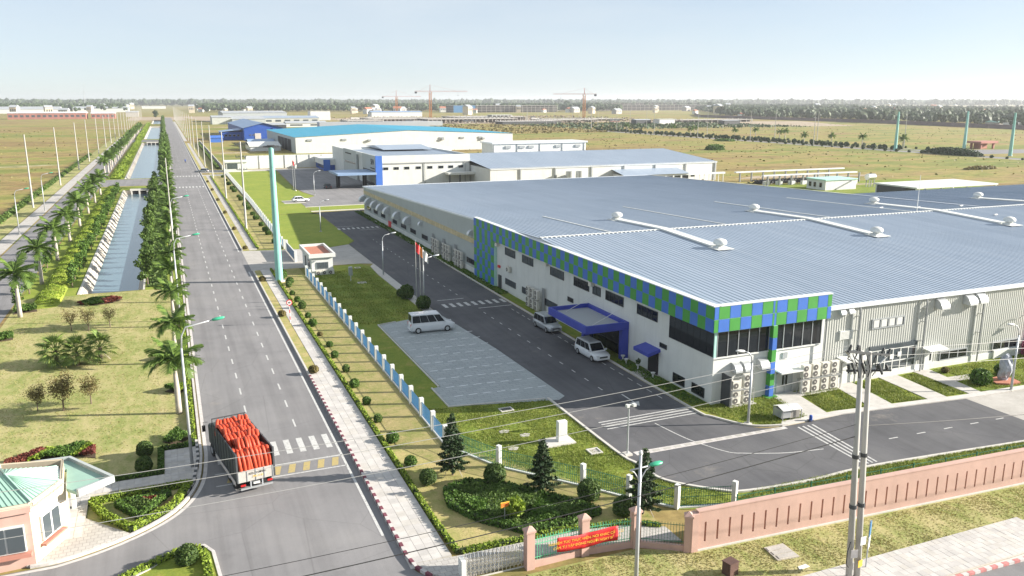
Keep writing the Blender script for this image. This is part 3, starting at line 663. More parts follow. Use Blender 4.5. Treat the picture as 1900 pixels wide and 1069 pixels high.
# ridge ducts with a domed ventilator at each end
dome = MB().lathe([(.5, .5), (.78, .56), (.84, .75), (.78, .97), (.56, 1.13), (.24, 1.22)], n=18).mesh('dome_cap', MT['white'], True)
curb = MB(); curb.bx(-.62, .62, -.62, .62, -.1, .32); curb.cyl(0, 0, .32, .55, .46, .46, 14)
curbm = curb.mesh('vent_curb', MT['white'])
flm = MB().bx(-1.2, 1.2, -1.3, 1.0, .06, .12).mesh('flashing', MT['white'])
for i, X in enumerate((61.4, 86.7, 112.2, 137.6, 163.0)):
    dm = MB()
    for ya, yb in ((82.3, 94), (94, 105.9)):
        for k in range(24):
            y0 = ya + (yb - ya) * k / 24; y1 = ya + (yb - ya) * (k + .93) / 24
            z0, z1 = rz_at(X, y0), rz_at(X, y1)
            dm.add([(X - .68, y0, z0 + .05), (X + .68, y0, z0 + .05), (X + .68, y1, z1 + .05), (X - .68, y1, z1 + .05), (X - .63, y0, z0 + .25), (X + .63, y0, z0 + .25), (X + .63, y1, z1 + .25), (X - .63, y1, z1 + .25)], [(4, 5, 6, 7), (0, 1, 5, 4), (1, 2, 6, 5), (2, 3, 7, 6), (3, 0, 4, 7)])
    dm.build('ridge_duct', MT['white'], fac)
    for y in (81.4, 106.6):
        v = link('roof_ventilator', curbm, fac, Vector((X, y, rz_at(X, y))) - wl(fac)); link('dome_cap', dome, v); link('flashing', flm, v)
for X in (53.5, 72.0, 91.0, 107.5):
    m = MB(); L = 22 if X < 60 else 29
    m.add([(X - .1, 94.4, rz_at(X, 94.4) + .12), (X + .1, 94.4, rz_at(X, 94.4) + .12), (X + .1, 94 + L, rz_at(X, 94 + L) + .12), (X - .1, 94 + L, rz_at(X, 94 + L) + .12)], [(0, 1, 2, 3)])
    m.quad((X - .1, 94.4, rz_at(X, 94.4)), (X - .1, 94.4, rz_at(X, 94.4) + .12), (X - .1, 94 + L, rz_at(X, 94 + L) + .12), (X - .1, 94 + L, rz_at(X, 94 + L)))
    m.build('roof_cable_tray', MT['white'], fac)
for (x, y) in ((113.5, 98.5), (118, 88), (121.5, 97), (108, 101)): MB().box((x, y, rz_at(x, y) + .12), (1.3, .25, .1), .4).build('roof_bracket', MT['white'], fac)
MB().cyl(108.9, 94.7, 9.4, 15.2, .07, .03, 6).build('lightning_rod', MT['white'], fac)
# chequered fascia: every panel a piece
PW = 1.17
fb = MB(); fb.bx(42.52, 42.95, 56.55, 117.3, 6.84, 9.18); fb.bx(42.95, 55.55, 56.55, 57.0, 6.84, 9.18); fb.bx(42.54, 42.99, 109.0, 117.3, 0.0, 6.84)
fbo = fb.build('fascia_frame', [MT['trim_teal']], fac)
w0 = wl(fbo)
pl = {c: MB().bx(-.07, 0, .004, PW - .004, .003, 1.158).mesh('panel', MT[c]) for c in ('pgreen', 'pblue')}
pf = {c: MB().bx(.025, PW - .025, -.05, 0, .025, 1.13).mesh('panel', MT[c]) for c in ('pgreen', 'pblue')}
cp = MB().bx(42.4, 43.1, 56.5, 117.3, 9.18, 9.26); cp.bx(43.1, 55.6, 56.46, 57.1, 9.18, 9.262); cp.build('fascia_coping', MT['roof_edge'], fac)
nc = 52; st = 60.75 / nc
for i in range(nc):
    for r in range(2):
        link('panel', pl['pgreen' if (i + r) % 2 else 'pblue'], fbo, Vector((42.52, 56.55 + i * st, 6.85 + r * 1.165)) - w0, (0, 0, 0), (1, st / PW, 1))
for i in range(7):
    for r in range(6):
        link('panel', pl['pgreen' if (i + r) % 2 else 'pblue'], fbo, Vector((42.54, 109.05 + i * 1.17, .25 + r * 1.095)) - w0, (0, 0, 0), (1, 1, .944))
xs = [42.5, 42.95] + [42.95 + 1.17 * k for k in range(1, 6)]
xs += [49.0, 49.22] + [49.22 + 1.17 * k for k in range(1, 6)] + [55.55]
xs = sorted(set(round(v, 3) for v in xs)); 
for i in range(len(xs) - 1):
    wdt = xs[i + 1] - xs[i]
    for r in range(2):
        link('panel', pf['pgreen' if (i + r) % 2 == 0 else 'pblue'], fbo, Vector((xs[i], 56.55, 6.85 + r * 1.165)) - w0, (0, 0, 0), (wdt / PW, 1, 1))
# tall chequered column on the front
cw = MB().bx(49.0, 49.42, 56.5, 57.0, 0, 6.83).build('front_column', MT['trim_teal'], fac)
for r in range(6): MB().bx(48.97, 49.45, 56.45, 56.55, .02 + r * 1.135, 1.13 + r * 1.135).build('panel', MT['pblue' if r % 2 == 0 else 'pgreen'], cw); 
for r in range(6): MB().bx(48.93, 49.0, 56.5, 56.95, .02 + r * 1.135, 1.13 + r * 1.135).build('panel', MT['pblue' if r % 2 == 0 else 'pgreen'], cw)
MB().bx(48.6, 49.8, 56.2, 57.2, 0, .12).build('column_foot', MT['pgreen'], fac)
# dark corner glazing
gz = MB().bx(43.06, 43.2, 57.0, 64.0, 4.42, 6.84); gz.bx(43.2, 48.95, 57.05, 57.2, 4.42, 6.84); gz.bx(49.45, 55.0, 57.05, 57.2, 4.42, 6.84); gz = gz.build('corner_glazing', MT['darkframe'], fac)
for k in range(7): MB().bx(42.93, 42.97, 57.05 + k, 58.0 + k, 4.45, 6.82).build('glass_pane', MT['glass'], gz)
for k in range(5): MB().bx(43.3 + k * 1.13, 44.38 + k * 1.13, 56.93, 56.97, 4.45, 6.82).build('glass_pane', MT['glass'], gz)
for k in range(5): MB().bx(49.5 + k * 1.1, 50.55 + k * 1.1, 56.93, 56.97, 4.45, 6.82).build('glass_pane', MT['glass'], gz)
mu = MB()
for k in range(6): mu.bx(43.22 + k * 1.13, 43.29 + k * 1.13, 56.88, 57.0, 4.42, 6.83)
for k in range(6): mu.bx(49.42 + k * 1.1, 49.49 + k * 1.1, 56.88, 57.0, 4.42, 6.83)
mu.build('mullion', MT['frame'], gz); MB().bx(42.95, 43.21, 56.9, 57.02, 4.42, 6.84).build('corner_post', MT['trim_teal'], gz)
MB().bx(42.9, 55.0, 56.85, 57.0, 4.3, 4.42).build('glazing_sill', MT['white'], fac)
# windows
def win_left(y0, y1, z0, z1, n, pane='glass', X=43.0, parent=fac):
    f = MB(); t = .07
    f.bx(X - .07, X, y0, y1, z0 - t, z0); f.bx(X - .07, X, y0, y1, z1, z1 + t); f.bx(X - .07, X, y0 - t, y0, z0 - t, z1 + t); f.bx(X - .07, X, y1, y1 + t, z0 - t, z1 + t)
    for k in range(1, n):
        yc = y0 + (y1 - y0) * k / n; f.bx(X - .06, X, yc - .04, yc + .04, z0, z1)
    fo = f.build('window', MT['darkframe'], parent)
    for k in range(n): MB().bx(X - .035, X - .012, y0 + (y1 - y0) * k / n + .04, y0 + (y1 - y0) * (k + 1) / n - .04, z0, z1).build('pane', MT[pane], fo)
    return fo
def win_front(x0, x1, z0, z1, n, pane='glass', Y=57.0, parent=fac, fm='frame', rows=1, name='window'):
    f = MB(); t = .09
    f.bx(x0, x1, Y - .14, Y, z0 - t, z0); f.bx(x0, x1, Y - .14, Y, z1, z1 + t); f.bx(x0 - t, x0, Y - .14, Y, z0 - t, z1 + t); f.bx(x1, x1 + t, Y - .14, Y, z0 - t, z1 + t)
    for k in range(1, n):
        xc = x0 + (x1 - x0) * k / n; f.bx(xc - .05, xc + .05, Y - .13, Y, z0, z1)
    for r in range(1, rows):
        zc = z0 + (z1 - z0) * r / rows; f.bx(x0, x1, Y - .125, Y, zc - .05, zc + .05)
    fo = f.build(name, MT[fm], parent)
    for k in range(n):
        for r in range(rows): MB().bx(x0 + (x1 - x0) * k / n + .05, x0 + (x1 - x0) * (k + 1) / n - .05, Y - .1, Y - .075, z0 + (z1 - z0) * r / rows + .05 * (r > 0), z0 + (z1 - z0) * (r + 1) / rows - .05 * (r < rows - 1)).build('pane', MT[pane], fo)
    return fo
for i, (a, b) in enumerate(((102.2, 105.7), (96.1, 99.6), (87.0, 90.7), (80.5, 84.2), (72.8, 76.5), (66.2, 69.9))): win_left(a, b, 5.42, 6.33, 4, 'glass' if i > 2 else 'glass_mid')
win_left(77.8, 79.5, 5.42, 6.3, 2, 'glass_mid'); win_left(84.4, 85.75, 3.2, 3.6, 1); win_left(64.4, 65.5, 3.12, 3.45, 1)
for a, b in ((102, 105.6), (97, 99.6), (88.7, 92.2)): win_left(a, b, 1.2, 1.92, 4, 'glass_mid')
win_left(61.2, 63.0, .35, 1.15, 1); win_left(58.1, 59.9, .35, 1.15, 1)
for a, b in ((189.6, 193.1), (182.6, 186.1), (175.5, 178.9), (165.5, 168.8), (158.4, 162), (151.4, 155), (143.6, 147.1), (118.1, 121.9)): win_left(a, b, 1.5, 2.2, 4, 'glass', 42.94)
MB().bx(42.86, 42.95, 170.2, 172.6, .05, 1.4).build('door', MT['red'], fac)
dd = MB().bx(42.86, 42.99, 107.2, 108.2, .05, 2.0).build('door', MT['darkframe'], fac)
MB().bx(42.8, 43.0, 107.6, 108.3, 3.05, 3.4).build('red_sign', MT['red'], fac)
w1 = win_front(61.3, 65.3, 5.15, 5.95, 4, 'glass_mid'); 
for k in range(3): pass
MT['blind'] = M('window_blind', (.55, .56, .54), .6, .06)
for k in range(4): MB().bx(61.42 + k, 62.1 + k, 56.88, 56.9, 5.2, 5.93).build('blind', MT['blind'], w1)
win_front(70.9, 74.6, .8, 1.6, 3, 'glass'); wv = win_front(78.5, 82.1, 1.0, 1.75, 3, 'glass')
gd = win_front(61.3, 67.3, .3, 2.75, 6, 'glass_mid', 56.98, fac, 'white', 2, 'glazed_gate')
MB().bx(61.2, 67.4, 56.75, 57.0, 0, .28).build('gate_sill', MT['white'], fac); MB().bx(61.2, 67.4, 56.82, 57.0, 2.85, 3.3).build('gate_transom', MT['glass_mid'], fac)
for (x, z) in ((63.9, 1.75), (64.9, 1.9)): MB().bx(x, x + .5, 56.82, 56.84, z, z + .5).build('paper_notice', MT['white'], gd)
lv = MB()
for k in range(7): lv.bx(57.35, 58.7, 56.84 + .0, 57.0, 4.48 + k * .12, 4.56 + k * .12)
lv.bx(57.25, 57.35, 56.83, 57, 4.4, 5.36); lv.bx(58.7, 58.8, 56.83, 57, 4.4, 5.36); lv.build('wall_louvre', MT['white'], fac)
lv = MB(); lv.bx(78.5, 82.1, 56.7, 56.86, .02, .92); 
for k in range(8): lv.bx(78.5, 82.1, 56.67, 56.7, .06 + k * .11, .12 + k * .11)
lv.build('roller_shutter', MT['white'], fac)
# rain pipes
for x in (59.3, 67.9, 75.9, 84.3):
    m = MB(); m.tube([(x, 56.72, 7.5), (x, 56.6, 7.1), (x, 56.6, .0)], .075, 8)
    for z in (1.2, 3.2, 5.2, 6.6): m.bx(x - .12, x + .12, 56.6, 56.95, z, z + .05)
    m.build('rain_pipe', MT['pipe'], fac); MB().bx(x - .75, x - .45, 56.88, 57.02, .1, 7.5).build('wall_pilaster', MT['clad'], fac)
MB().tube([(55.25, 56.7, 7.2), (55.25, 56.6, 6.9), (55.25, 56.6, 0)], .07, 8).build('rain_pipe', MT['pipe'], fac)
MB().bx(55.02, 55.5, 57.02, 57.3, 0, 7.5).build('recess_wall', MT['bluewall'] if False else MT['clad_shade'], fac)
# quarter-round metal exhaust hoods
def hood_mesh(r, wdt, axis):
    m = MB(); n = 8; A = []
    for k in range(n + 1):
        a = math.pi / 2 * k / n; A.append((r * math.sin(a), r * math.cos(a)))           # out, up
    pts = lambda s: [(o, s, u - r) for o, u in A]
    L, Rr = pts(-wdt / 2), pts(wdt / 2); vs = L + Rr; fs = [(k, k + 1, n + 2 + k, n + 1 + k) for k in range(n)]
    fs += [tuple([n + 0] + list(range(0, n))[::-1]) if False else tuple(range(n + 1)), tuple(range(n + 1, 2 * n + 2))[::-1]]
    base = len(vs); vs = vs + [(0, -wdt / 2, -r), (0, wdt / 2, -r)]
    fs[-2] = tuple(range(n + 1)) + (base,); fs[-1] = (base + 1,) + tuple(range(n + 1, 2 * n + 2))[::-1]
    vs2 = [(-o, s, u) for o, s, u in vs] if axis == 'x' else [(s, -o, u) for o, s, u in vs]
    m.add(vs2, fs); return m.mesh('exhaust_hood', MT['galv'])
hl = hood_mesh(1.5, 1.5, 'x'); hs = hood_mesh(.8, .9, 'x'); hf = hood_mesh(.95, 1.1, 'y'); hfs = hood_mesh(.5, .6, 'y')
for y in (195.5, 189.5, 183.6, 177.8, 171.8, 163.6, 155.6): link('exhaust_hood', hl, fac, Vector((43, y, 4.5)) - wl(fac))
for y, z in ((147.3, 4.6), (119.6, 6.9)): link('exhaust_hood', hs, fac, Vector((43, y, z)) - wl(fac))
for x, z in ((69.9, 7.35), (73.8, 7.4), (75.3, 7.45)): link('exhaust_hood', hf, fac, Vector((x, 56.97, z)) - wl(fac))
for x, z in ((57.2, 7.5), (58.2, 7.52)): link('exhaust_hood', hfs, fac, Vector((x, 56.97, z)) - wl(fac))
hm = hood_mesh(.8, .75, 'y')
for x in (45.3, 46.35): link('exhaust_hood', hm, fac, Vector((x, 57.0, 3.75)) - wl(fac))
link('exhaust_hood', hood_mesh(.85, .95, 'y'), fac, Vector((48.2, 57.0, 3.8)) - wl(fac))
for (x, z) in ((46.9, 3.2), (50.9, 3.7)): MB().bx(x - .28, x + .28, 56.9, 57.0, z - .28, z + .28).build('wall_vent', MT['frame'], fac)
for (y, z) in ((108.2, 6.4), (91.5, 6.6), (79.5, 6.5)):
    MB().bx(42.5, 43.0, y - .3, y + .3, z - .25, z + .25).build('wall_vent_box', MT['ac'], fac)
# doors with small canopies on the front
dl = MB().bx(50.05, 52.0, 56.9, 57.0, .05, 2.1).build('double_door', MT['frame'], fac)
for k in range(2): MB().bx(50.1 + k * .95, 50.98 + k * .95, 56.84, 56.9, .08, 2.05).build('door_leaf', MT['paint_silver'], dl); MB().bx(50.72 + k * .38, 50.9 + k * .38, 56.81, 56.84, .9, 1.8).build('door_glass', MT['glass'], dl)
def canopy(x0, x1, z, d=1.1, par=fac):
    m = MB(); m.add([(x0, 57, z + .1), (x1, 57, z + .1), (x1, 57 - d, z), (x0, 57 - d, z), (x0, 57, z + .25), (x1, 57, z + .25), (x1, 57 - d, z + .12), (x0, 57 - d, z + .12)], [(0, 1, 2, 3), (7, 6, 5, 4), (3, 2, 6, 7), (0, 3, 7, 4), (2, 1, 5, 6)]); m.build('door_canopy', MT['white'], par)
canopy(49.8, 52.3, 2.3); canopy(57.2, 60.3, 2.5, 1.3); canopy(68.2, 70.8, 2.2, 1.1)
for x in (57.9, 68.6):
    d_ = MB().bx(x, x + 1.05, 56.78, 56.9, .05, 2.15).build('door', MT['white'], fac); MB().bx(x + .7, x + .85, 56.75, 56.78, 1.0, 1.9).build('door_glass', MT['glass'], d_)
# blue entrance canopy and doors
ec = MB(); ec.bx(37.9, 38.15, 71.5, 80.5, 3.25, 4.05); ec.bx(38.15, 43.0, 71.5, 71.75, 3.25, 4.05); ec.bx(38.15, 43.0, 80.25, 80.5, 3.25, 4.05); ec.bx(42.72, 43.0, 71.75, 80.25, 3.26, 4.04)
ec = ec.build('entrance_canopy', MT['cblue'], fac)
MB().bx(38.15, 42.72, 71.75, 80.25, 3.5, 3.62).build('canopy_deck', MT['greyroof'], ec)
MB().bx(42.2, 42.95, 71.45, 72.1, 0, 3.25).build('canopy_column', MT['cblue'], ec); MB().bx(42.2, 42.95, 80.0, 80.6, 0, 3.25).build('canopy_column', MT['cblue'], ec)
for y in (73.0, 79.2): MB().tube([(39.5, y, 3.7), (42.98, y - .2, 5.3)], .03, 6).build('tie_rod', MT['white'], ec)
ge = MB().bx(42.86, 42.99, 72.2, 79.9, .05, 3.2).build('entrance_glazing', MT['darkframe'], fac)
for k in range(6): MB().bx(42.8, 42.86, 72.3 + k * 1.26, 73.5 + k * 1.26, .1, 3.1).build('pane', MT['glass'], ge)
# small blue awning over the side door
aw = MB(); aw.add([(43, 65.4, 2.8), (43, 68.2, 2.8), (41.6, 68.2, 2.5), (41.6, 65.4, 2.5), (43, 65.4, 2.5), (43, 68.2, 2.5), (41.6, 68.2, 2.15), (41.6, 65.4, 2.15)], [(3, 2, 1, 0), (4, 5, 6, 7), (2, 3, 7, 6), (0, 4, 7, 3), (2, 6, 5, 1)])
aw.build('door_awning', MT['cblue'], fac); MB().bx(42.86, 42.99, 65.7, 67.4, .02, 2.3).build('side_door', MT['black'], fac)
MB().box((41.9, 66.5, .05), (2.2, 2.2, .1)).build('door_step', MT['concrete'], fac)

# ---- outdoor AC units (each a thing)
def ac_proto(twofan, name):
    t = T(name, '', 'air conditioner')
    h = 1.28 if twofan else .8
    bev(MB().bx(-.45, .45, -.19, .19, .05, h).build('casing', MT['ac'], t), .02)
    for k in range(2 if twofan else 1):
        zc = .36 + k * .6
        m = MB(); 
        m.tube([(-.12, -.19, zc), (-.12, -.215, zc)], .26, 14); gr = m.build('fan_grille', MT['acgrill'], t)
        m2 = MB(); m2.tube([(-.12, -.215, zc), (-.12, -.23, zc)], .07, 8); m2.build('fan_hub', MT['ac'], gr)
    MB().bx(-.4, -.3, -.19, .19, 0, .05).build('foot', MT['pipe'], t); MB().bx(.3, .4, -.19, .19, 0, .05).build('foot', MT['pipe'], t)
    return t
ac2 = ac_proto(True, 'ac_unit'); ac1 = ac_proto(False, 'ac_unit')
ac_first = {id(ac2): True, id(ac1): True}
def put_ac(proto, x, y, z, rz, label, group=None):
    o = proto if ac_first[id(proto)] else copy_tree(proto)
    ac_first[id(proto)] = False
    o.location = (x, y, z); o.rotation_euler = (0, 0, rz); tag(o, label, None, group); return o
def rack(name, label, x0, x1, y, zs, dep=.5, sidewall=False):
    m = MB()
    for x in (x0, x1):
        for yy in (y - dep / 2, y + dep / 2): m.bx(x - .03, x + .03, yy - .03, yy + .03, 0, max(zs))
    for z in zs: m.bx(x0, x1, y - dep / 2 - .03, y - dep / 2 + .03, z - .06, z); m.bx(x0, x1, y + dep / 2 - .03, y + dep / 2 + .03, z - .06, z)
    t = T(name, label, 'rack', ((x0 + x1) / 2, y, 0)); m.build('rack_frame', MT['pipe'], t); MB().bx(x0 - .2, x1 + .2, y - .5, y + .5, 0, .1).build('rack_base', MT['kerb'], t)
for i in range(4):
    for r in range(2):
        put_ac(ac2, 52.75 + i * 1.12, 56.1, .12 + r * 1.42, 0, '%s-row air conditioner, %s from left, on the rack of eight' % (('lower', 'upper')[r], ordn(i)), 'air conditioners on the rack of eight')
rack('equipment_rack', 'grey steel rack carrying eight air conditioners beside the double door', 52.1, 56.8, 56.1, (.12, 1.52))
put_ac(ac2, 44.9, 56.1, .12, 0, 'lower left beige two-fan air conditioner by the building corner', 'air conditioners at the white corner'); put_ac(ac2, 46.1, 56.1, .12, 0, 'lower right beige two-fan air conditioner by the building corner', 'air conditioners at the white corner')
put_ac(ac2, 46.1, 56.1, 1.54, 0, 'upper beige two-fan air conditioner near lamp post by the building corner', 'air conditioners at the white corner'); put_ac(ac1, 44.9, 56.1, 1.54, 0, 'small single-fan air conditioner on upper tier by the building corner')
rack('equipment_rack', 'grey steel rack with four air conditioners at the white building corner', 44.3, 46.7, 56.1, (.12, 1.52))
MB().bx(44.0, 44.12, 55.7, 57.0, 0, 2.9).build('cable_cabinet', MT['darkgrey'], label='narrow dark cabinet on the sunlit wall beside the corner rack', cat='cabinet')
for gi, (yc, desc) in enumerate(((137.6, 'farthest'), (131.4, 'middle'), (125.0, 'nearest'))):
    for i in range(3):
        for r in range(2):
            put_ac(ac2, 42.35, yc - 1.8 + i * 1.4, .12 + r * 1.42, -R(90), '%s-row air conditioner, %s from front, %s stack on shaded wall' % (('lower', 'upper')[r], ordn(i), desc), 'air conditioners along the shaded side wall')
    m = MB(); 
    for k in range(5): m.cyl(42.75, yc + 1.6 + k * .22, 0, 3.4, .07, .07, 6)
    m.build('pipe_riser', MT['pipe'], label='bundle of dark pipes behind the %s air conditioner stack' % desc, cat='pipes')
for i in range(3):
    for r in range(2): put_ac(ac2, 42.35, 93.4 + i * 1.35, .12 + r * 1.42, -R(90), '%s-row air conditioner, %s from canopy, stack left of blue canopy' % (('lower', 'upper')[r], ordn(i)), 'air conditioners left of the blue canopy')
m = MB()
for k in range(4): m.cyl(42.75, 92.6 - k * .2, 0, 3.3, .07, .07, 6)
m.build('pipe_riser', MT['pipe'], label='bundle of dark pipes beside the stack left of blue canopy', cat='pipes')
put_ac(ac1, 42.7, 103.9, 3.2, -R(90), 'small air conditioner mounted high on wall near the red sign')

# ---- things beside the factory front
t = T('generator', 'pale grey outdoor generator cabinet under a small slatted roof', 'generator', (47.1, 51.9, 0), R(-4))
MB().bx(46.2, 47.1, 51.4, 52.5, .25, .95).build('cabinet', MT['paint_silver'], t); MB().bx(47.12, 48.1, 51.5, 52.4, .15, .85).build('cabinet', MT['ac'], t)
m = MB()
for k in range(8): m.bx(47.15 + k * .12, 47.22 + k * .12, 51.45, 51.5, .15, .85)
m.build('louvre_slats', MT['concrete'], t)
for k in range(2):
    m = MB(); x = 46.2 + k * 1.0; m.add([(x, 51.2, .98), (x + .95, 51.2, .98), (x + .95, 52.0, 1.2), (x, 52.0, 1.2), (x + .95, 52.7, 1.0), (x, 52.7, 1.0)], [(0, 1, 2, 3), (3, 2, 4, 5)]); m.build('roof_sheet', MT['white'], t)
for x in (46.25, 48.1):
    for y in (51.3, 52.6): MB().bx(x - .03, x + .03, y - .03, y + .03, 0, 1.0).build('leg', MT['pipe'], t)
t = T('bollard', 'small blue bollard on the paved edge near the generator', 'bollard', (48.5, 50.55, 0)); MB().lathe([(.14, 0), (.14, .5), (.11, .56), (.02, .58)], (48.5, 50.55, 0), 12).build('post', MT['bluewall'], t); MB().bx(48.3, 48.7, 50.35, 50.75, .1, .13).build('base_plate', MT['darkgrey'], t)
# stone monument on its red kerbed bed
t = T('rock_monument', 'upright grey rock standing on a red kerbed bed at right', 'monument', (72.9, 51.2, 0))
V, F = ico(3, (.62, .5, 1.5), (72.9, 51.3, 1.35), .0)
V = V + npr.normal(size=V.shape) * .05 + np.sin(V * 3.1)[:, [1, 2, 0]] * .1
o = link('rock', np_mesh('rock', V - np.array((72.9, 51.2, 0)), F, M('monument_rock', (.36, .38, .42), .9, .25, 2.5, bmp=.6)), t)
MB().prism([(71.4, 50.9), (72.4, 50.3), (73.8, 50.2), (74.2, 51.3), (73.4, 52.2), (71.8, 52.2)], 0, .22).build('kerbed_bed', MT['terracotta'], t)
mg = T('machine', 'pink machine housing against the grey wall at right edge', 'machine', (84.0, 55.9, 0)); MT['pinkpaint'] = M('pink_paint', (.55, .12, .25), .6, .1)
bev(MB().bx(82.6, 85.6, 55.2, 56.6, .1, 1.6).build('housing', MT['pinkpaint'], mg), .05); MB().bx(82.58, 82.62, 55.3, 56.5, .2, 1.5).build('side_panel', MT['kerb_red'], mg)
t = T('wall_lamp', 'red wall lamp on a curved arm at the right edge', 'lamp', (81.6, 56.9, 4.2)); MB().tube([(81.9, 56.9, 4.0), (81.9, 56.5, 4.5), (82.0, 56.1, 4.5), (82.1, 55.9, 4.3)], .04, 6).build('arm', MT['metalgrey'], t); MB().lathe([(.05, .3), (.3, .0), (.3, -.06)][::-1], (82.2, 55.9, 4.0), 12).build('shade', MT['red'], t)

# ================================================================== boundary fences and gate
def fence(name, label, pts, post, panel, ph, pw, hgt, plinth, sub=3.4, cap=False, pick=None, railz=(.25, 1.15), group=None):
    """posts at pts (or subdivided), panels between as parts"""
    P = []
    for a, b in zip(pts[:-1], pts[1:]):
        a, b = Vector(a), Vector(b); n = max(1, round((b - a).length / sub)) if sub else 1
        for k in range(n): P.append(a.lerp(b, k / n))
    P.append(Vector(pts[-1]))
    t = T(name, label, 'fence', (P[0].x, P[0].y, 0), 0, group); w0 = wl(t)
    pm = MB().bx(-pw/2, pw/2, -pw/2, pw/2, -.05, ph)
    if cap: pm.add([(-pw*.62, -pw*.62, ph), (pw*.62, -pw*.62, ph), (pw*.62, pw*.62, ph), (-pw*.62, pw*.62, ph), (-pw*.62, -pw*.62, ph+.12), (pw*.62, -pw*.62, ph+.12), (pw*.62, pw*.62, ph+.12), (-pw*.62, pw*.62, ph+.12), (0, 0, ph+.36)], [(0,1,5,4),(1,2,6,5),(2,3,7,6),(3,0,4,7),(4,5,8),(5,6,8),(6,7,8),(7,4,8),(3,2,1,0)])
    pm = pm.mesh('post', MT[post])
    for p in P: link('post', pm, t, Vector((p.x, p.y, 0)) - w0, (0, 0, math.atan2((P[1]-P[0]).y, (P[1]-P[0]).x)))
    for a, b in zip(P[:-1], P[1:]):
        d = (b - a); L = d.length; u = d / L; an = math.atan2(d.y, d.x); c = (a + b) / 2
        if plinth: MB().box((c.x, c.y, plinth / 2 - .02), (L - pw, .2, plinth + .04), an).build('plinth', MT[post], t)
        m = MB()
        if pick:
            nn = max(2, int(L / pick[0]))
            for k in range(1, nn):
                q = a + u * (L * k / nn); m.box((q.x, q.y, (plinth + hgt) / 2), (pick[1], pick[1], hgt - plinth), an)
            for z in railz: m.box((c.x, c.y, z), (L - pw, .03, .03), an)
            m.build('railing_panel', MT[panel], t)
        else:
            m.box((c.x, c.y, (plinth + hgt) / 2), (L - pw - .02, .05, hgt - plinth), an)
            for k in range(1, 5):
                q = a + u * (L * k / 5); m.box((q.x, q.y, (plinth + hgt) / 2), (.05, .09, hgt - plinth), an)
            m.build('fence_panel', MT[panel], t)
    return t
fence('boundary_fence', 'fence of blue panels between white posts along the roadside lawn', [(18.3, 57.6), (18.35, 126.8)], 'white', 'fence_blue', 1.75, .36, 1.45, .18, 3.3, pick=(.1, .022), railz=(.25, 1.4))
fence('boundary_fence', 'green mesh fence on white posts crossing the corner garden', [(18.5, 57.2), (20.75, 52.4), (25.05, 47.2), (27.13, 44.43), (29.37, 41.97), (33.2, 40.9)], 'white', 'fence_green', 1.75, .3, 1.45, .12, 0, pick=(.16, .022), railz=(.2, .8, 1.4))
fence('boundary_fence', 'low green wire fence on the grass behind the pink wall', [(33.2, 40.6), (60, 38.9), (96, 36.8)], 'fence_green', 'fence_green', .95, .07, .85, 0, 3.0, pick=(.3, .014), railz=(.15, .5, .82))
fence('boundary_fence', 'white post fence beside the far lawn north of the blue gate', [(18.5, 153.5), (19.3, 222), (19.6, 330)], 'white', 'fence_blue', 1.75, .36, 1.4, .22, 3.6, pick=(.16, .03), railz=(.3, 1.35))
fence('boundary_fence', 'pale wall-like fence beside the road beyond the side entrance', [(19.8, 347), (20.2, 575)], 'white', 'kerb_white', 1.9, .3, 1.6, .4, 8)
# pink street wall with recessed slits
A_, B_ = Vector((27.5, 37.0)), Vector((86.0, 33.85))
t = T('boundary_wall', 'long pink rendered wall with a row of narrow vertical slits', 'wall', (A_.x, A_.y, 0), math.atan2((B_ - A_).y, (B_ - A_).x))
Lw = (B_ - A_).length
def lb(m, *a): return m.bx(*a)
core = MB(); core.bx(0, Lw, .09, .3, 0, 2.55); core.bx(0, Lw, 0, .09, 0, .55); core.bx(0, Lw, 0, .09, 1.85, 2.55)
sp = .86; x = .45; prev = 0.0
while x < Lw - .5:
    core.bx(prev, x, 0, .09, .55, 1.85); prev = x + .13; x += sp
core.bx(prev, Lw, 0, .09, .55, 1.85)
o = core.mesh('wall_body', MT['pink']); link('wall_body', o, t)
link('wall_coping', MB().bx(-.02, Lw, -.04, .36, 2.55, 2.63).mesh('wall_coping', MT['pink']), t)
link('wall_footing', MB().bx(-.05, Lw, -.1, .4, -.05, .12).mesh('wall_footing', MT['kerb']), t)
sl_ = MB().bx(0, .13, .082, .091, .56, 1.84).mesh('slit_shade', MT['pink_dark'])  # recess back painted dark red-brown for the shadow in each slit
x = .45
while x < Lw - .5: link('slit_shade', sl_, t, (x, 0, 0)); x += sp
link('end_pillar', MB().bx(-.55, -.02, -.12, .42, -.05, 2.5).mesh('end_pillar', MT['pink']), t)
fence('gate_fence', 'mint green railing between pink capped pillars beside the sliding gate', [(17.4, 39.2), (21.0, 39.3), (24.3, 38.9)], 'pink', 'fence_mint', 2.35, .5, 1.95, .42, 0, cap=True, pick=(.17, .028), railz=(.6, 1.45, 1.75))
fence('gate_fence', 'grey railing between pink pillar and the street wall', [(24.3, 38.9), (26.95, 37.2)], 'pink', 'fence_green', 2.3, .46, 1.85, .4, 0, cap=True, pick=(.17, .022), railz=(.6, 1.7))
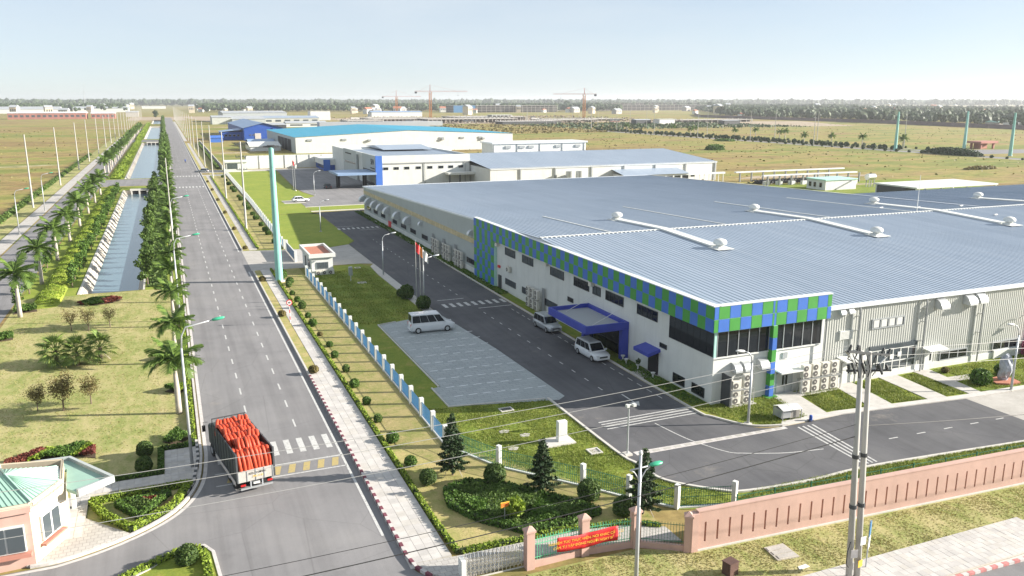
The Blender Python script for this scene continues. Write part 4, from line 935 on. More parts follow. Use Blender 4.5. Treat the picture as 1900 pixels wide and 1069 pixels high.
# folding gate of bent steel hoops
t = T('folding_gate', 'folded steel accordion gate with arched hoops beside the pink pillar', 'gate', (13.7, 39.75, 0))
for k in range(15):
    x = 13.7 + k * .235; y = 39.75 - k * .018
    m = MB(); m.tube([(x, y - .16, .1), (x, y - .16, 1.25), (x, y - .1, 1.42), (x, y, 1.48), (x, y + .1, 1.42), (x, y + .16, 1.25), (x, y + .16, .1)], .022, 6); m.build('hoop', MT['steel'], t)
    if k < 14:
        m = MB()
        for z in (.25, .6, .95): m.bar((x, y - .16, z), (x + .235, y - .18, z + .3), .025); m.bar((x, y - .16, z + .3), (x + .235, y - .18, z), .025)
        m.build('lattice', MT['steel'], t)
MB().bx(13.35, 13.62, 39.45, 40.05, .05, 1.2).build('gate_motor', MT['white'], t); MB().bx(13.3, 17.2, 39.4, 39.44, .0, .08).build('gate_track', MT['kerb'], t)
# red banner
t = T('banner', 'red cloth banner with yellow lettering tied to the green railing', 'banner', (20.6, 39.05, 0))
m = MB(); nx = 24; zt0 = lambda u: 1.72 - .22 * math.sin(u * math.pi) * (1 - u) ; 
for i in range(nx + 1):
    u = i / nx; x = 19.05 + 3.95 * u; yb = (39.22 + .05 * u if x < 21 else 39.3 - (x - 21) * .12) - .32
    for j in range(5):
        v = j / 4; m.v.append((x, yb + .05 * math.sin(u * 15 + v * 3) * (1 - abs(v - .5)), zt0(u) - .92 * v + .03 * math.sin(u * 9)))
for i in range(nx):
    for j in range(4): a = i * 5 + j; m.f.append((a, a + 1, a + 6, a + 5)); m.m.append(0)
ban = m.build('cloth', MT['red'], t, True); sd_ = ban.modifiers.new('solid', 'SOLIDIFY'); sd_.thickness = .012
def text(body, size, loc, rot, mat, parent, name, extr=.003, align='CENTER', sc=None):
    c = bpy.data.curves.new(name, 'FONT'); c.body = body; c.size = size; c.align_x = align; c.align_y = 'CENTER'; c.extrude = extr
    o = bpy.data.objects.new(name + '_tmp', c); COL.objects.link(o)
    dg = bpy.context.evaluated_depsgraph_get(); me = bpy.data.meshes.new_from_object(o.evaluated_get(dg)); bpy.data.objects.remove(o)
    me.materials.clear(); me.materials.append(MT[mat]) 
    k = link(name, me, parent, Vector(loc) - wl(parent), rot)
    if sc: k.scale = sc
    return k
text('NGHIÊM TÚC THỰC HIỆN, NÓI KHÁC CẤN CÙ', .23, (20.95, 38.83, 1.36), (R(90), 0, R(-2)), 'yellow', t, 'lettering')
text('CẤM TỤ TẬP ĐÔNG NGƯỜI NGAY SỐ 118', .23, (21.0, 38.83, 1.05), (R(90), 0, R(-2)), 'yellow', t, 'lettering')
# white guard house with terracotta deck roof by the blue gate
t = T('guard_house', 'small white guard house with terracotta flat roof by blue gate', 'guard house', (20.9, 129, 0))
MB().bx(19.3, 22.6, 127.6, 136.8, 0, 2.75).build('wall', MT['white'], t)
rf = MB(); rf.bx(18.9, 23.0, 127.2, 127.5, 2.75, 3.35); rf.bx(18.9, 23.0, 136.9, 137.2, 2.75, 3.35); rf.bx(18.9, 19.2, 127.5, 136.9, 2.75, 3.35); rf.bx(22.7, 23.0, 127.5, 136.9, 2.75, 3.35); rf = rf.build('roof_parapet', MT['white'], t)
MB().bx(19.2, 22.7, 127.5, 136.9, 2.75, 2.95).build('roof_deck', MT['terracotta'], rf)
wv_ = MB(); wv_.bx(20.1, 21.9, 127.5, 127.6, .95, 2.0); wv_ = wv_.build('window', MT['frame'], t)
for k in range(3): MB().bx(20.18 + k * .57, 20.68 + k * .57, 127.46, 127.5, 1.02, 1.93).build('pane', MT['glass_mid'], wv_)
MB().bx(19.24, 19.3, 129.2, 131.2, .9, 2.0).build('window', MT['glass'], t); MB().bx(19.24, 19.3, 133, 134, .05, 2.1).build('door', MT['darkframe'], t)
for k in range(3): put_ac(ac1, 20.3 + k * .95, 127.2, .02, 0, '%s of three small air conditioners under the guard house window' % ONES[k], 'air conditioners at the guard house')
gt = T('sliding_gate', 'long blue sliding gate standing open beside the guard house', 'gate', (18.6, 139.6, 0))
MB().bx(18.5, 18.6, 140.0, 150.8, .25, 1.6).build('gate_leaf', MT['fence_blue'], gt)
m = MB(); m.bx(18.46, 18.64, 139.9, 150.9, 1.6, 1.7); m.bx(18.46, 18.64, 139.9, 150.9, .15, .25)
for k in range(12): m.bx(18.47, 18.63, 139.95 + k * .98, 140.03 + k * .98, .25, 1.6)
m.build('gate_frame', MT['white'], gt); MB().bx(18.3, 18.75, 139.2, 139.7, 0, 1.95).build('gate_post', MT['white'], gt); MB().bx(18.4, 18.85, 151.2, 151.7, 0, 1.95).build('gate_post', MT['white'], gt)
# corner pink gate house bottom left
t = T('gate_house', 'pink and cream gate house with green hipped metal roof', 'gate house', (-9, 51, 0))
P0, P1, P2, P3, P4, P5 = (-9.1, 50.55), (-7.65, 53.4), (-7.9, 56.6), (-11.5, 57.3), (-15, 55), (-15, 50.2)
bd = MB(); bd.quad((*P5, 0), (*P0, 0), (*P0, 3.75), (*P5, 3.75)); bd.build('wall', MT['pink'], t)
bd = MB()
for a, b in ((P0, P1), (P1, P2), (P2, P3), (P3, P4)): bd.quad((*a, 0), (*b, 0), (*b, 3.95), (*a, 3.95))
bd.build('wall', MT['cream'], t)
MB().prism([(-15, 50.05), (-9.0, 50.4), (-9.05, 50.62), (-15, 50.3)], 3.45, 3.75).build('cornice', MT['pink'], t)
par = MB(); ribbon(par, [P5, P0, P1, P2, P3, P4], .14, 3.92, 1, 3.5); par.build('parapet', MT['cream'], t)
apx = (-10.45, 52.7, 5.0); E = [(-15, 50.75), (-9.0, 50.85), (-7.75, 53.35), (-8.2, 55.7), (-11.4, 56.6), (-15, 55)]
for k in range(len(E) - 1):
    a, b = Vector((*E[k], 3.85)), Vector((*E[k + 1], 3.85)); top = Vector(apx) if k else Vector(apx)
    t2 = Vector((-15, 52.7, 5.0)) if k in (0, 4) else None
    m = MB(); n = max(4, int((b - a).length / .28))
    for i in range(n):
        p, q = a.lerp(b, i / n), a.lerp(b, (i + .82) / n); e = a.lerp(b, (i + 1) / n)
        if t2 is None: r_, s_, u_ = top.lerp(top, 0), top, top
        else:
            A0, B0 = (t2, top) if k == 0 else (top, t2); r_, s_, u_ = A0.lerp(B0, i / n), A0.lerp(B0, (i + .82) / n), A0.lerp(B0, (i + 1) / n)
        up = Vector((0, 0, .05))
        m.quad(p, q, s_, r_); m.add([q, (q + e) / 2 + up, (s_ + u_) / 2 + up, s_], [(0, 1, 2, 3)]); m.add([(q + e) / 2 + up, e, u_, (s_ + u_) / 2 + up], [(0, 1, 2, 3)])
    m.build('roof_sheet', MT['greentile'], t)
    if t2 is None or k == 0: m = MB(); m.tube([b + Vector((0, 0, .03)), top + Vector((0, 0, .06))], .07, 6); m.build('hip_cap', MT['greentile'], t)
m = MB(); ribbon(m, [E[1], E[2], E[3]], .12, 3.86, -1, 3.72); m.build('eave_gutter', MT['white'], t)
fr = MB(); Q = [(-8.1, 57.75), (-5.0, 53.9), (-6.75, 52.75), (-7.6, 53.5), (-8.0, 56.6), (-12.0, 57.4), (-12.0, 58.1)]
fo = MB().prism([(-7.75, 57.9), (-5.05, 53.75), (-6.85, 52.65), (-7.5, 53.45), (-7.75, 56.5), (-14, 57.3), (-14, 58.0)], 3.05, 3.25, 0, True).build('porch_roof', MT['greentile'], t)
m = MB(); ribbon(m, [(-14, 58.0), (-7.75, 57.9), (-5.05, 53.75), (-6.85, 52.6)], .24, 3.48, 1, 3.02); m.build('porch_fascia', [MT['clad_shade']], fo)
for (x, y) in ((-7.7, 57.3),): MB().bx(x - .13, x + .13, y - .13, y + .13, 0, 3.05).build('porch_column', MT['white'], t)
# windows of the gate house
wn = MB(); wn.bx(-12.4, -9.45, 50.3, 50.5, 1.1, 2.75); wn = wn.build('window', MT['white'], t)
for k in range(3): MB().bx(-12.3 + k * .97, -11.45 + k * .97 + .02, 50.26, 50.3, 1.18, 2.67).build('pane', MT['glass_mid'], wn)
an = math.atan2(P1[1] - P0[1], P1[0] - P0[0]); nrm = Vector((math.sin(an), -math.cos(an)))
c = (Vector(P0) + Vector(P1)) / 2 + nrm * .05
wn = MB().box((c.x, c.y, 1.95), (1.75, .16, 1.6), an).build('window', MT['white'], t)
for s_ in (-.42, .42):
    q = c + Vector((math.cos(an), math.sin(an))) * s_ + nrm * .08; MB().box((q.x, q.y, 1.95), (.68, .04, 1.4), an).build('pane', MT['glass_mid'], wn)
q = c + nrm * .12; MB().box((q.x, q.y, 1.0), (2.1, .4, .12), an).build('window_sill', MT['pink_dark'], t)
MB().bx(-15, -9.2, 50.05, 50.45, .85, 1.05).build('window_sill', MT['pink_dark'], t)
ch = T('office_chair', 'brown chair behind the gate house window', 'chair', (-10.2, 51.0, 0)); MB().bx(-10.5, -9.9, 50.75, 51.2, .9, 1.0).build('seat', MT['pink_dark'], ch); MB().bx(-10.48, -9.92, 51.15, 51.22, 1.0, 1.8).build('backrest', MT['pink_dark'], ch); 
for dx in (-.25, .25):
    for dy in (-.18, .18): MB().bx(-10.2 + dx - .03, -10.2 + dx + .03, 50.98 + dy - .03, 50.98 + dy + .03, 0, .9).build('leg', MT['darkgrey'], ch)

# ================================================================== poles, lamps, signs
def street_lamp(x, y, h, label, arm=2.3, rz=0.0, head='lampgreen', group=None):
    t = T('street_lamp', label, 'street lamp', (x, y, 0), rz, group)
    k = lambda m, n, mt: link(n, m.mesh(n, MT[mt], True), t)
    m = MB(); m.tube([(0, 0, 0), (0, 0, h * .82)], [.12, .075], 10); k(m, 'pole', 'metalgrey')
    m = MB(); m.tube([(0, 0, h * .82), (.08, 0, h * .9), (.4, 0, h * .955), (arm * .75, 0, h * .985)], [.06, .055, .05, .045], 8); k(m, 'arm', 'metalgrey')
    m = MB(); m.lathe([(.02, 0), (.16, .12), (.2, .45), (.15, .8), (.03, .95)], (0, 0, 0), 10); me = m.mesh('lamp_head', MT[head], True)
    link('lamp_head', me, t, (arm * .72, 0, h * .985), (0, R(82), 0), (.62, 1, 1))
    m = MB().bx(-.25, .25, -.25, .25, 0, .12); link('base', m.mesh('base', MT['kerb']), t)
    return t
for i, y in enumerate((61, 106, 151)): street_lamp(-.25, y, 11.3 if i == 0 else 10.8, '%s green-headed street lamp from the front on the canal side' % ordn(i), 3.0, group='street lamps along the canal side')
for i, y in enumerate((150, 190, 230)): street_lamp(-29.0, y, 9.5, '%s green-headed street lamp from the front on the far left road' % ordn(i), 2.5, group='street lamps on the far left road')
t = T('street_lamp', 'twin-armed street lamp with green head in front of pink fence', 'street lamp', (20.9, 33.2, 0))
L = lambda m, n, mt: link(n, m.mesh(n, MT[mt], True), t)
m = MB(); m.tube([(0, 0, 0), (0, 0, 9.0)], [.13, .07], 10); L(m, 'pole', 'metalgrey'); m = MB(); m.lathe([(.09, 0), (.12, .1), (.02, .25)], (0, 0, 9.0), 8); L(m, 'finial', 'white')
for s_ in (-1, 1):
    m = MB(); m.tube([(0, 0, 7.3), (s_ * .12, 0, 7.75), (s_ * .35, 0, 8.1), (s_ * .6, 0, 8.25)], .03, 6); L(m, 'brace', 'metalgrey')
m = MB(); m.tube([(-.55, 0, 8.25), (.75, 0, 8.3)], .04, 6); L(m, 'arm', 'metalgrey')
m = MB(); m.lathe([(.02, 0), (.15, .1), (.18, .4), (.14, .68), (.03, .78)], (0, 0, 0), 10); link('lamp_head', m.mesh('lamp_head', MT['lampgreen'], True), t, (.55, 0, 8.32), (0, R(86), 0), (.6, 1, 1))
for i, (x, y, lab) in enumerate(((29.6, 123.4, 'grey hook-armed lamp post beside inner road near guard house'), (30.0, 102.6, 'grey hook-armed lamp post beside the flagpoles'))):
    street_lamp(x, y, 6.6, lab, 1.8, 0, 'metalgrey')
street_lamp(43.2, 52.1, 6.6, 'grey hook-armed lamp post on the grass at the factory corner', 1.1, R(180), 'white')
street_lamp(71.3, 49.3, 6.6, 'grey lamp post on the verge near the rock monument', 1.1, R(180), 'white')
street_lamp(28.2, 171.5, 6.6, 'thin grey lamp post on the far bright lawn', 1.5, 0, 'metalgrey')
street_lamp(38.4, 241, 7, 'thin grey lamp post beside the neighbouring car park', 1.5, 0, 'metalgrey')
t = T('camera_pole', 'short grey camera pole beside the bend of the inner road', 'camera pole', (30.65, 50.6, 0))
MB().cyl(30.65, 50.6, 0, 4.1, .07, .06, 8).build('pole', MT['metalgrey'], t); MB().bx(30.35, 30.95, 50.3, 50.9, 0, .18).build('base', MT['kerb'], t); MB().bx(30.45, 31.15, 50.55, 50.65, 4.0, 4.12).build('crossarm', MT['white'], t); MB().bx(30.95, 31.2, 50.4, 50.7, 3.95, 4.15).build('camera_housing', MT['white'], t); MB().bx(30.4, 30.62, 50.4, 50.7, 3.95, 4.15).build('camera_housing', MT['white'], t)
# green monopole
def monopole(x, y, h, r0, r1, label, plat=True, group=None):
    t = T('power_pylon', label, 'pylon', (x, y, 0), 0, group)
    m = MB(); m.tube([(0, 0, 0), (0, 0, h)], [r0, r1], 14); link('pole', m.mesh('pole', MT['teal']), t)
    m = MB()
    for k in range(1, 7): z = h * k / 7; r = r0 + (r1 - r0) * k / 7; m.cyl(0, 0, z, z + .08, r + .025, r + .025, 14)
    link('flange', m.mesh('flange', MT['teal']), t); link('base_plate', MB().cyl(0, 0, 0, .25, r0 + .3, r0 + .3, 16).mesh('base_plate', MT['kerb']), t)
    m = MB()
    for k in range(int(h / .8)): m.bx(-.02, .02, r0 - .02 + (r1 - r0) * k * .8 / h, r0 + .16 + (r1 - r0) * k * .8 / h, 1.5 + k * .8 * .92, 1.53 + k * .8 * .92); m.bx(-r0 - .14 - (r1 - r0) * k * .8 / h, -r0 + .02 - (r1 - r0) * k * .8 / h, -.02, .02, 1.5 + k * .8 * .92, 1.53 + k * .8 * .92)
    link('step_bolts', m.mesh('step_bolts', MT['metalgrey']), t)
    if plat: link('top_platform', MB().bx(-1.1, 1.1, -.35, .35, h - .05, h + .22).mesh('top_platform', MT['darkgrey']), t); link('insulator_bar', MB().bx(-.5, .5, -.5, .5, h + .22, h + .3).mesh('insulator_bar', MT['darkgrey']), t)
    else:
        for k in range(3): m = MB(); m.bx(-1.2, 1.2, -.06, .06, h - 2 - k * 2.4, h - 1.88 - k * 2.4); link('crossarm', m.mesh('crossarm', MT['teal']), t)
    return t
monopole(14.0, 124.8, 20.0, .56, .36, 'thick turquoise steel monopole rising beside the road')
for (x, y, l) in ((367.5, 338, 'turquoise pylon at far right, leftmost of three'), (420, 338, 'turquoise pylon at far right, middle of three'), (385.5, 284, 'turquoise pylon at far right, rightmost of three')): monopole(x, y, 21, .9, .45, l, False)
def conc_pole(x, y, h, label, arms=0, group=None, proto={}):
    key = (round(h), arms)
    t = T('power_pole', label, 'power pole', (x, y, 0), 0, group)
    if key not in proto:
        m = MB(); m.tube([(0, 0, 0), (0, 0, h)], [.24, .13], 8); a = m.mesh('pole', MT['concpole'])
        b = MB()
        for k in range(arms): z = h - .6 - k * 2.6; b.bx(-1.1, 1.1, -.06, .06, z, z + .12); [b.cyl(s_, 0, z + .12, z + .4, .07, .05, 6) for s_ in (-1, -.4, .4, 1)]; b.tube([(-1.1, 0, z + .4), (-.9, .7, z - .1), (0, .9, z - .3), (.9, .7, z - .1), (1.1, 0, z + .4)], .03, 5)
        proto[key] = (a, b.mesh('crossarm', MT['darkgrey']) if arms else None)
    a, b = proto[key]; link('pole', a, t)
    if b: link('crossarm', b, t)
    return t
for i, y in enumerate((180.1, 240.3, 306.7, 366.6, 431.6)): conc_pole(14.1, y, 18.4, '%s tall concrete pole from the front right of the road' % ordn(i), 3 if i == 0 else 0, 'concrete poles right of the road')
for i in range(16): conc_pole(14.3, 500 + i * 58, 18.0, 'distant concrete pole in the row right of the road', 0, 'distant concrete poles right of the road')
for i, y in enumerate((239.3, 301.5, 367.6, 417.8, 479.8)): conc_pole(-32.7, y, 18.5, '%s tall concrete pole from the left along the left field' % ordn(i), 0, 'concrete poles along the left field')
for i in range(18): conc_pole(-33, 545 + i * 55, 17.5, 'distant concrete pole in the row along the left field', 0, 'distant poles along the left field')
conc_pole(-.3, 131.5, 18.5, 'tall thin pole rising among the canal-side palms', 0).scale = (.5, .5, 1)
# double concrete pole with crossarms at lower right
dp = T('utility_pole', 'twin concrete utility pole with cluttered crossarms in the foreground', 'utility pole', (33.6, 31.0, 0))
for k, (x, dx) in enumerate(((33.55, -.75), (34.15, -.78))):
    m = MB(); m.tube([(x, 31.0, -.1), (x + dx, 31.0, 13.7 - k * .1)], [.2, .125], 12); po = m.build('pole', MT['concpole'], dp, True)
    for z in (4.6, 7.6): m = MB(); xx = x + dx * z / 13.7; m.tube([(xx, 31, z), (xx + .01 * dx, 31, z + .22)], [.235 - z * .0045, .23 - z * .0045], 12); m.build('steel_band', MT['darkgrey'], po)
m = MB(); m.bar((31.6, 30.75, 13.9), (34.9, 31.1, 13.2), .12); m.build('crossarm', MT['darkgrey'], dp)
m = MB(); m.bar((32.2, 31.3, 12.6), (34.7, 30.7, 12.5), .1); m.build('crossarm', MT['darkgrey'], dp)
m = MB(); m.bar((31.4, 30.8, 14.0), (32.6, 31, 12.9), .06); m.bar((34.9, 31.1, 13.25), (33.6, 31, 12.4), .06); m.build('brace', MT['metalgrey'], dp)
ins = MB().lathe([(.05, 0), (.09, .04), (.05, .08), (.09, .12), (.05, .16), (.08, .2), (.03, .26)], n=8).mesh('insulator', MT['darkgrey'], True)
for (x, y, z) in ((31.7, 30.76, 13.95), (32.3, 30.8, 13.85), (32.5, 30.85, 13.8), (34.3, 31.03, 13.4), (34.8, 31.08, 13.3), (32.3, 31.25, 12.68), (34.5, 30.75, 12.58), (33.9, 30.9, 12.6)): link('insulator', ins, dp, Vector((x, y, z)) - wl(dp), (0, R(rnd.uniform(-30, 30)), 0), (1, 1, 1.2))
for (x, z) in ((32.0, 13.2), (32.7, 13.1), (33.9, 12.9)): MB().tube([(x, 30.8, z), (x + .2, 30.7, z - .55)], .07, 8).build('fuse_switch', MT['darkgrey'], dp)
for k in range(5): MB().tube([(31.9 + k * .55, 30.9, 13.9 - k * .14), (32.1 + k * .5, 31.2, 13.3), (32.9 + k * .2, 31.1, 12.9 - .05 * k)], .03, 5).build('jumper_cable', MT['black'], dp)
for k in range(4): m = MB(); m.tube([(32.0 + k * .5, 30.8, 13.7 - k * .12), (32.2 + k * .45, 30.6, 13.0 - .1 * k), (32.6 + k * .3, 30.8, 12.3)], .025, 5); m.build('jumper_cable', MT['black'], dp)
MB().box((33.45, 30.72, 1.9), (.4, .03, .5), R(-15)).build('paper_notice', MT['kerb_white'], dp); MB().box((33.95, 30.7, 1.2), (.36, .03, .4), R(10)).build('paper_notice', MT['yellow'], dp); MB().box((34.0, 30.7, 2.6), (.4, .03, .5)).build('paper_notice', MT['white'], dp)
m = MB(); m.tube([(33.3, 30.9, 2.6), (32.9, 30.7, 2.1), (32.9, 30.7, 1.4), (33.2, 30.8, 1.1)], .03, 6); m.build('cable_loop', MT['black'], dp)
t = T('street_sign', 'blue and white road sign seen edge-on behind the twin pole', 'sign', (35.4, 31.6, 0)); MB().cyl(35.4, 31.6, 0, 3.1, .04, .04, 8).build('post', MT['metalgrey'], t); MB().box((35.4, 31.55, 2.6), (.55, .04, .85), R(35)).build('sign_plate', MT['fence_blue'], t); MB().box((35.4, 31.55, 1.75), (.5, .04, .7), R(35)).build('sign_plate', MT['white'], t)
# overhead wires
def wire(a, b, sag, r, mat, label, group='overhead wires'):
    pts = [Vector(a).lerp(Vector(b), k / 24) - Vector((0, 0, sag * (1 - (2 * k / 24 - 1) ** 2))) for k in range(25)]
    m = MB(); m.tube(pts, r, 5); m.build('power_line', MT[mat], label=label, cat='wire', group=group)
wire((31.7, 30.76, 14.2), (-26, 33.2, 13.1), .9, .012, 'wire', 'uppermost pale overhead wire left of the twin pole')
wire((32.5, 30.85, 13.9), (-26, 33.4, 12.2), 1.0, .012, 'wire', 'second pale overhead wire from the top left of the twin pole')
wire((32.3, 31.25, 12.7), (-26, 33.6, 10.9), 1.0, .012, 'wire', 'third pale overhead wire from the top left of the twin pole')
wire((33.2, 31.0, 9.6), (-26, 32.4, 8.6), 1.2, .014, 'wiredark', 'upper thin dark cable crossing the road in front')
wire((33.2, 31.0, 8.9), (-26, 32.2, 7.7), 1.1, .024, 'wiredark', 'lower thick dark cable crossing the road in front')
for i, (z, s_) in enumerate(((13.6, .8), (13.2, .9), (12.6, .9))): wire((34.8, 31.05, z), (90, 27.5, z - .2), s_, .012, 'wire', '%s pale wire from the top running right of the twin pole' % ONES[i])
wire((33.6, 31.0, 9.4), (90, 28, 8.8), 1.2, .02, 'wiredark', 'dark cable running right from the twin pole')
# speed sign, flags, monument, markers
t = T('speed_sign', 'round red-rimmed speed limit sign on a red and white post', 'sign', (12.1, 99.3, 0))
for k in range(6): MB().cyl(12.1, 99.3, .17 + k * .42, .17 + (k + 1) * .42, .045, .045, 8).build('post_band', MT['red' if k % 2 else 'white'], t)
m = MB(); m.tube([(12.1, 99.24, 2.75), (12.1, 99.2, 2.75)], .36, 24); m.build('sign_rim', MT['red'], t); m = MB(); m.tube([(12.1, 99.2, 2.75), (12.1, 99.185, 2.75)], .27, 24); m.build('sign_face', MT['white'], t)
text('40', .3, (12.1, 99.17, 2.75), (R(90), 0, 0), 'black', t, 'numeral')
t = T('road_sign', 'small orange sign plate standing in the corner garden bed', 'sign', (18.0, 44.4, 0)); MB().cyl(18.0, 44.45, 0, 1.35, .03, .03, 6).build('post', MT['metalgrey'], t); MB().box((18.0, 44.4, 1.4), (.62, .03, .36), R(3)).build('sign_plate', MT['yellow'], t); MT['orange'] = M('sign_orange', (.75, .22, .04), .6, .06); MB().box((18.0, 44.385, 1.4), (.54, .03, .28), R(3)).build('sign_face', MT['orange'], t)
text('110', .16, (18.0, 44.365, 1.4), (R(90), 0, R(3)), 'black', t, 'numeral')
def flag(x, y, h, c1, c2, label):
    t = T('flagpole', label, 'flagpole', (x, y, 0)); MB().tube([(x, y, 0), (x, y, h)], [.06, .035], 8).build('pole', MT['steel'], t); MB().lathe([(.02, 0), (.07, .06), (.02, .13)], (x, y, h), 8).build('finial', MT['steel'], t)
    m = MB(); 
    for i in range(7):
        for j in range(4): m.v.append((x + .05 + .11 * i, y + .12 * math.sin(i * 1.4 + j * .5), h - .15 - j * .42 - .12 * i))
    for i in range(6):
        for j in range(3): a = i * 4 + j; m.f.append((a, a + 1, a + 5, a + 4)); m.m.append(0)
    f = m.build('flag', MT[c1], t, True); MB().cyl(x, y, 0, .25, .3, .28, 10).build('footing', MT['kerb'], t)
flag(29.75, 105.3, 8.2, 'red', 'red', 'left flagpole with hanging red flag beside the inner road'); flag(29.65, 102.95, 8.0, 'orange', 'red', 'middle flagpole with orange flag beside the inner road'); flag(29.55, 101.2, 7.9, 'white', 'white', 'right flagpole with white flag beside the inner road')
flag(35.0, 258.7, 9.1, 'red', 'red', 'left distant flagpole with red flag before the neighbouring factory'); flag(35.0, 254.6, 8.6, 'white', 'white', 'right distant flagpole with white flag before the neighbouring factory')
t = T('stone_marker', 'white upright marker slab on a concrete base in the lawn', 'marker', (26.6, 54.8, 0)); MB().bx(25.4, 28.0, 54.0, 55.6, 0, .16).build('base', MT['kerb'], t); bev(MB().bx(26.65, 27.45, 54.5, 54.95, .16, 1.85).build('slab', MT['white'], t), .05)
def hatch(x0, x1, y0, y1, label, mat='concrete'):
    t = T('inspection_hatch', label, 'hatch', ((x0 + x1) / 2, (y0 + y1) / 2, 0)); m = MB(); m.bx(x0, x1, y0, y0 + .12, 0, .12); m.bx(x0, x1, y1 - .12, y1, 0, .12); m.bx(x0, x0 + .12, y0 + .12, y1 - .12, 0, .12); m.bx(x1 - .12, x1, y0 + .12, y1 - .12, 0, .12); m.build('rim', MT['kerb'], t); MB().bx(x0 + .12, x1 - .12, y0 + .12, y1 - .12, 0, .07).build('cover', MT[mat], t)
hatch(25.0, 26.2, 62.4, 63.3, 'square hatch with dark cover in shaded grass below parking', 'darkgrey'); hatch(28.1, 29.1, 51.6, 52.6, 'square concrete hatch in the sunlit grass near camera pole')
hatch(26.6, 27.5, 130.0, 130.9, 'small round-edged hatch in lawn near the guard house', 'lawn_green'); hatch(24.6, 25.9, 118.6, 119.5, 'flat pale hatch in the shaded lawn beside the grey cabinet')
for (x, y, l) in ((23.6, 58.4, 'flat grey paving stone in the grass, farthest of four'), (23.0, 55.0, 'flat grey paving stone in the grass, leftmost of four'), (24.9, 57.1, 'flat grey paving stone in the grass nearest the parking'), (27.6, 54.3, 'flat grey paving stone in the grass right of the marker')):
    bev(MB().prism([(x - .45, y - .2), (x + .2, y - .35), (x + .5, y + .1), (x + .1, y + .35), (x - .35, y + .25)], .02, .07).build('paving_stone', MT['concrete'], label=l, cat='stone'), .02)
t = T('utility_cabinet', 'small grey utility cabinet on a post in the shaded lawn', 'cabinet', (24.0, 121.0, 0)); MB().cyl(24.0, 121, 0, 1.0, .06, .06, 8).build('post', MT['metalgrey'], t); bev(MB().bx(23.72, 24.28, 120.8, 121.2, .9, 2.2).build('box', MT['paint_silver'], t), .03)
t = T('junction_box', 'dark brown metal box standing on the street lawn', 'box', (27.8, 34.2, 0), R(12)); link('body', MB().bx(-.35, .35, -.3, .3, 0, .8).mesh('body', MT['pink_dark'] if False else M('rusty_brown', (.10, .055, .045), .7, .2, 2)), t); link('lid', MB().bx(-.38, .38, -.33, .33, .8, .86).mesh('lid', bpy.data.materials['rusty_brown']), t)
t = T('manhole_slab', 'cracked concrete slab cover lying in the street lawn', 'slab', (32.0, 34.9, 0)); MB().prism([(31.4, 35.65), (32.8, 35.6), (32.72, 34.05), (31.22, 34.2)], 0, .1).build('slab', MT['stone'], t); 
for k in range(3): MB().prism([(31.45, 35.15 - k * .45 + .36), (32.7, 35.1 - k * .45 + .36), (32.68, 34.75 - k * .45 + .36), (31.4, 34.8 - k * .45 + .36)], .1, .13).build('cover_plate', MT['concrete'], t)
MB().prism([(31.9, 33.25), (32.5, 33.3), (32.55, 33.0), (31.75, 32.95)], .03, .06).build('paper_scrap', MT['white'], label='scrap of white paper lying on the street lawn', cat='paper')
for (x, y, l) in ((42.2, 71.2, 'white pedestal planter just right of the canopy column'), (41.9, 70.0, 'white pedestal planter between canopy and side door'), (42.1, 68.0, 'dark potted plant on a white pedestal left of the side door'), (42.1, 65.2, 'white pedestal planter right of the side door')):
    t = T('planter', l, 'planter', (x, y, 0)); MB().lathe([(.2, 0), (.2, .05), (.07, .12), (.07, .35), (.2, .55), (.24, .62), (.2, .62)], (x, y, 0), 12).build('urn', MT['white'], t, True)
    if 'plant on' in l: V, F = leaf_quads(sphere_pts(60, (.22, .22, .3), (0, 0, .9))[0], .16); link('foliage', np_mesh('foliage', V, F, MT['leaf_dark']), t)

# ================================================================== vegetation
def shrub_mesh(r, n, size, mat, key, flat=1.0):
    P, N = sphere_pts(n, (r, r, r * flat), (0, 0, r * flat * .92), .16, .06, -.75); V, F = leaf_quads(P, size, 1.5, .1, N * 1.3)
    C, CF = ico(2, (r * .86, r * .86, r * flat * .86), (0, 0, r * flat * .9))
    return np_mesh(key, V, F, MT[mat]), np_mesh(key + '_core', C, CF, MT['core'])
def shrub(x, y, me, label, group=None, s=1.0, name='round_shrub', cat='shrub', z=0.03):
    t = T(name, label, cat, (x, y, z), rnd.uniform(0, 6.28), group); t.scale = (s, s, s * rnd.uniform(.94, 1.06))
    link('foliage', me[0], t); link('dark_core', me[1], t); link('stem', STEM, t); return t
STEM = MB().cyl(0, 0, -.02, .25, .05, .04, 6).mesh('stem', MT['bark'])
ball = shrub_mesh(.5, 620, .13, 'leaf', 'ball_leaves'); bigball = shrub_mesh(.78, 1500, .13, 'leaf_dark', 'bigball_leaves'); low = shrub_mesh(.48, 480, .13, 'leaf_dry', 'low_leaves', .8)
BALLS = [ball, shrub_mesh(.5, 480, .15, 'leaf', 'ball_loose', .9), shrub_mesh(.48, 560, .12, 'leaf_mid', 'ball_tall', 1.12)]
lowg = shrub_mesh(.5, 520, .14, 'leaf', 'lowg_leaves', .8)
for i, y in enumerate((55.3, 59.6, 64.4, 69.2, 74.0, 78.4, 83.5, 87.8, 92.5, 97.0, 101.7, 106.2, 110.6, 114.9, 119.9)):
    shrub(14.62 + rnd.uniform(-.16, .16), y + rnd.uniform(-.3, .3), BALLS[i % 3] if i != 8 else low, '%s clipped ball shrub from the front along the roadside hedge' % ordn(i), 'ball shrubs along the roadside hedge', rnd.uniform(.72, 1.05) * (.8 if i == 8 else 1))
for i, (y, l) in enumerate(((79.2, 'nearest'), (103.0, 'second nearest'), (125.4, 'third nearest'))): shrub(11.6, y, low, '%s brownish rounded bush on the narrow kerb verge' % l, 'bushes on the kerb verge', 1.05, z=.16)
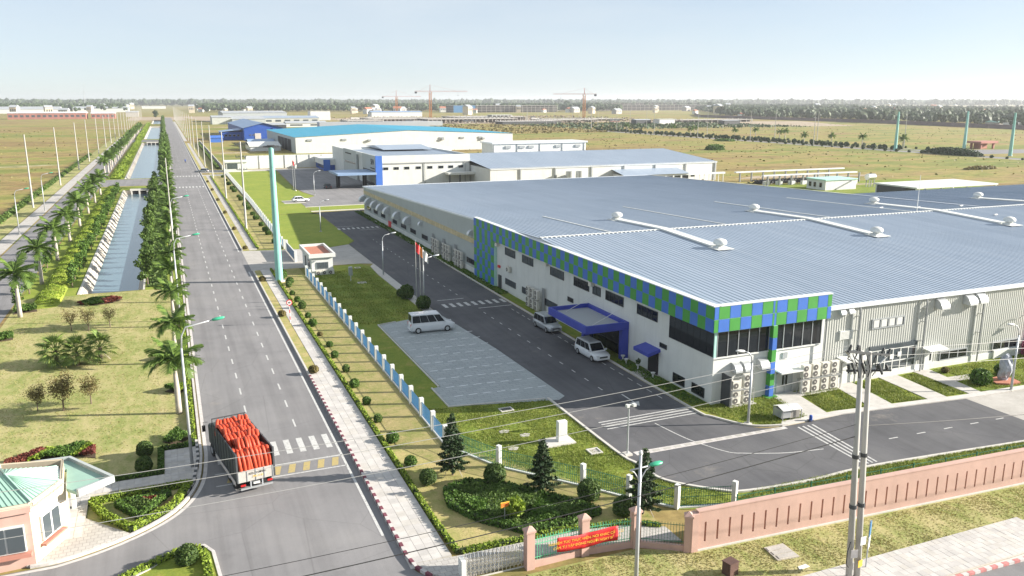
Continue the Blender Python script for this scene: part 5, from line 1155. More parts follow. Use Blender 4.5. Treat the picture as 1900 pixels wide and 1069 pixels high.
for i, y in enumerate((155, 180, 208, 236, 264, 292)): shrub(11.7, y, low, '%s small brown bush from the front on the northern kerb verge' % ordn(i), 'bushes on the northern kerb verge', .95, z=.14)
for (x, y, s, l) in ((15.1, 51.7, .78, 'dark clipped ball shrub leftmost in the corner garden'), (19.5, 50.0, 1.0, 'large dark ball shrub behind the hedged bed'), (24.4, 45.1, 1.0, 'large dark ball shrub in front of the green mesh fence'), (25.6, 42.5, .92, 'dark ball shrub beside the rightmost pine')): shrub(x, y, bigball, l, None, s)
shrub(-.95, 47.2, bigball, 'round clipped shrub on the traffic island at the front', None, .82)
for (x, y, l) in ((-3.5, 64.6, 'dark ball shrub in shade, farther of two by the walkway'), (-3.5, 61.6, 'dark ball shrub in shade, nearer of two by the walkway')): shrub(x, y, bigball, l, None, .78)
for i, y in enumerate((160, 171, 176, 184, 195, 203, 214, 222, 235, 243, 258, 266, 281, 295, 310)): shrub(17.6, y, lowg, '%s leafy bush from the front along the white post fence' % ordn(i), 'bushes along the white post fence', rnd.uniform(1.1, 1.6))

def hedge_obj(name, label, pts, wdt, h, mat, dens=130, size=.12, parent=None, z0=.02, closed=False, group=None, kind=None):
    pts = [Vector(p) for p in pts]
    if closed: pts = pts + [pts[0]]
    core = MB(); P = []; N = []
    for a, b in zip(pts[:-1], pts[1:]):
        d = b - a; L = d.length; u = d / L; nn = Vector((-u.y, u.x)); c = (a + b) / 2
        core.box((c.x, c.y, z0 + h * .45), (L + wdt * .5, wdt * .78, h * .88), math.atan2(d.y, d.x))
        n = int(L * (wdt + 2 * h) * dens)
        s = npr.random(n) * L; k = npr.random(n) * (wdt + 2 * h)
        for si, ki in zip(s, k):
            if ki < h: off, z, nv = -wdt / 2, ki, -nn
            elif ki < h + wdt: off, z, nv = ki - h - wdt / 2, h, None
            else: off, z, nv = wdt / 2, ki - h - wdt, nn
            j = rnd.uniform(-.03, .03); q = a + u * si + nn * (off + j)
            P.append((q.x, q.y, z0 + z + rnd.uniform(-.03, .04))); N.append((nv.x, nv.y, .3) if nv else (0, 0, 1))
    t = T(name, label, 'hedge', (pts[0].x, pts[0].y, 0), 0, group) if parent is None else parent
    V, F = leaf_quads(np.array(P), size, 1.5, .1, np.array(N) * 1.2)
    link('foliage', np_mesh('hedge_foliage', V - np.array(wl(t)), F, MT[mat]), t); core.build('dark_core', MT['core'], t); return t
hedge_obj('hedge', 'low clipped hedge between pavement and the tan roadside lawn', [(13.82, 134), (13.82, 90), (13.85, 46.7), (14.05, 42.3)], .3, .34, 'leaf_lime', 110)
hedge_obj('hedge', 'low hedge turning along the path behind the gate fence', [(14.3, 42.2), (18.4, 42.0), (21.5, 42.0), (25.0, 41.3), (26.9, 40.2)], .35, .34, 'leaf_lime', 110)
hedge_obj('hedge', 'low hedge beside the northern pavement', [(13.9, 155), (13.9, 316)], .3, .34, 'leaf_lime', 40, .2)
hedge_obj('hedge', 'dark tall hedge along inner side of the far fence', [(18.2, 348), (18.9, 570)], .8, 1.1, 'leaf_mid', 10, .4)
ob = [(17.7, 50.6), (19.5, 49.4), (21.25, 47.5), (23.0, 45.2), (24.2, 43.3), (22, 42.75), (19.0, 42.6), (16.6, 45.4), (15.5, 47.9), (15.9, 50.0)]
hedge_obj('hedge', 'oval clipped hedge enclosing the corner garden bed', ob, .45, .45, 'leaf', 120, .13, closed=True)
hedge_obj('hedge', 'trimmed yellow-green hedge round the triangular bed near walkway', [(-6.7, 57.6), (-.5, 58.0), (-1.6, 54.9), (-4.1, 52.7), (-5.7, 55.0)], .45, .4, 'leaf_lime', 130, closed=True)
hedge_obj('hedge', 'inner bright green triangular hedge near the walkway', [(-5.1, 56.6), (-1.9, 57.0), (-3.7, 54.2)], .4, .4, 'leaf', 130, closed=True)
hedge_obj('hedge', 'trimmed hedge along the edge of the front traffic island', [(-5.2, 46.2), (-2.9, 47.6), (-.9, 48.75), (-.1, 48.3), (.1, 46.4), (.2, 43)], .4, .4, 'leaf_lime', 130)
MB().prism([(-6.5, 45), (-3, 47.2), (-1, 48.95), (.05, 48.75), (.45, 47.8), (.8, 43), (-4, 42)], -.1, .16).build('traffic_island', MT['lawn_green'], kind='structure')
ki = MB(); ribbon(ki, [(-6.5, 45.1), (-3.05, 47.4), (-1.1, 49.15), (.1, 48.95), (.62, 47.9), (1.0, 43)], .2, .2, -1, -.1); ki.build('kerb', MT['kerb_white'], kind='structure')
hedge_obj('hedge', 'hedge lining the walkway beside the round shrubs', [(-6.8, 60.7), (-2.4, 60.7), (-2.4, 65.1), (.0, 65.2)], .35, .35, 'leaf', 120)
hedge_obj('hedge', 'narrow bright hedge along the left kerb before the canal', [(-.05, 66), (-.05, 96), (-.02, 127)], .4, .35, 'leaf_lime', 60, .14)
def bed(name, label, poly, n, h, mats, size=.2, kind=None, cat='flower bed', soil=True):
    xs = [p[0] for p in poly]; ys = [p[1] for p in poly]
    def inside(x, y):
        c = False
        for i in range(len(poly)):
            (x1, y1), (x2, y2) = poly[i], poly[i - 1]
            if (y1 > y) != (y2 > y) and x < (x2 - x1) * (y - y1) / (y2 - y1 + 1e-12) + x1: c = not c
        return c
    P = [[] for _ in mats]; k = 0; tr = 0
    while k < n and tr < n * 20:
        tr += 1; x, y = rnd.uniform(min(xs), max(xs)), rnd.uniform(min(ys), max(ys))
        if inside(x, y):
            f = .5 + .25 * math.sin(x * 1.9 + y * .7) + .25 * math.sin(y * 2.3 - x * 1.1); hh = h * (.45 + .6 * f)
            P[min(len(mats) - 1, int((.5 + .5 * math.sin(x * 1.1 + 1.3 * math.sin(y * .9))) * len(mats)))].append((x, y, hh * (1 - .5 * rnd.random() ** 2))); k += 1
    t = T(name, label, cat, (poly[0][0], poly[0][1], 0))
    if kind: t['kind'] = kind
    if soil: MB().prism(poly, -.02, .07).build('soil', MT['soil'], t)
    for m, p in zip(mats, P):
        if p: V, F = leaf_quads(np.array(p), size, 1.6, .5); link('foliage', np_mesh('bed_foliage', V - np.array(wl(t)), F, MT[m]), t)
    return t
bed('garden_bed', 'corner garden bed of dark leafy shrubs inside oval hedge', [(17.6, 50.1), (19.4, 48.9), (21.0, 47.1), (22.7, 44.9), (23.6, 43.5), (19.2, 43.0), (16.9, 45.6), (15.9, 47.9), (16.2, 49.7)], 8000, .62, ['leaf', 'leaf_dark', 'leaf_mid', 'leaf_mid'], .15)
V, F = leaf_quads(sphere_pts(700, (.6, .6, .55), (18.75, 44.5, 1.1), .6)[0], .2); t = T('leafy_bush', 'bright leafy bush beside the small orange sign', 'bush', (18.75, 44.5, 0)); link('foliage', np_mesh('bush_foliage', V - np.array((18.75, 44.5, 0)), F, MT['leaf_lime']), t); MB().cyl(18.75, 44.5, 0, .8, .05, .04, 6).build('stem', MT['bark'], t)
bed('garden_bed', 'reddish plants inside the triangular hedge near walkway', [(-4.8, 56.4), (-2.3, 56.7), (-3.7, 54.6)], 900, .4, ['leaf_red', 'leaf_dark'], .14)
bed('garden_bed', 'curved flower bed of red and green shrubs behind the gate house', [(-13.2, 67.2), (-11, 68.4), (-8.6, 68.7), (-7.1, 67.4), (-7.0, 65.6), (-8.2, 66.4), (-10.5, 66.6), (-13, 66.0)], 4200, .6, ['leaf_red', 'leaf_lime', 'leaf'], .15)
bed('garden_bed', 'lens-shaped bed of red-brown plants with a green centre', [(-12.9, 120), (-11, 122.4), (-9.8, 123.2), (-7.3, 121.1), (-8.8, 119.3), (-11, 119.0)], 2200, .55, ['leaf_red', 'leaf_red', 'leaf'], .22)
for (x, y, l) in ((-1.2, 66.9, 'diamond-shaped low hedge with a bush, nearest to walkway'), (-1.0, 79.4, 'low bush beside the palm trunk halfway up the lawn'), (-1.7, 90.2, 'low bush beside the lawn palm farther up')):
    bed('clipped_bush', l, [(x - 1.1, y), (x, y - 1.2), (x + .9, y), (x, y + 1.2)], 1500, .75, ['leaf', 'leaf_lime'], .14, cat='bush')
bed('clipped_bush', 'pointed green bush at left edge of the lawn', [(-20.2, 104), (-18.0, 104.5), (-18.2, 106.2), (-20.4, 106.4)], 900, .7, ['leaf'], .2, cat='bush')
bed('clipped_bush', 'green bush below the leftmost palm', [(-19.8, 117.5), (-17.2, 118.2), (-17.6, 120.2), (-19.8, 120)], 1200, .9, ['leaf', 'leaf_mid'], .22, cat='bush')
# mass planting on the left canal bank
def bank(x0, x1, y0, y1, n, h, mat, size, label, name='ground_cover'):
    X = npr.uniform(x0, x1, n); Y = npr.uniform(y0, y1, n); c = np.sin((X - x0) / (x1 - x0) * np.pi); Z = h * c ** .6 * (.6 + .25 * np.sin(Y * .9) + .2 * np.sin(Y * 2.3 + X)) * npr.uniform(.75, 1, n) + .05
    V, F = leaf_quads(np.stack([X, Y, Z], 1), size, 1.5, .9); o = link(name, np_mesh(name, V - np.array(((x0 + x1) / 2, y0, 0)), F, MT[mat]), None, ((x0 + x1) / 2, y0, 0)); tag(o, label, 'ground cover', None, 'stuff')
m = MB(); nx_, ny_ = 9, 170
for j in range(ny_):
    y = 119.5 + j * 1.0
    for i in range(nx_):
        u = i / (nx_ - 1); x = -18.3 + 3.4 * u; edge = min(1, j / 4, (ny_ - 1 - j) / 4)
        m.v.append((x, y, .0 + edge * 1.0 * math.sin(math.pi * u) ** .7 * (.62 + .28 * math.sin(y * .62) + .12 * math.sin(y * 1.7 + x * 2))))
for j in range(ny_ - 1):
    for i in range(nx_ - 1): a = j * nx_ + i; m.f.append((a, a + 1, a + nx_ + 1, a + nx_)); m.m.append(0)
m.build('bank', MT['lawn_lime'], None, True, 'structure')
def on_bank(n):
    out = []
    while len(out) < n:
        x, y = rnd.uniform(-18.1, -15.1), rnd.uniform(121, 286); u = (x + 18.3) / 3.4; out.append((x, y, math.sin(math.pi * u) ** .7 * (.62 + .28 * math.sin(y * .62) + .12 * math.sin(y * 1.7 + x * 2)) - .02))
    return out
bank(-19.0, -15.6, 318, 640, 14000, 1.0, 'leaf_lime', .7, 'lime green ground cover on the left bank of the second canal')
bank(-19.5, -15.6, 645, 1100, 8000, 1.2, 'leaf_lime', 1.2, 'lime green ground cover beside the far canals')
bank(-4.3, -1.6, 128, 288, 9000, .3, 'leaf_dark', .3, 'dark leaf strip painted as tree shade between canal trees and palms')  # shade under the canal trees put in as dark leaves
bank(-36.9, -35.3, 120, 470, 9000, 1.0, 'leaf_mid', .5, 'bushy hedge strip along the edge of the left field')
bank(41.3, 42.9, 104, 200, 5000, .35, 'leaf', .2, 'weedy plants along the shaded factory wall')
bank(41.2, 42.8, 57.5, 71, 1400, .25, 'leaf', .15, 'weedy plants below the white office wall')

for (x0, x1, y0, y1, n, l) in ((-260, -38, 150, 900, 900, 'scattered weeds across the left field'), (128, 362, 210, 640, 1100, 'scattered weeds across the field behind the factory'), (400, 760, 340, 800, 900, 'scattered weeds beyond the distant cross road')):
    bank(x0, x1, y0, y1, n, .25, 'weed', .8, l)
# grass tufts
def tufts(poly_fn, n, h, label, mat='grassblade', w_=.036):
    P = np.array(poly_fn(n)); m = len(P); a = npr.uniform(0, 6.28, m); hh = h * npr.uniform(.5, 1.3, m); d = np.stack([np.cos(a), np.sin(a), np.zeros(m)], 1) * (w_ * npr.uniform(.6, 1.5, (m, 1))); lean = npr.normal(size=(m, 3)) * .5 * hh[:, None]; lean[:, 2] = hh
    V = np.stack([P - d, P + d, P + lean], 1).reshape(-1, 3); o = link('grass', np_mesh('grass', V - P[0], np.arange(3 * m).reshape(m, 3), MT[mat]), None, tuple(P[0])); tag(o, label, 'grass', None, 'stuff')
def in_poly(poly):
    def f(n):
        xs = [p[0] for p in poly]; ys = [p[1] for p in poly]; out = []
        while len(out) < n:
            x, y = rnd.uniform(min(xs), max(xs)), rnd.uniform(min(ys), max(ys)); c = False
            for i in range(len(poly)):
                (x1, y1), (x2, y2) = poly[i], poly[i - 1]
                if (y1 > y) != (y2 > y) and x < (x2 - x1) * (y - y1) / (y2 - y1 + 1e-12) + x1: c = not c
            if c and (math.sin(x * 1.7) + math.sin(y * 1.3 + x * .4) + rnd.uniform(-2, 2)) > -.6: out.append((x, y, .03))
        return out
    return f
tufts(on_bank, 16000, .16, 'lime green grass covering the mounded left canal bank', 'leaf_lime', .09)
tufts(in_poly([(18.5, 57.6), (21, 52.2), (25.2, 47.2), (29.4, 42.1), (33.3, 40.9), (33.6, 42.8), (31.0, 45.6), (30.3, 49), (29.9, 63.8), (21, 65.2), (18.6, 66)]), 30000, .1, 'rough green grass in the corner between parking and mesh fence')
tufts(in_poly([(33.5, 41.3), (62, 39.4), (95, 37.2), (95, 38.6), (61, 40.5), (46.8, 41.7), (36, 42.1)]), 16000, .17, 'rough grass strip behind the pink wall')
tufts(in_poly([(41.3, 57), (42.9, 52.1), (45.4, 51), (49, 51.5), (49.8, 56.6), (43, 56.8)]), 6000, .16, 'grass at the sunlit factory corner')
tufts(in_poly([(52.4, 56), (51.4, 51.7), (55.4, 51.3), (56.6, 56)]), 4500, .16, 'grass square below the rack of eight air conditioners')
tufts(in_poly([(59.4, 56.4), (58.3, 51.1), (61.8, 50.6), (62.3, 56.4)]), 4500, .16, 'grass square in front of the glazed gate')
tufts(in_poly([(65.2, 56.4), (64.4, 50.5), (66.6, 50.3), (67, 56.4)]), 3000, .16, 'grass square right of the glazed gate')
tufts(in_poly([(69.5, 56.4), (68.5, 50.2), (84, 49.2), (84, 56.4)]), 7000, .18, 'grass around the rock monument')
tufts(in_poly([(17.2, 38.4), (17.8, 32.9), (31.7, 32.6), (56, 31.2), (56, 35.2), (27.4, 36.8), (24.3, 38.4)]), 16000, .05, 'short lawn grass along the street side of pink wall', 'blade_pale', w_=.04)
tufts(in_poly([(21.9, 95), (19, 96), (19, 127), (28.5, 131), (28.7, 97)]), 14000, .16, 'grass of the shaded lawn between fence and flagpoles')
tufts(in_poly([(-19.8, 60), (-19.8, 126), (-.4, 126), (-.4, 68), (-6, 66), (-12, 62)]), 14000, .05, 'short grass of the pale lawn before the canal', 'blade_pale', w_=.06)
tufts(in_poly([(14.1, 42.6), (18.2, 42.6), (18.1, 134), (14.1, 134)]), 12000, .04, 'thin grass of the tan roadside lawn', 'blade_pale', w_=.05)
0 and tufts(in_poly([(-200, 150), (-38, 150), (-38, 520), (-330, 520)]), 14000, .7, 'coarse field grass left of the far road', w_=.35)
0 and tufts(in_poly([(130, 210), (340, 210), (340, 520), (200, 520)]), 16000, .7, 'coarse field grass behind the factory', w_=.35)

# ---- palms
def frond_mesh(L, droop, seed, wide=.85, npairs=30, lw=.085):
    r = random.Random(seed); m = MB(); pts = []
    for k in range(9):
        u = k / 8; a = droop * u * u; pts.append(Vector((L * u * (1 - .18 * u * u * droop), 0, L * (.22 * u - .55 * droop * u * u))))
    m.tube(pts, [.035 * (1 - .8 * k / 8) for k in range(9)], 4, False)
    for k in range(npairs):
        u = .1 + .9 * k / (npairs - 1); i = min(7, int(u * 8)); p = pts[i].lerp(pts[i + 1], u * 8 - i); d = (pts[i + 1] - pts[i]).normalized()
        ll = wide * L * .42 * math.sin(math.pi * (.12 + .8 * u)) * r.uniform(.85, 1.1) + .1
        for s_ in (-1, 1):
            dr = Vector((d.x * .55 + .1, s_ * .85, d.z * .5 - r.uniform(.15, .55))).normalized(); q = p + dr * ll; wv = d * lw
            m.add([p - wv, p + wv, q + wv * .25, q - wv * .15 + Vector((0, 0, -.03))], [(0, 1, 2, 3)])
    return m.mesh('frond', MT['frond'])
FR = [frond_mesh(2.7, .55, 1), frond_mesh(2.8, .95, 2), frond_mesh(2.6, 1.35, 3), frond_mesh(2.3, .15, 4)]
def palm_parts(h):
    z1 = h * .6; m = MB(); m.tube([(0, 0, -.1), (0, 0, h * .12), (0, 0, h * .35), (.02, 0, z1)], [.27, .24, .23, .15], 10); tr = m.mesh('trunk', MT['palmbark'], True)
    m = MB(); m.tube([(.02, 0, z1), (.02, 0, z1 + .35), (.02, 0, z1 + 1.1)], [.15, .17, .07], 8); return tr, m.mesh('crownshaft', MT['crownshaft'], True), z1 + 1.0
PP = palm_parts(6.4)
def frond_set(r):
    out = []
    n = 16
    for k in range(n):
        a = k * 2.399 + r.uniform(-.2, .2); e = k / n
        out.append((0 if e < .35 else (1 if e < .7 else 2), a, R(-38 + 40 * e) if e > .12 else R(-62)))
    return out
def palm(x, y, s, label, group, near=True, name='royal_palm'):
    r = random.Random(int(x * 31 + y * 17)); t = T(name, label, 'palm tree', (x, y, 0), r.uniform(0, 6.28), group); t.scale = (s * r.uniform(.92, 1.1), s * r.uniform(.92, 1.1), s * r.uniform(.93, 1.08))
    link('trunk', PP[0], t); link('crownshaft', PP[1], t)
    if near:
        for (f, a, e) in frond_set(r): link('frond', FR[f], t, (.02, 0, PP[2]), (0, e, a))
    else: link('crown', FARCROWN[r.randrange(2)], t)
    return t
def joined_crown(seed):
    r = random.Random(seed); Vs = []; Fs = []; b = 0
    for (f, a, e) in frond_set(r):
        me = FR[f]; n = len(me.vertices); co = np.empty(n * 3); me.vertices.foreach_get('co', co); co = co.reshape(-1, 3)
        M4 = Matrix.Translation((.02, 0, PP[2])) @ Matrix.Rotation(a, 4, 'Z') @ Matrix.Rotation(e, 4, 'Y'); A = np.array(M4)[:3, :3]; co = co @ A.T + np.array((.02, 0, PP[2]))
        Vs.append(co); Fs += [tuple(b + i for i in p.vertices) for p in me.polygons]; b += n
    return np_mesh('palm_crown', np.concatenate(Vs), Fs, MT['frond'])
FARCROWN = [joined_crown(1), joined_crown(2)]
RP = [73.1, 88.2, 103.6, 117.0, 130.4, 145, 160, 175, 190, 205, 220, 235, 250, 265, 280]
for i, y in enumerate(RP): palm(-.95 if i < 6 else -.8, y, 1.0 if i == 0 else .93, '%s royal palm from the front in the row between canal and main road' % ordn(i), 'royal palms between canal and main road', i < 9)
for i in range(26): palm(-.6, 322 + i * 11, .95, 'distant royal palm beside the main road', 'distant royal palms beside the main road', False)
LP = [115.8, 136.5, 156.6, 177.7, 198.8, 221.6, 243.6, 264.7]
for i, y in enumerate(LP): palm(-18.8, y, 1.12, '%s royal palm from the front in the row left of the canal' % ordn(i), 'royal palms left of the canal', True)
for i in range(3): palm(-20.3, 189 + i * 29, .8, '%s shorter palm from the front between canal and far left road' % ordn(i), 'shorter palms beside far left road', True)
for i in range(34): palm(-21.2 + rnd.uniform(-.4, .4), 330 + i * 16, 1.1, 'distant royal palm left of the far canals', 'distant royal palms left of the far canals', False)
palm(-25.5, 96.5, 1.1, 'royal palm cut off by the left picture edge', None, True)
# fan palms on the lawn
def fan_leaf():
    m = MB(); n = 17; m.tube([(0, 0, 0), (.8, 0, .28)], [.03, .02], 4, False); c = Vector((.8, 0, .28))
    for k in range(n):
        a0 = R(-115 + 230 * k / n); a1 = R(-115 + 230 * (k + .82) / n); am = (a0 + a1) / 2; L = .72 + .12 * math.cos(am)
        m.add([c, c + Vector((math.cos(a0) * L * .55, math.sin(a0) * L * .55, .06)), c + Vector((math.cos(am) * L, math.sin(am) * L, -.14)), c + Vector((math.cos(a1) * L * .55, math.sin(a1) * L * .55, .02))], [(0, 1, 2, 3)])
    return m.mesh('fan_leaf', MT['fan'])
FL = fan_leaf()
for i, (x, y, s, l) in enumerate(((-12.3, 92.2, 1.05, 'bushy fan palm, left of the three on the lawn'), (-10.3, 91.4, .95, 'bushy fan palm, middle of the three on the lawn'), (-8.2, 92.2, 1.0, 'fan palm propped by stakes, right of the three on the lawn'))):
    t = T('fan_palm', l, 'palm tree', (x, y, 0), i * 1.1); t.scale = (s, s, s)
    m = MB(); m.tube([(0, 0, -.05), (.05, 0, .6), (0, 0, 1.5)], [.22, .2, .17], 8); link('trunk', m.mesh('trunk', MT['bark']), t)
    for k in range(30): link('fan_leaf', FL, t, (0, 0, 1.0 + .75 * k / 30), (rnd.uniform(-.25, .25), R(40 - 105 * k / 30), k * 2.4), (rnd.uniform(1.0, 1.3),) * 3)
    for k in range(3 if i != 1 else 0): a = k * 2.1; m = MB(); m.tube([(math.cos(a) * .9, math.sin(a) * .9, 0), (math.cos(a) * .1, math.sin(a) * .1, 1.1)], .03, 5); link('stake', m.mesh('stake', MT['palmbark']), t)
# sparse young trees on the lawn
def sparse_tree(h, seed, n=420):
    r = random.Random(seed); m = MB(); m.tube([(0, 0, -.05), (.03, 0, h * .3)], [.07, .05], 6); P = []
    for k in range(9):
        a = k * 2.4; b0 = Vector((.03, 0, h * (.22 + .04 * k))); e = Vector((math.cos(a) * h * .24 * r.uniform(.7, 1.1), math.sin(a) * h * .24 * r.uniform(.7, 1.1), h * (.55 + .045 * k))); m.tube([b0, b0.lerp(e, .5) + Vector((0, 0, -.06)), e], [.03, .02, .008], 4, False)
        for q in range(n // 9):
            p = b0.lerp(e, r.uniform(.45, 1.12)); P.append((p.x + r.gauss(0, h * .07), p.y + r.gauss(0, h * .07), p.z + r.gauss(0, h * .07)))
    V, F = leaf_quads(np.array(P), .085, 1.6, .3); return m.mesh('trunk', MT['bark']), np_mesh('crown', V, F, MT['leaf_dry'])
SP = [sparse_tree(3.0, 3, 1900), sparse_tree(2.8, 5, 1400), sparse_tree(2.9, 8, 800)]
for i, (x, y, k, s, l) in enumerate(((-12.4, 78.5, 0, .8, 'small dark sparse tree, left of three on the lawn'), (-10.3, 77.6, 0, 1.15, 'largest sparse tree, middle of three on the lawn'), (-8.2, 78.6, 1, .95, 'thin sparse tree, right of three on the lawn'), (-12.2, 106.2, 2, .95, 'wispy young tree near red bed, left of three'), (-10.3, 105.4, 2, 1.05, 'wispy young tree near red bed, middle of three'), (-8.1, 106.4, 2, .9, 'wispy young tree near red bed, right of three'))):
    t = T('young_tree', l, 'tree', (x, y, 0), i * .8); t.scale = (s, s, s); link('trunk', SP[k][0], t); link('crown', SP[k][1], t)
# leafy trees along the right canal bank
def leafy_tree(h, wd, seed, n, size, mat='leaf_mid', zb=.25):
    r = random.Random(seed); m = MB(); m.tube([(0, 0, -.1), (.04, .02, h * .35), (0, 0, h * .7)], [.1, .07, .03], 6)
    blobs = [(r.gauss(0, wd * .22), r.gauss(0, wd * .22), h * (zb + (1 - zb) * k / 8), wd * (.5 if 1 < k < 7 else .36) * r.uniform(.8, 1.15)) for k in range(9)]
    for b in blobs[1::2]: m.tube([(0, 0, max(.2, b[2] - h * .25)), (b[0] * 1.2, b[1] * 1.2, b[2])], [.04, .015], 4, False)
    P = []; N = []
    for (x, y, z, rr) in blobs:
        p, d = sphere_pts(n // 9, (rr, rr, rr * .8), (x, y, z), .5, .1); P.append(p); N.append(d)
    V, F = leaf_quads(np.concatenate(P), size, 1.5, .25, np.concatenate(N) * .6); return m.mesh('trunk', MT['bark']), np_mesh('crown', V, F, MT[mat])
TR = [leafy_tree(4.4, 1.55, 2, 1100, .26), leafy_tree(3.8, 1.4, 6, 900, .26), leafy_tree(4.6, 1.7, 9, 1200, .28)]
TRF = [leafy_tree(4.8, 2.6, 12, 420, .6), leafy_tree(5.2, 2.8, 14, 420, .65)]
def tree(x, y, tr, s, label, group=None, name='leafy_tree'):
    t = T(name, label, 'tree', (x, y, 0), rnd.uniform(0, 6.28), group); t.scale = (s, s, s * rnd.uniform(.9, 1.12)); link('trunk', tr[0], t); link('crown', tr[1], t); return t
for i in range(31): tree(-4.35 + rnd.uniform(-.25, .25), 130.5 + i * 5.0 + rnd.uniform(-.7, .7), TR[i % 3], rnd.uniform(.85, 1.1), '%s leafy tree from the front along the right canal bank' % ordn(i), 'leafy trees along the right canal bank')
for i in range(33): tree(-1.8 + rnd.uniform(-.25, .25), 320 + i * 8.4, TRF[i % 2], rnd.uniform(.7, 1.05), 'leafy tree in the dense row beside the second canal', 'leafy trees beside the second canal')
for i in range(70): tree(-1.5 + rnd.uniform(-.3, .3), 600 + i * 11, TRF[i % 2], rnd.uniform(.8, 1.15), 'far leafy tree in the row beside distant canals', 'far leafy trees beside distant canals')
YT = [leafy_tree(2.8, 1.2, 21, 420, .2, 'leaf', .35), leafy_tree(2.4, 1.1, 23, 380, .2, 'leaf', .35)]
for i in range(26): tree(-14.4 + rnd.uniform(-.3, .3), 132 + i * 5.6, YT[i % 2], rnd.uniform(.8, 1.25), '%s young tree from the front along the left canal edge' % ordn(i), 'young trees along the left canal edge', 'young_tree')
for i, y in enumerate((120, 130, 142, 150, 163, 184, 210, 232, 255)): tree(-19.6, y, YT[i % 2], 1.1, '%s leafy shrub from the front at the kerb of far left road' % ordn(i), 'shrubs at the kerb of far left road', 'kerb_shrub')
# araucaria pines
def pine_mesh(h, seed):
    r = random.Random(seed); m = MB(); m.tube([(0, 0, -.05), (0, 0, h)], [.09, .02], 7); P = []; N = []; tiers = 14
    for k in range(tiers):
        u = k / (tiers - 1); z = h * (.12 + .86 * u); L = (h * .25) * (1 - u) ** .85 * r.uniform(.85, 1.1) + .1
        for j in range(6):
            a = j * math.pi / 3 + k * .5 + r.uniform(-.12, .12); e = Vector((math.cos(a) * L, math.sin(a) * L, z + L * .1)); b0 = Vector((0, 0, z))
            if k < 12: m.tube([b0, e], [.02, .008], 3, False)
            n = int(34 * L / .6) + 5
            for q in range(n):
                s_ = r.random() ** .7; p = b0.lerp(e, s_) + Vector((r.gauss(0, .05), r.gauss(0, .05), r.uniform(-.02, .09))); P.append(p[:]); N.append((e - b0).normalized()[:])
    V, F = leaf_quads(np.array(P), .12, 2.4, .2); return m.mesh('trunk', MT['bark']), np_mesh('crown', V, F, MT['pine'])
PN = [pine_mesh(4.3, 1), pine_mesh(4.2, 2), pine_mesh(5.0, 3)]
for (x, y, k, l) in ((17.15, 52.4, 0, 'dark conical pine, leftmost of three in the corner garden'), (22.1, 47.6, 1, 'dark conical pine, middle of three behind the hedged bed'), (26.9, 42.2, 2, 'dark conical pine, rightmost of three beside the street lamp')):
    t = tree(x, y, PN[k], 1.0, l, None, 'pine_tree')
    for a in (0, 2.1, 4.2): link('stake', MB().tube([(math.cos(a) * .8, math.sin(a) * .8, 0), (math.cos(a) * .08, math.sin(a) * .08, 1.3)], .02, 5).mesh('stake', MT['palmbark']), t)
# dark shrubs by the flagpoles, bush by monument
BS = shrub_mesh(.9, 900, .2, 'leaf_dark', 'flagbush')
for (x, y, s, l) in ((28.7, 106.5, 1.1, 'dark bushy shrub left of the flagpoles'), (28.3, 108.5, .6, 'small dark shrub farther left of the flagpoles'), (29.2, 100.2, 1.05, 'dark bushy shrub right of the flagpoles')): shrub(x, y, BS, l, None, s)
shrub(70.2, 51.6, lowg, 'bright round shrub left of the rock monument', None, 1.9); shrub(74.6, 52.6, lowg, 'leafy bush right of the rock monument', None, 1.6); shrub(70.0, 55.4, low, 'small dry bush near the paved path by the grey wall', None, .8)
shrub(14.6, 126.6, ball, 'leafy shrub at the foot of the turquoise monopole', None, 1.5); shrub(15.2, 122.4, ball, 'round shrub just in front of the turquoise monopole', None, 1.1)

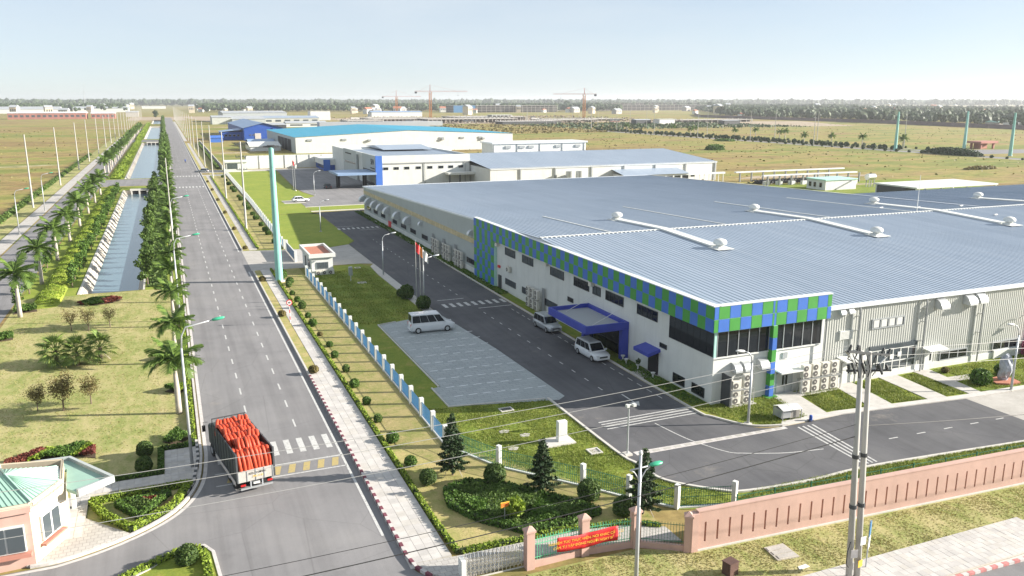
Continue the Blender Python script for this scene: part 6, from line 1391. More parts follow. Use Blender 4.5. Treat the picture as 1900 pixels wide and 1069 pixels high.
# ================================================================== vehicles
def wheel_mesh(r, wd):
    m = MB(); m.tube([(0, -wd / 2, 0), (0, wd / 2, 0)], r, 18); return m.mesh('tyre', MT['black'], False), MB().tube([(0, -wd / 2 - .015, 0), (0, wd / 2 + .015, 0)], r * .6, 14).mesh('rim', MT['steel'])
def car(name, label, loc, rz, L, W, H, paint, cat='car', kind='mpv', group=None):
    t = T(name, label, cat, (0, 0, 0)); hl, hw = L / 2, W / 2
    if kind == 'van': belt, hood, hx, wx, rx, ry = .52 * H, .50 * H, hl - .75, hl - .95, hl - 1.75, -hl + .12
    elif kind == 'mpv': belt, hood, hx, wx, rx, ry = .53 * H, .55 * H, hl - .1, hl - 1.05, hl - 1.85, -hl + .35
    else: belt, hood, hx, wx, rx, ry = .55 * H, .56 * H, hl - .1, hl - 1.15, hl - 1.95, -hl + .75
    g0 = .2
    # lower body loft: (x, z bottom, z top, half width)
    st = [(-hl, .42, belt - .1, hw * .9), (-hl + .12, .28, belt, hw * .97), (-hl * .4, g0, belt, hw), (hl * .25, g0, belt, hw), (wx, g0, belt - .02, hw), (hl - .45, .24, hood - .1, hw * .97), (hl - .08, .3, hood - .2, hw * .88), (hl, .42, hood - .34, hw * .8)]
    m = MB(); n = 8
    for (x, zb, zt, w_) in st: m.v += [(x, -w_ * .93, zb), (x, w_ * .93, zb), (x, w_, zb + (zt - zb) * .25), (x, w_, zb + (zt - zb) * .72), (x, w_ * .93, zt), (x, -w_ * .93, zt), (x, -w_, zb + (zt - zb) * .72), (x, -w_, zb + (zt - zb) * .25)]
    for i in range(len(st) - 1):
        for j in range(n): a, b = i * n + j, i * n + (j + 1) % n; m.f.append((a, a + n, b + n, b)); m.m.append(0)
    m.f += [tuple(range(n)), tuple(range((len(st) - 1) * n, len(st) * n))[::-1]]; m.m += [0, 0]
    body = m.build('body', MT[paint], t, True)
    # greenhouse
    bw, tw = hw * .93, hw * (.80 if kind != 'van' else .86); rb = -hl + .1
    B = [(rb, belt), (wx, belt - .02)]; Tp = [(ry, H), (rx, H)]
    gv = [(rb, -bw, belt - .05), (wx, -bw, belt - .05), (wx, bw, belt - .05), (rb, bw, belt - .05), (ry, -tw, H - .06), (rx, -tw, H - .07), (rx, tw, H - .07), (ry, tw, H - .06), (ry + .2, -tw * .8, H), (rx - .15, -tw * .8, H), (rx - .15, tw * .8, H), (ry + .2, tw * .8, H)]
    m = MB(); m.add(gv, [(0, 1, 5, 4), (1, 2, 6, 5), (2, 3, 7, 6), (3, 0, 4, 7), (4, 5, 9, 8), (5, 6, 10, 9), (6, 7, 11, 10), (7, 4, 8, 11), (8, 9, 10, 11)]); m.build('cabin', MT[paint], t)
    def face(a, b, c, d, u0, u1, v0, v1, off):
        a, b, c, d = map(Vector, (a, b, c, d)); f = lambda u, v: a.lerp(b, u).lerp(d.lerp(c, u), v) + off
        return [f(u0, v0), f(u1, v0), f(u1, v1), f(u0, v1)]
    for nm, idx, u0, u1, off in (('windscreen', (1, 2, 6, 5), .05, .95, Vector((.02, 0, .012))), ('rear_window', (3, 0, 4, 7), .08, .92, Vector((-.02, 0, .01)))):
        m = MB(); m.add(face(*[gv[i] for i in idx], u0, u1, .16, .93, off), [(0, 1, 2, 3)]); m.build(nm, MT['glass'], t)
    cuts = [(.05, .34), (.36, .64), (.66, .93)] if kind != 'van' else [(.03, .265), (.275, .51), (.52, .745), (.765, .965)]
    for s_, idx in ((-1, (0, 1, 5, 4)), (1, (3, 2, 6, 7))):
        for (a, b) in cuts:
            q = face(*[gv[i] for i in idx], a, b, .14, .92, Vector((0, s_ * .015, .004))); m = MB(); m.add(q if s_ < 0 else q[::-1], [(0, 1, 2, 3)]); m.build('side_window', MT['glass'], t)
        m = MB(); m.box((wx - .25, s_ * (hw + .1), belt + .1), (.12, .22, .16)); m.build('mirror', MT[paint], t)
        MB().box((hl - .16, s_ * hw * .66, hood - .27), (.28, hw * .42, .16), -s_ * .25).build('headlight', MT['lightclear'], t); MB().box((-hl + .05, s_ * hw * .8, belt - .2), (.12, .16, .34)).build('tail_light', MT['lightred'], t)
        MB().box((-hl * .1, s_ * (hw + .004), belt - .12), (.2, .03, .04)).build('door_handle', MT['steel'], t)
    MB().box((hl - .01, 0, hood - .38), (.1, W * .5, .16)).build('grille', MT['darkgrey'], t); MB().box((hl - .04, 0, .42), (.12, W * .8, .2)).build('bumper', MT[paint], t); MB().box((-hl + .02, 0, .45), (.12, W * .84, .22)).build('bumper', MT[paint], t); MB().box((hl + .03, 0, .45), (.02, .5, .12)).build('number_plate', MT['white'], t)
    r = .33 if kind != 'van' else .36; ty, rm = wheel_mesh(r, .22)
    for x in (-hl + .85, hl - .9):
        for s_ in (-1, 1): wv = link('wheel', ty, t, (x, s_ * (hw - .09), r)); link('rim', rm, wv)
    t.location = loc; t.rotation_euler = (0, 0, rz); tag(t, None, None, group); return t
car('minibus', 'white minibus parked at the far end of the parking court', (27.1, 90.0, .05), R(-3), 5.25, 1.95, 2.25, 'paint_van', 'minibus', 'van')
car('parked_car', 'silver people carrier parked left of the blue canopy', (40.05, 85.3, .04), R(-88), 4.6, 1.78, 1.75, 'paint_silver')
car('parked_car', 'white people carrier parked in front of the blue canopy', (39.85, 73.6, .04), R(-88), 4.75, 1.83, 1.78, 'paint_white')
car('parked_car', 'white car on the concrete bay by the neighbouring lawn', (32.2, 226.0, .05), R(4), 4.5, 1.75, 1.5, 'paint_white', 'car', 'sedan')
car('parked_car', 'pale silver car turning at the far side entrance', (12.2, 336.5, .05), R(150), 4.5, 1.75, 1.5, 'paint_silver', 'car', 'sedan')
car('parked_car', 'dark car under the neighbouring canopy', (45.2, 258.0, .05), R(90), 4.5, 1.78, 1.6, 'darkgrey', 'car', 'mpv')
# truck loaded with orange pipe coils
TX, TY = 3.8, 55.1; TYAW = R(10)
tk = T('cargo_truck', 'dark-sided open cargo truck seen from behind on the road', 'truck', (TX, TY, 0), TYAW)
def tp(m, n, mt, par=None, sm=False): return link(n, m.mesh(n, MT[mt], sm), par or tk)
W2 = 1.26; BL = 6.9
tp(MB().bx(-W2, W2, .1, BL, .95, 1.08), 'bed_floor', 'darkgrey')
for s_ in (-1, 1):
    sw = tp(MB().bx(s_ * W2 - .03, s_ * W2 + .03, .12, BL, 1.05, 3.0), 'side_panel', 'tarp'); m = MB()
    for k in range(9): y = .15 + k * (BL - .2) / 8; m.bx(s_ * (W2 + .045) - .025, s_ * (W2 + .045) + .025, y - .04, y + .04, 1.0, 3.08)
    m.bx(s_ * W2 - .04, s_ * W2 + .04, .1, BL, 3.0, 3.08); m.bx(s_ * (W2 + .05) - .02, s_ * (W2 + .05) + .02, .1, BL, 1.0, 1.1); link('stake_frame', m.mesh('stake_frame', MT['darkgrey']), sw)
    link('lettering_plate', MB().bx(s_ * (W2 + .05) - .01, s_ * (W2 + .05) + .01, .5, 6.0, .62, .92).mesh('plate', MT['kerb_white']), tk)
hb = MB(); hb.bx(-W2, W2, BL, BL + .06, 1.05, 2.6)
for k in range(6): hb.bx(-W2 + k * .47, -W2 + .05 + k * .47, BL, BL + .06, 2.6, 3.35)
hb.bx(-W2, W2, BL, BL + .06, 3.3, 3.38); tp(hb, 'head_board', 'darkgrey')
tg = tp(MB().bx(-W2, W2, .02, .1, .98, 1.78), 'tailgate', 'concrete'); m = MB()
for k in range(5): m.bx(-W2 + .02 + k * .59, -W2 + .08 + k * .59, -.01, .02, .98, 1.78)
link('tailgate_ribs', m.mesh('tailgate_ribs', MT['paint_silver']), tg)
for i, (s_, z) in enumerate((('BỬU VƯƠNG', 1.52), ('29C-118', 1.28))):
    o = text(s_, .2, (0, 0, 0), (R(90), 0, 0), 'black' if i == 0 else 'yellow', tk, 'lettering'); o.location = (.1, -.018, z); o.parent = tk
for s_ in (-1, 1): tp(MB().bx(s_ * W2 - .06, s_ * W2 + .06, .0, .12, .98, 3.1), 'corner_post', 'darkgrey'); tp(MB().bx(s_ * .92 - .17, s_ * .92 + .17, .0, .08, .68, .8), 'tail_light', 'lightred'); tp(MB().bx(s_ * .4 - .04, s_ * .4 + .04, .0, .08, .5, .95), 'bumper_bracket', 'metalgrey')
tp(MB().bx(-1.1, 1.1, -.02, .08, .42, .54), 'rear_bumper', 'paint_silver'); tp(MB().bx(-.22, .22, .0, .06, .7, .84), 'number_plate', 'white')
tp(MB().bx(-.45, .45, .1, 9.0, .7, .95), 'chassis', 'darkgrey')
cb = tp(MB().bx(-1.18, 1.18, BL + .25, BL + 2.0, .75, 2.35), 'cab', 'tarp'); cb.modifiers.new('b', 'BEVEL').width = .12
link('windscreen', MB().bx(-1.02, 1.02, BL + 1.99, BL + 2.02, 1.5, 2.2).mesh('windscreen', MT['glass']), cb); link('rear_window', MB().bx(-.6, .6, BL + .23, BL + .26, 1.6, 2.15).mesh('rear_window', MT['glass']), cb)
for s_ in (-1, 1):
    m = MB(); m.tube([(s_ * 1.2, BL + 1.8, 2.5), (s_ * 1.5, BL + 1.9, 2.5), (s_ * 1.5, BL + 1.9, 1.9)], .025, 5); tp(m, 'mirror_arm', 'darkgrey'); tp(MB().bx(s_ * 1.5 - .12, s_ * 1.5 + .12, BL + 1.86, BL + 1.94, 1.75, 2.25), 'mirror', 'black')
ty = MB().tube([(-.28, 0, 0), (.28, 0, 0)], .5, 20).mesh('tyre', MT['black']); rm = MB().tube([(-.29, 0, 0), (.29, 0, 0)], .26, 14).mesh('rim', MT['metalgrey'])
for y in (1.6, 2.85, 7.9):
    for s_ in (-1, 1): wv = link('wheel', ty, tk, (s_ * .93, y, .5)); link('rim', rm, wv)
for s_ in (-1, 1): tp(MB().bx(s_ * .93 - .3, s_ * .93 + .3, .75, .8, .25, .8), 'mud_flap', 'black')
for s_ in (-1, 1):
    m = MB()
    for z in (.45, .65): m.bx(s_ * 1.18 - .02, s_ * 1.18 + .02, 3.6, 6.9, z, z + .08)
    tp(m, 'side_guard', 'metalgrey')
def coil_mesh(n, rx, rz_, tr, arc=1.0):
    m = MB()
    for k in range(n):
        xo = (k - (n - 1) / 2) * tr * 2.08; j = rnd.uniform(-.05, .05); pts = []
        for q in range(15):
            a = math.pi * (.5 - arc / 2 + arc * q / 14) * 1.0
            pts.append((xo + .04 * math.sin(q * .5 + k), math.cos(a) * rx * (1 + j), math.sin(a) * rz_ * (1 + j)))
        m.tube(pts, [tr * (1 + .05 * (q % 2)) for q in range(15)], 8)
    for a in (.8, 1.57, 2.3): m.box((0, math.cos(a) * rx, math.sin(a) * rz_), (n * tr * 2.15, .03, .03))
    return m.mesh('pipe_coil', MT['orange_pipe'], True)
CO = [coil_mesh(3, .62, .7, .125, 1.25), coil_mesh(3, .55, .62, .12, 1.25), coil_mesh(3, .42, 1.25, .125, 1.1)]
k = 0; Ms = Matrix.Rotation(TYAW, 4, 'Z')
rows = [(.62, 2, (-.72, .02, .76), 1.35), (1.55, 0, (-.75, 0, .78), 1.75), (2.5, 1, (-.42, .45), 2.1), (3.4, 0, (-.76, .05, .8), 2.1), (4.35, 1, (-.7, 0, .78), 2.25), (5.3, 0, (-.8, -.05, .75), 2.2), (6.25, 1, (-.75, .05, .8), 2.3), (1.9, 1, (.3, -.3), 2.3)]
RN = ['rear', 'second', 'third', 'fourth', 'fifth', 'sixth', 'front', 'topmost']
for ri, (y, c, xs, z) in enumerate(rows):
    for xi, x in enumerate(xs):
        p = Ms @ Vector((x, y, z)); side = (('left', 'middle', 'right') if len(xs) == 3 else ('left', 'right'))[xi]
        o = link('pipe_coil', CO[c], None, (TX + p.x, TY + p.y, p.z + .42), (rnd.uniform(-.12, .12), rnd.uniform(-.1, .1), TYAW + rnd.uniform(-.25, .25) * (0 if ri == 0 else 1)), (1, rnd.uniform(.9, 1.1), rnd.uniform(.92, 1.06)))
        tag(o, '%s coil of orange pipe in the %s row on the truck' % (side, RN[ri]), 'pipe coil', 'orange pipe coils on the truck')
# load filler: lower coils under the visible ones
for ri in range(6):
    p = Ms @ Vector((0, 1.2 + ri * 1.05, 1.6)); o = link('pipe_coil', coil_mesh(8, .5, .75, .13, 1.2) if ri == 0 else bpy.data.meshes['pipe_coil.003'], None, (TX + p.x, TY + p.y, p.z), (0, 0, TYAW)); tag(o, 'orange pipe coil buried low in the truck load', 'pipe coil', 'buried orange pipe coils')
# distant motorcyclist
t = T('motorcycle', 'small dark motorcycle far up the main road', 'motorcycle', (7.1, 392, 0)); 
for y in (-.6, .6): link('wheel', MB().tube([(-.05, 0, 0), (.05, 0, 0)], .3, 12).mesh('wheel', MT['black']), t, (0, y, .33))
link('frame', MB().bx(-.12, .12, -.6, .5, .4, .8).mesh('frame', MT['darkgrey']), t); link('handlebar', MB().bx(-.35, .35, .42, .48, 1.0, 1.05).mesh('handlebar', MT['metalgrey']), t)
def rider():
    vs = [(0, -.15, .85), (0, -.12, 1.15), (0, -.05, 1.4), (0, 0, 1.52), (0, .03, 1.68), (.22, -.04, 1.36), (.3, .2, 1.15), (.32, .42, 1.06), (-.22, -.04, 1.36), (-.3, .2, 1.15), (-.32, .42, 1.06), (.15, .2, .8), (.16, .15, .4), (-.15, .2, .8), (-.16, .15, .4)]
    es = [(0,1),(1,2),(2,3),(3,4),(2,5),(5,6),(6,7),(2,8),(8,9),(9,10),(0,11),(11,12),(0,13),(13,14)]
    me = bpy.data.meshes.new('person'); me.from_pydata(vs, es, []); o = link('person', me, None, (7.1, 392, 0)); me.materials.append(MT['bluewall'])
    md = o.modifiers.new('skin', 'SKIN'); rad = [.16, .17, .16, .08, .12, .08, .06, .04, .08, .06, .04, .1, .06, .1, .06]
    for i, r in enumerate(rad): me.skin_vertices[0].data[i].radius = (r, r)
    me.skin_vertices[0].data[0].use_root = True; s_ = o.modifiers.new('sub', 'SUBSURF'); s_.levels = 1; s_.render_levels = 1
    return o
tag(rider(), 'person in dark clothes riding a motorcycle far up the road', 'person')

# ================================================================== neighbouring and far buildings
def wins_x(parent, X, ys, z0, z1, wd, mat='glass'):
    for y in ys: MB().bx(X - .08, X, y - wd / 2, y + wd / 2, z0, z1).build('window', MT[mat], parent)
def wins_y(parent, Y, xs, z0, z1, wd, mat='glass', n=2):
    for x in xs:
        f = MB().bx(x - wd / 2 - .1, x + wd / 2 + .1, Y - .06, Y, z0 - .1, z1 + .1).build('window', MT['frame'], parent)
        for k in range(n): MB().bx(x - wd / 2 + wd * k / n + .05, x - wd / 2 + wd * (k + 1) / n - .05, Y - .12, Y - .06, z0, z1).build('pane', MT[mat], f)
# white office with lettered gate wall
t = T('office_building', 'white office block with a free-standing lettered gate wall', 'building', (60, 253.5, 0))
MB().bx(60.4, 90.6, 253.6, 300, 0, 9.2).build('wall', MT['white'], t)
m = MB(); m.bx(60.4, 90.6, 253.4, 253.8, 7.6, 9.9); m.bx(90.2, 90.7, 253.8, 300, 7.6, 9.85); m.build('parapet', MT['white'], t)
ribroof('roof_deck', 60.9, 90.2, 253.9, 9.25, 300, 9.4, .9, .04, .2, 'roof', t)
m = MB(); m.add([(70, 285, 9.9), (88, 285, 9.9), (88, 300, 10.9), (70, 300, 10.9), (70, 315, 9.9), (88, 315, 9.9)], [(0, 1, 2, 3), (3, 2, 5, 4), (0, 3, 4), (1, 5, 2)]); m.build('roof_ridge', MT['roof'], t)
MB().bx(60.4, 100, 300, 330, 0, 9.4).build('rear_wing', MT['white'], t)
g1 = MB().bx(59.6, 60.2, 253.9, 272.6, 0, 9.9).build('gate_wall', MT['clad_shade'], t); g2 = MB().bx(59.6, 60.2, 282, 304, 0, 9.9).build('gate_wall', MT['clad_shade'], t)
MB().bx(59.5, 60.38, 253.1, 253.9, 0, 9.95).build('corner_stripe', MT['pblue'], t); MB().bx(60.38, 61.6, 253.2, 253.39, 0, 9.93).build('corner_stripe', MT['pblue'], t)
MB().bx(59.6, 60.2, 272.6, 282, 8.9, 9.9).build('gate_lintel', MT['white'], t)
text('SHV', 2.6, (59.55, 257.9, 7.7), (R(90), 0, R(-90)), 'black', t, 'lettering', .02); MB().bx(59.5, 59.56, 255, 260.6, 5.7, 6.0).build('underline', MT['black'], t)
MB().bx(59.5, 59.58, 290, 300, 8.3, 8.7).build('sign_strip', MT['black'], t); wins_x(t, 59.58, [255.5 + 1.4 * k for k in range(12)], 4.5, 5.2, 1.0, 'glass_mid'); wins_x(t, 59.58, [284 + 1.4 * k for k in range(13)], 5.2, 5.8, 1.0, 'glass_mid'); wins_x(t, 59.58, [256 + 1.6 * k for k in range(9)], .4, 1.4, 1.4)
wins_y(t, 253.58, [62.8, 66.2, 69.6, 73.4, 77.2, 80.9, 84.2, 87.6], 5.6, 6.3, 1.5)
for x in (73.4, 87.0): MB().tube([(x + 2, 253.4, 7.5), (x + 2, 253.4, 0)], .1, 6).build('rain_pipe', MT['frame'], t)
MB().bx(60.45, 90.6, 253.42, 253.56, 7.3, 7.55).build('drip_band', MT['frame'], t)
m = MB().bx(82, 95.5, 249.5, 253.5, 3.6, 4.3).build('porch_roof', MT['white'], t)
for x in (82.5, 86, 92, 95): MB().bx(x - .2, x + .2, 249.7, 250.1, 0, 3.6).build('porch_column', MT['darkgrey'], t)
ec = T('entrance_canopy', 'flat blue-grey drive-under canopy on paired black columns', 'canopy', (52, 259, 0)); MB().bx(47.4, 59.5, 252, 267, 4.3, 4.9).build('canopy_roof', MT['blueroof'], ec)
for (x, y) in ((48.6, 257), (48.6, 259.5), (57, 257), (57, 259.5)): MB().bx(x - .35, x + .35, y - .35, y + .35, 0, 4.3).build('column', MT['black'], ec)
t = T('gate_office', 'low white office with blue corner beyond the canopy', 'building', (62, 330, 0)); MB().bx(56.4, 72, 326, 346, 0, 2.2).build('wall', MT['bluewall'], t); MB().bx(56.0, 75, 325.6, 346.4, 2.2, 4.4).build('parapet', MT['white'], t); MB().bx(55.9, 58.5, 325.4, 325.6, 0, 4.3).build('corner_panel', MT['pblue'], t)
wins_x(t, 56.38, [329, 332, 335, 338, 341], .8, 1.9, 1.8)
t = T('guard_house', 'white guard house with green glass at the neighbouring entrance', 'guard house', (24, 337, 0)); MB().bx(20.4, 28, 333.5, 341, 0, 3.6).build('wall', MT['white'], t); MB().bx(20.0, 28.4, 333.1, 341.4, 3.6, 4.1).build('roof', MT['white'], t); MB().bx(20.9, 24.6, 333.4, 333.5, 1.2, 3.2).build('window', MT['glass_mid'], t); MB().bx(20.3, 20.4, 335, 339, 1.2, 3.0).build('window', MT['glass_mid'], t)
t = T('compound_wall', 'high white wall behind the neighbouring car park', 'wall', (40, 346, 0)); MB().bx(28.5, 100, 346.6, 347, 0, 5.2).build('wall_body', MT['white'], t); 
for k in range(12): MB().bx(29 + k * 5, 29.3 + k * 5, 346.4, 346.6, 0, 5.2).build('pilaster', MT['white'], t)
# low white warehouse
t = T('warehouse', 'low white warehouse with pale blue-grey roof behind the factory', 'warehouse', (130, 236, 0)); MB().bx(91, 174.6, 236, 300, 0, 6.2).build('wall', MT['white'], t); MB().bx(91, 174.8, 235.8, 236, 5.9, 6.4).build('gutter', MT['roof_edge'], t)
ribroof('roof_slope', 90.8, 174.9, 235.7, 6.3, 270, 9.0, 1.3, .05, .25, 'roof', t); ribroof('roof_slope', 90.8, 174.9, 270, 9.0, 304, 6.3, 1.3, .05, .25, 'roof', t)
m = MB(); m.add([(174.62, 236, 6.2), (174.62, 304, 6.2), (174.62, 270, 8.95)], [(0, 1, 2)]); m.build('gable', MT['white'], t)
for x in (101, 113, 126, 138, 150, 162, 174): MB().bx(x - .25, x + .25, 235.7, 236, 0, 6.0).build('pilaster', MT['frame'], t)
wins_y(t, 236, [153, 165], 1.5, 2.6, 2.0)
m = MB().bx(134, 158, 228.5, 236, 0, 3.4).build('annex', MT['white'], t); m = MB(); m.add([(133.5, 228, 3.4), (158.5, 228, 3.4), (158.5, 236, 4.8), (133.5, 236, 4.8)], [(0, 1, 2, 3)]); m.build('annex_roof', MT['roof'], t); wins_y(t, 228.5, [148, 151, 154, 157], 1.4, 2.8, 2.2, 'glass', 1)
for x in (117, 120.5): MB().cyl(x, 233.5, 0, 5, 1.3, 1.3, 14).build('steel_silo', MT['galv'], t)
MB().bx(159.5, 174, 230, 231, 2.6, 3.2).build('shed_beam', MT['roof_edge'], t)
for k in range(8): MB().bx(160 + k * 1.9, 160.2 + k * 1.9, 230.2, 230.4, 0, 2.6).build('shed_post', MT['white'], t)
t = T('roof_building', 'long narrow white building rising behind the warehouse roof', 'building', (140, 292, 0)); MB().bx(119, 160, 305, 318, 0, 10.0).build('wall', MT['white'], t); MB().bx(118.4, 160.6, 304.5, 318.5, 10, 10.6).build('parapet', MT['roof_edge'], t)
for x in (124, 130, 134, 146, 155): MB().bx(x, x + 2.4, 304.6, 305, 8.2, 9.2).build('wall_vent', MT['frame'], t)
for k in range(5): MB().bx(119 + k * 10, 119.3 + k * 10, 304.8, 305, 0, 10).build('pilaster', MT['frame'], t)
# racks yard right of warehouse
for r, (y, l) in enumerate(((226, 'nearer'), (212, 'farther'))):
    t = T('pipe_rack', 'long white covered pipe rack right of the warehouse, %s one' % l, 'pipe rack', (190, y, 0)); MB().bx(175, 222 - r * 8, y - .5, y + .5, 3.1, 3.5).build('deck', MT['roof_edge'], t)
    for k in range(9): MB().bx(177 + k * 4.8 - .15, 177 + k * 4.8 + .15, y - .3, y + .3, 0, 3.1).build('leg', MT['pipe'], t)
for k in range(8):
    x, y = 178 + k * 4.2, 214.5 - k * 1.1; t = T('bike_shelter_block', 'small white block in the row beside parked motorbikes', 'block', (x, y, 0), 0, 'white blocks beside parked motorbikes'); MB().bx(x, x + 2.2, y, y + 1, 0, 1.2).build('block', MT['white'], t)
P = np.stack([npr.uniform(178, 212, 2600), npr.uniform(217, 221, 2600), npr.uniform(0, 1.1, 2600)], 1); V, F = leaf_quads(P, .5); o = link('parked_motorbikes', np_mesh('parked_motorbikes', V - P[0], F, MT['darkgrey']), None, tuple(P[0])); tag(o, 'dense rows of dark parked motorbikes under the far racks', 'motorbikes', None, 'stuff')
# container cabin, shed, tank
t = T('site_cabin', 'white prefabricated cabin on the grass behind the factory roof', 'cabin', (190, 198, 0), R(0)); MB().bx(184, 196.2, 194, 202, 0, 3.0).build('wall', MT['white'], t); MB().bx(183.7, 196.5, 193.7, 202.3, 3.0, 3.3).build('roof', MT['trim_teal'], t)
for y in (196, 198.5, 200.5): MB().bx(183.92, 184, y - .5, y + .5, .8, 2.2).build('window', MT['glass'], t)
m = MB(); m.bar((188, 193.8, .2), (194, 193.8, 2.6), .3, .3); m.build('stair', MT['pipe'], t)
t = T('open_shed', 'low open shed with white roof behind the factory', 'shed', (205, 172, 0)); MB().bx(190, 222, 166, 181, 2.9, 3.3).build('roof', MT['white'], t)
for x in (190.5, 200, 210, 221.5):
    for y in (166.5, 180.5): MB().bx(x - .2, x + .2, y - .2, y + .2, 0, 2.9).build('post', MT['white'], t)
MB().bx(190.2, 194, 170, 180, 0, 2.8).build('back_wall', MT['darkgrey'], t)
t = T('water_tank', 'small steel water tank on legs beside the cabin', 'tank', (205, 197, 0)); MB().tube([(203.5, 197, 3.2), (206.5, 197, 3.2)], 1.0, 14).build('tank', MT['steel'], t); 
for x in (204, 206): 
    for y in (196.4, 197.6): MB().bx(x - .1, x + .1, y - .1, y + .1, 0, 2.6).build('leg', MT['pipe'], t)
# turquoise-roofed white hall
t = T('factory_hall', 'big white hall with turquoise gable roof', 'factory', (123, 441, 0))
m = MB(); m.add([(62, 441, 0), (184, 441, 0), (184, 441, 8.6), (123, 441, 11.0), (62, 441, 8.2)], [(0, 1, 2, 3, 4)]); m.quad((184, 441, 0), (184, 570, 0), (184, 570, 8.6), (184, 441, 8.6)); m.build('front_wall', MT['white'], t)
m = MB(); m.quad((62, 570, 0), (62, 441, 0), (62, 441, 8.2), (62, 570, 8.2)); m.build('side_wall', MT['clad_shade'], t)
for s_, xe, ze in ((0, 61.5, 8.25), (1, 184.5, 8.65)):
    m = MB(); n = 60
    for k in range(n):
        y0, y1 = 440.7 + k * 2.16, 440.7 + (k + 1) * 2.16
        a, b = ((xe, ze), (123, 11.1)) if s_ == 0 else ((123, 11.1), (xe, ze)); m.quad((a[0], y0, a[1]), (b[0], y0, b[1]), (b[0], y1 - .2, b[1]), (a[0], y1 - .2, a[1])); m.quad((a[0], y1 - .2, a[1]), (b[0], y1 - .2, b[1]), (b[0], y1, b[1] + .06), (a[0], y1, a[1] + .06))
    m.build('roof_slope', MT['tealroof'], t)
for k in range(4): MB().bx(61.85, 62.0, 458 + k * 14, 470 + k * 14, 0, 6.5).build('loading_bay_shade', MT['black'], t)  # black panels put in for the shade of the open bays
for x in (68, 86, 140, 152, 163): MB().bx(x, x + 2.5, 440.6, 441, 6.2, 7.2).build('wall_vent', MT['frame'], t)
for x in (100, 141, 165): MB().bx(x, x + 1.5, 440.0, 441, 5.6, 6.6).build('exhaust_hood', MT['frame'], t)
m = MB(); m.bx(100, 190, 590, 600, 9, 12.2); m.build('rear_roof_block', MT['greyroof'], t)
# blue factory
t = T('factory_hall', 'royal blue factory with pale blue gable roof', 'factory', (63, 598, 0)); MB().bx(50, 76, 598, 752, 0, 8.6).build('wall', MT['bluewall'], t)
m = MB(); m.add([(49.5, 597, 8.6), (63, 597, 12), (63, 753, 12), (49.5, 753, 8.6), (76.5, 597, 8.6), (76.5, 753, 8.6)], [(0, 1, 2, 3), (1, 4, 5, 2)]); m.build('roof_slope', MT['blueroof'], t); m = MB(); m.add([(50, 598.02, 8.6), (76, 598.02, 8.6), (63, 598.02, 11.9)], [(0, 1, 2)]); m.build('gable', MT['bluewall'], t)
MB().bx(36, 50, 612, 640, 0, 5.6).build('annex', MT['bluewall'], t); m = MB(); m.add([(35.4, 611, 5.6), (50, 611, 7.4), (50, 641, 7.4), (35.4, 641, 5.6)], [(0, 1, 2, 3)]); m.build('annex_roof', MT['blueroof'], t); wins_y(t, 612, [39, 41.5, 44.5, 47], 2.6, 3.8, 1.6, 'glass', 1)
MB().bx(57, 61, 597.8, 598, 1.2, 5).build('mural_panel', MT['kerb_white'], t); wins_y(t, 597.98, [54, 56, 66, 68, 70], 3.6, 4.2, .9, 'glass', 1); MB().bx(68.6, 69.0, 597.6, 598, 0, 8.5).build('rain_pipe', MT['glass'], t)
t = T('site_shed', 'bright blue shed beside the road before the blue factory', 'shed', (31, 585, 0)); MB().bx(27, 35, 582, 590, 0, 3).build('wall', MT['pblue'], t); m = MB(); m.add([(26.6, 581.6, 3), (35.4, 581.6, 3), (35.4, 586, 4.4), (26.6, 586, 4.4), (35.4, 590.4, 3), (26.6, 590.4, 3)], [(0, 1, 2, 3), (3, 2, 4, 5)]); m.build('roof', MT['pblue'], t)
for (x0, x1, y0, y1, h, l, mt, rf) in ((42, 58, 470, 500, 4.5, 'white tent-roofed shelter left of the turquoise-roofed hall', 'paint_van', 'white'), (46, 61, 520, 545, 4, 'pale blue low shed left of the turquoise-roofed hall', 'blueroof', 'blueroof')):
    t = T('site_shed', l, 'shed', ((x0 + x1) / 2, y0, 0)); MB().bx(x0, x1, y0, y1, 0, h * .55).build('wall', MT[mt], t); m = MB(); ym = (y0 + y1) / 2; m.add([(x0 - .5, y0 - .5, h * .55), (x1 + .5, y0 - .5, h * .55), (x1 + .5, ym, h), (x0 - .5, ym, h), (x1 + .5, y1 + .5, h * .55), (x0 - .5, y1 + .5, h * .55)], [(0, 1, 2, 3), (3, 2, 4, 5)]); m.build('roof', MT[rf], t)
def shed(x0, x1, y0, y1, h, hr, label, wall='white', roof='greyroof', name='factory_hall', cat='factory', ridge='x', win=0, group=None):
    t = T(name, label, cat, ((x0 + x1) / 2, y0, 0), 0, group); MB().bx(x0, x1, y0, y1, 0, h).build('wall', MT[wall], t); m = MB(); e = .5
    if ridge == 'x': ym = (y0 + y1) / 2; m.add([(x0 - e, y0 - e, h), (x1 + e, y0 - e, h), (x1 + e, ym, hr), (x0 - e, ym, hr), (x1 + e, y1 + e, h), (x0 - e, y1 + e, h)], [(0, 1, 2, 3), (3, 2, 4, 5), (0, 3, 5), (1, 4, 2)])
    else: xm = (x0 + x1) / 2; m.add([(x0 - e, y0 - e, h), (xm, y0 - e, hr), (xm, y1 + e, hr), (x0 - e, y1 + e, h), (x1 + e, y0 - e, h), (x1 + e, y1 + e, h)], [(0, 1, 2, 3), (1, 4, 5, 2), (0, 4, 1), (3, 2, 5)])
    m.build('roof', MT[roof], t)
    for k in range(win): x = x0 + (x1 - x0) * (k + .5) / win; MB().bx(x - (x1 - x0) / win * .3, x + (x1 - x0) / win * .3, y0 - .15, y0, h * .35, h * .7).build('window', MT['glass_mid'], t)
    return t
shed(52, 74, 1040, 1080, 8, 10, 'grey shed nearest the road among far grey factories', 'clad', 'greyroof')
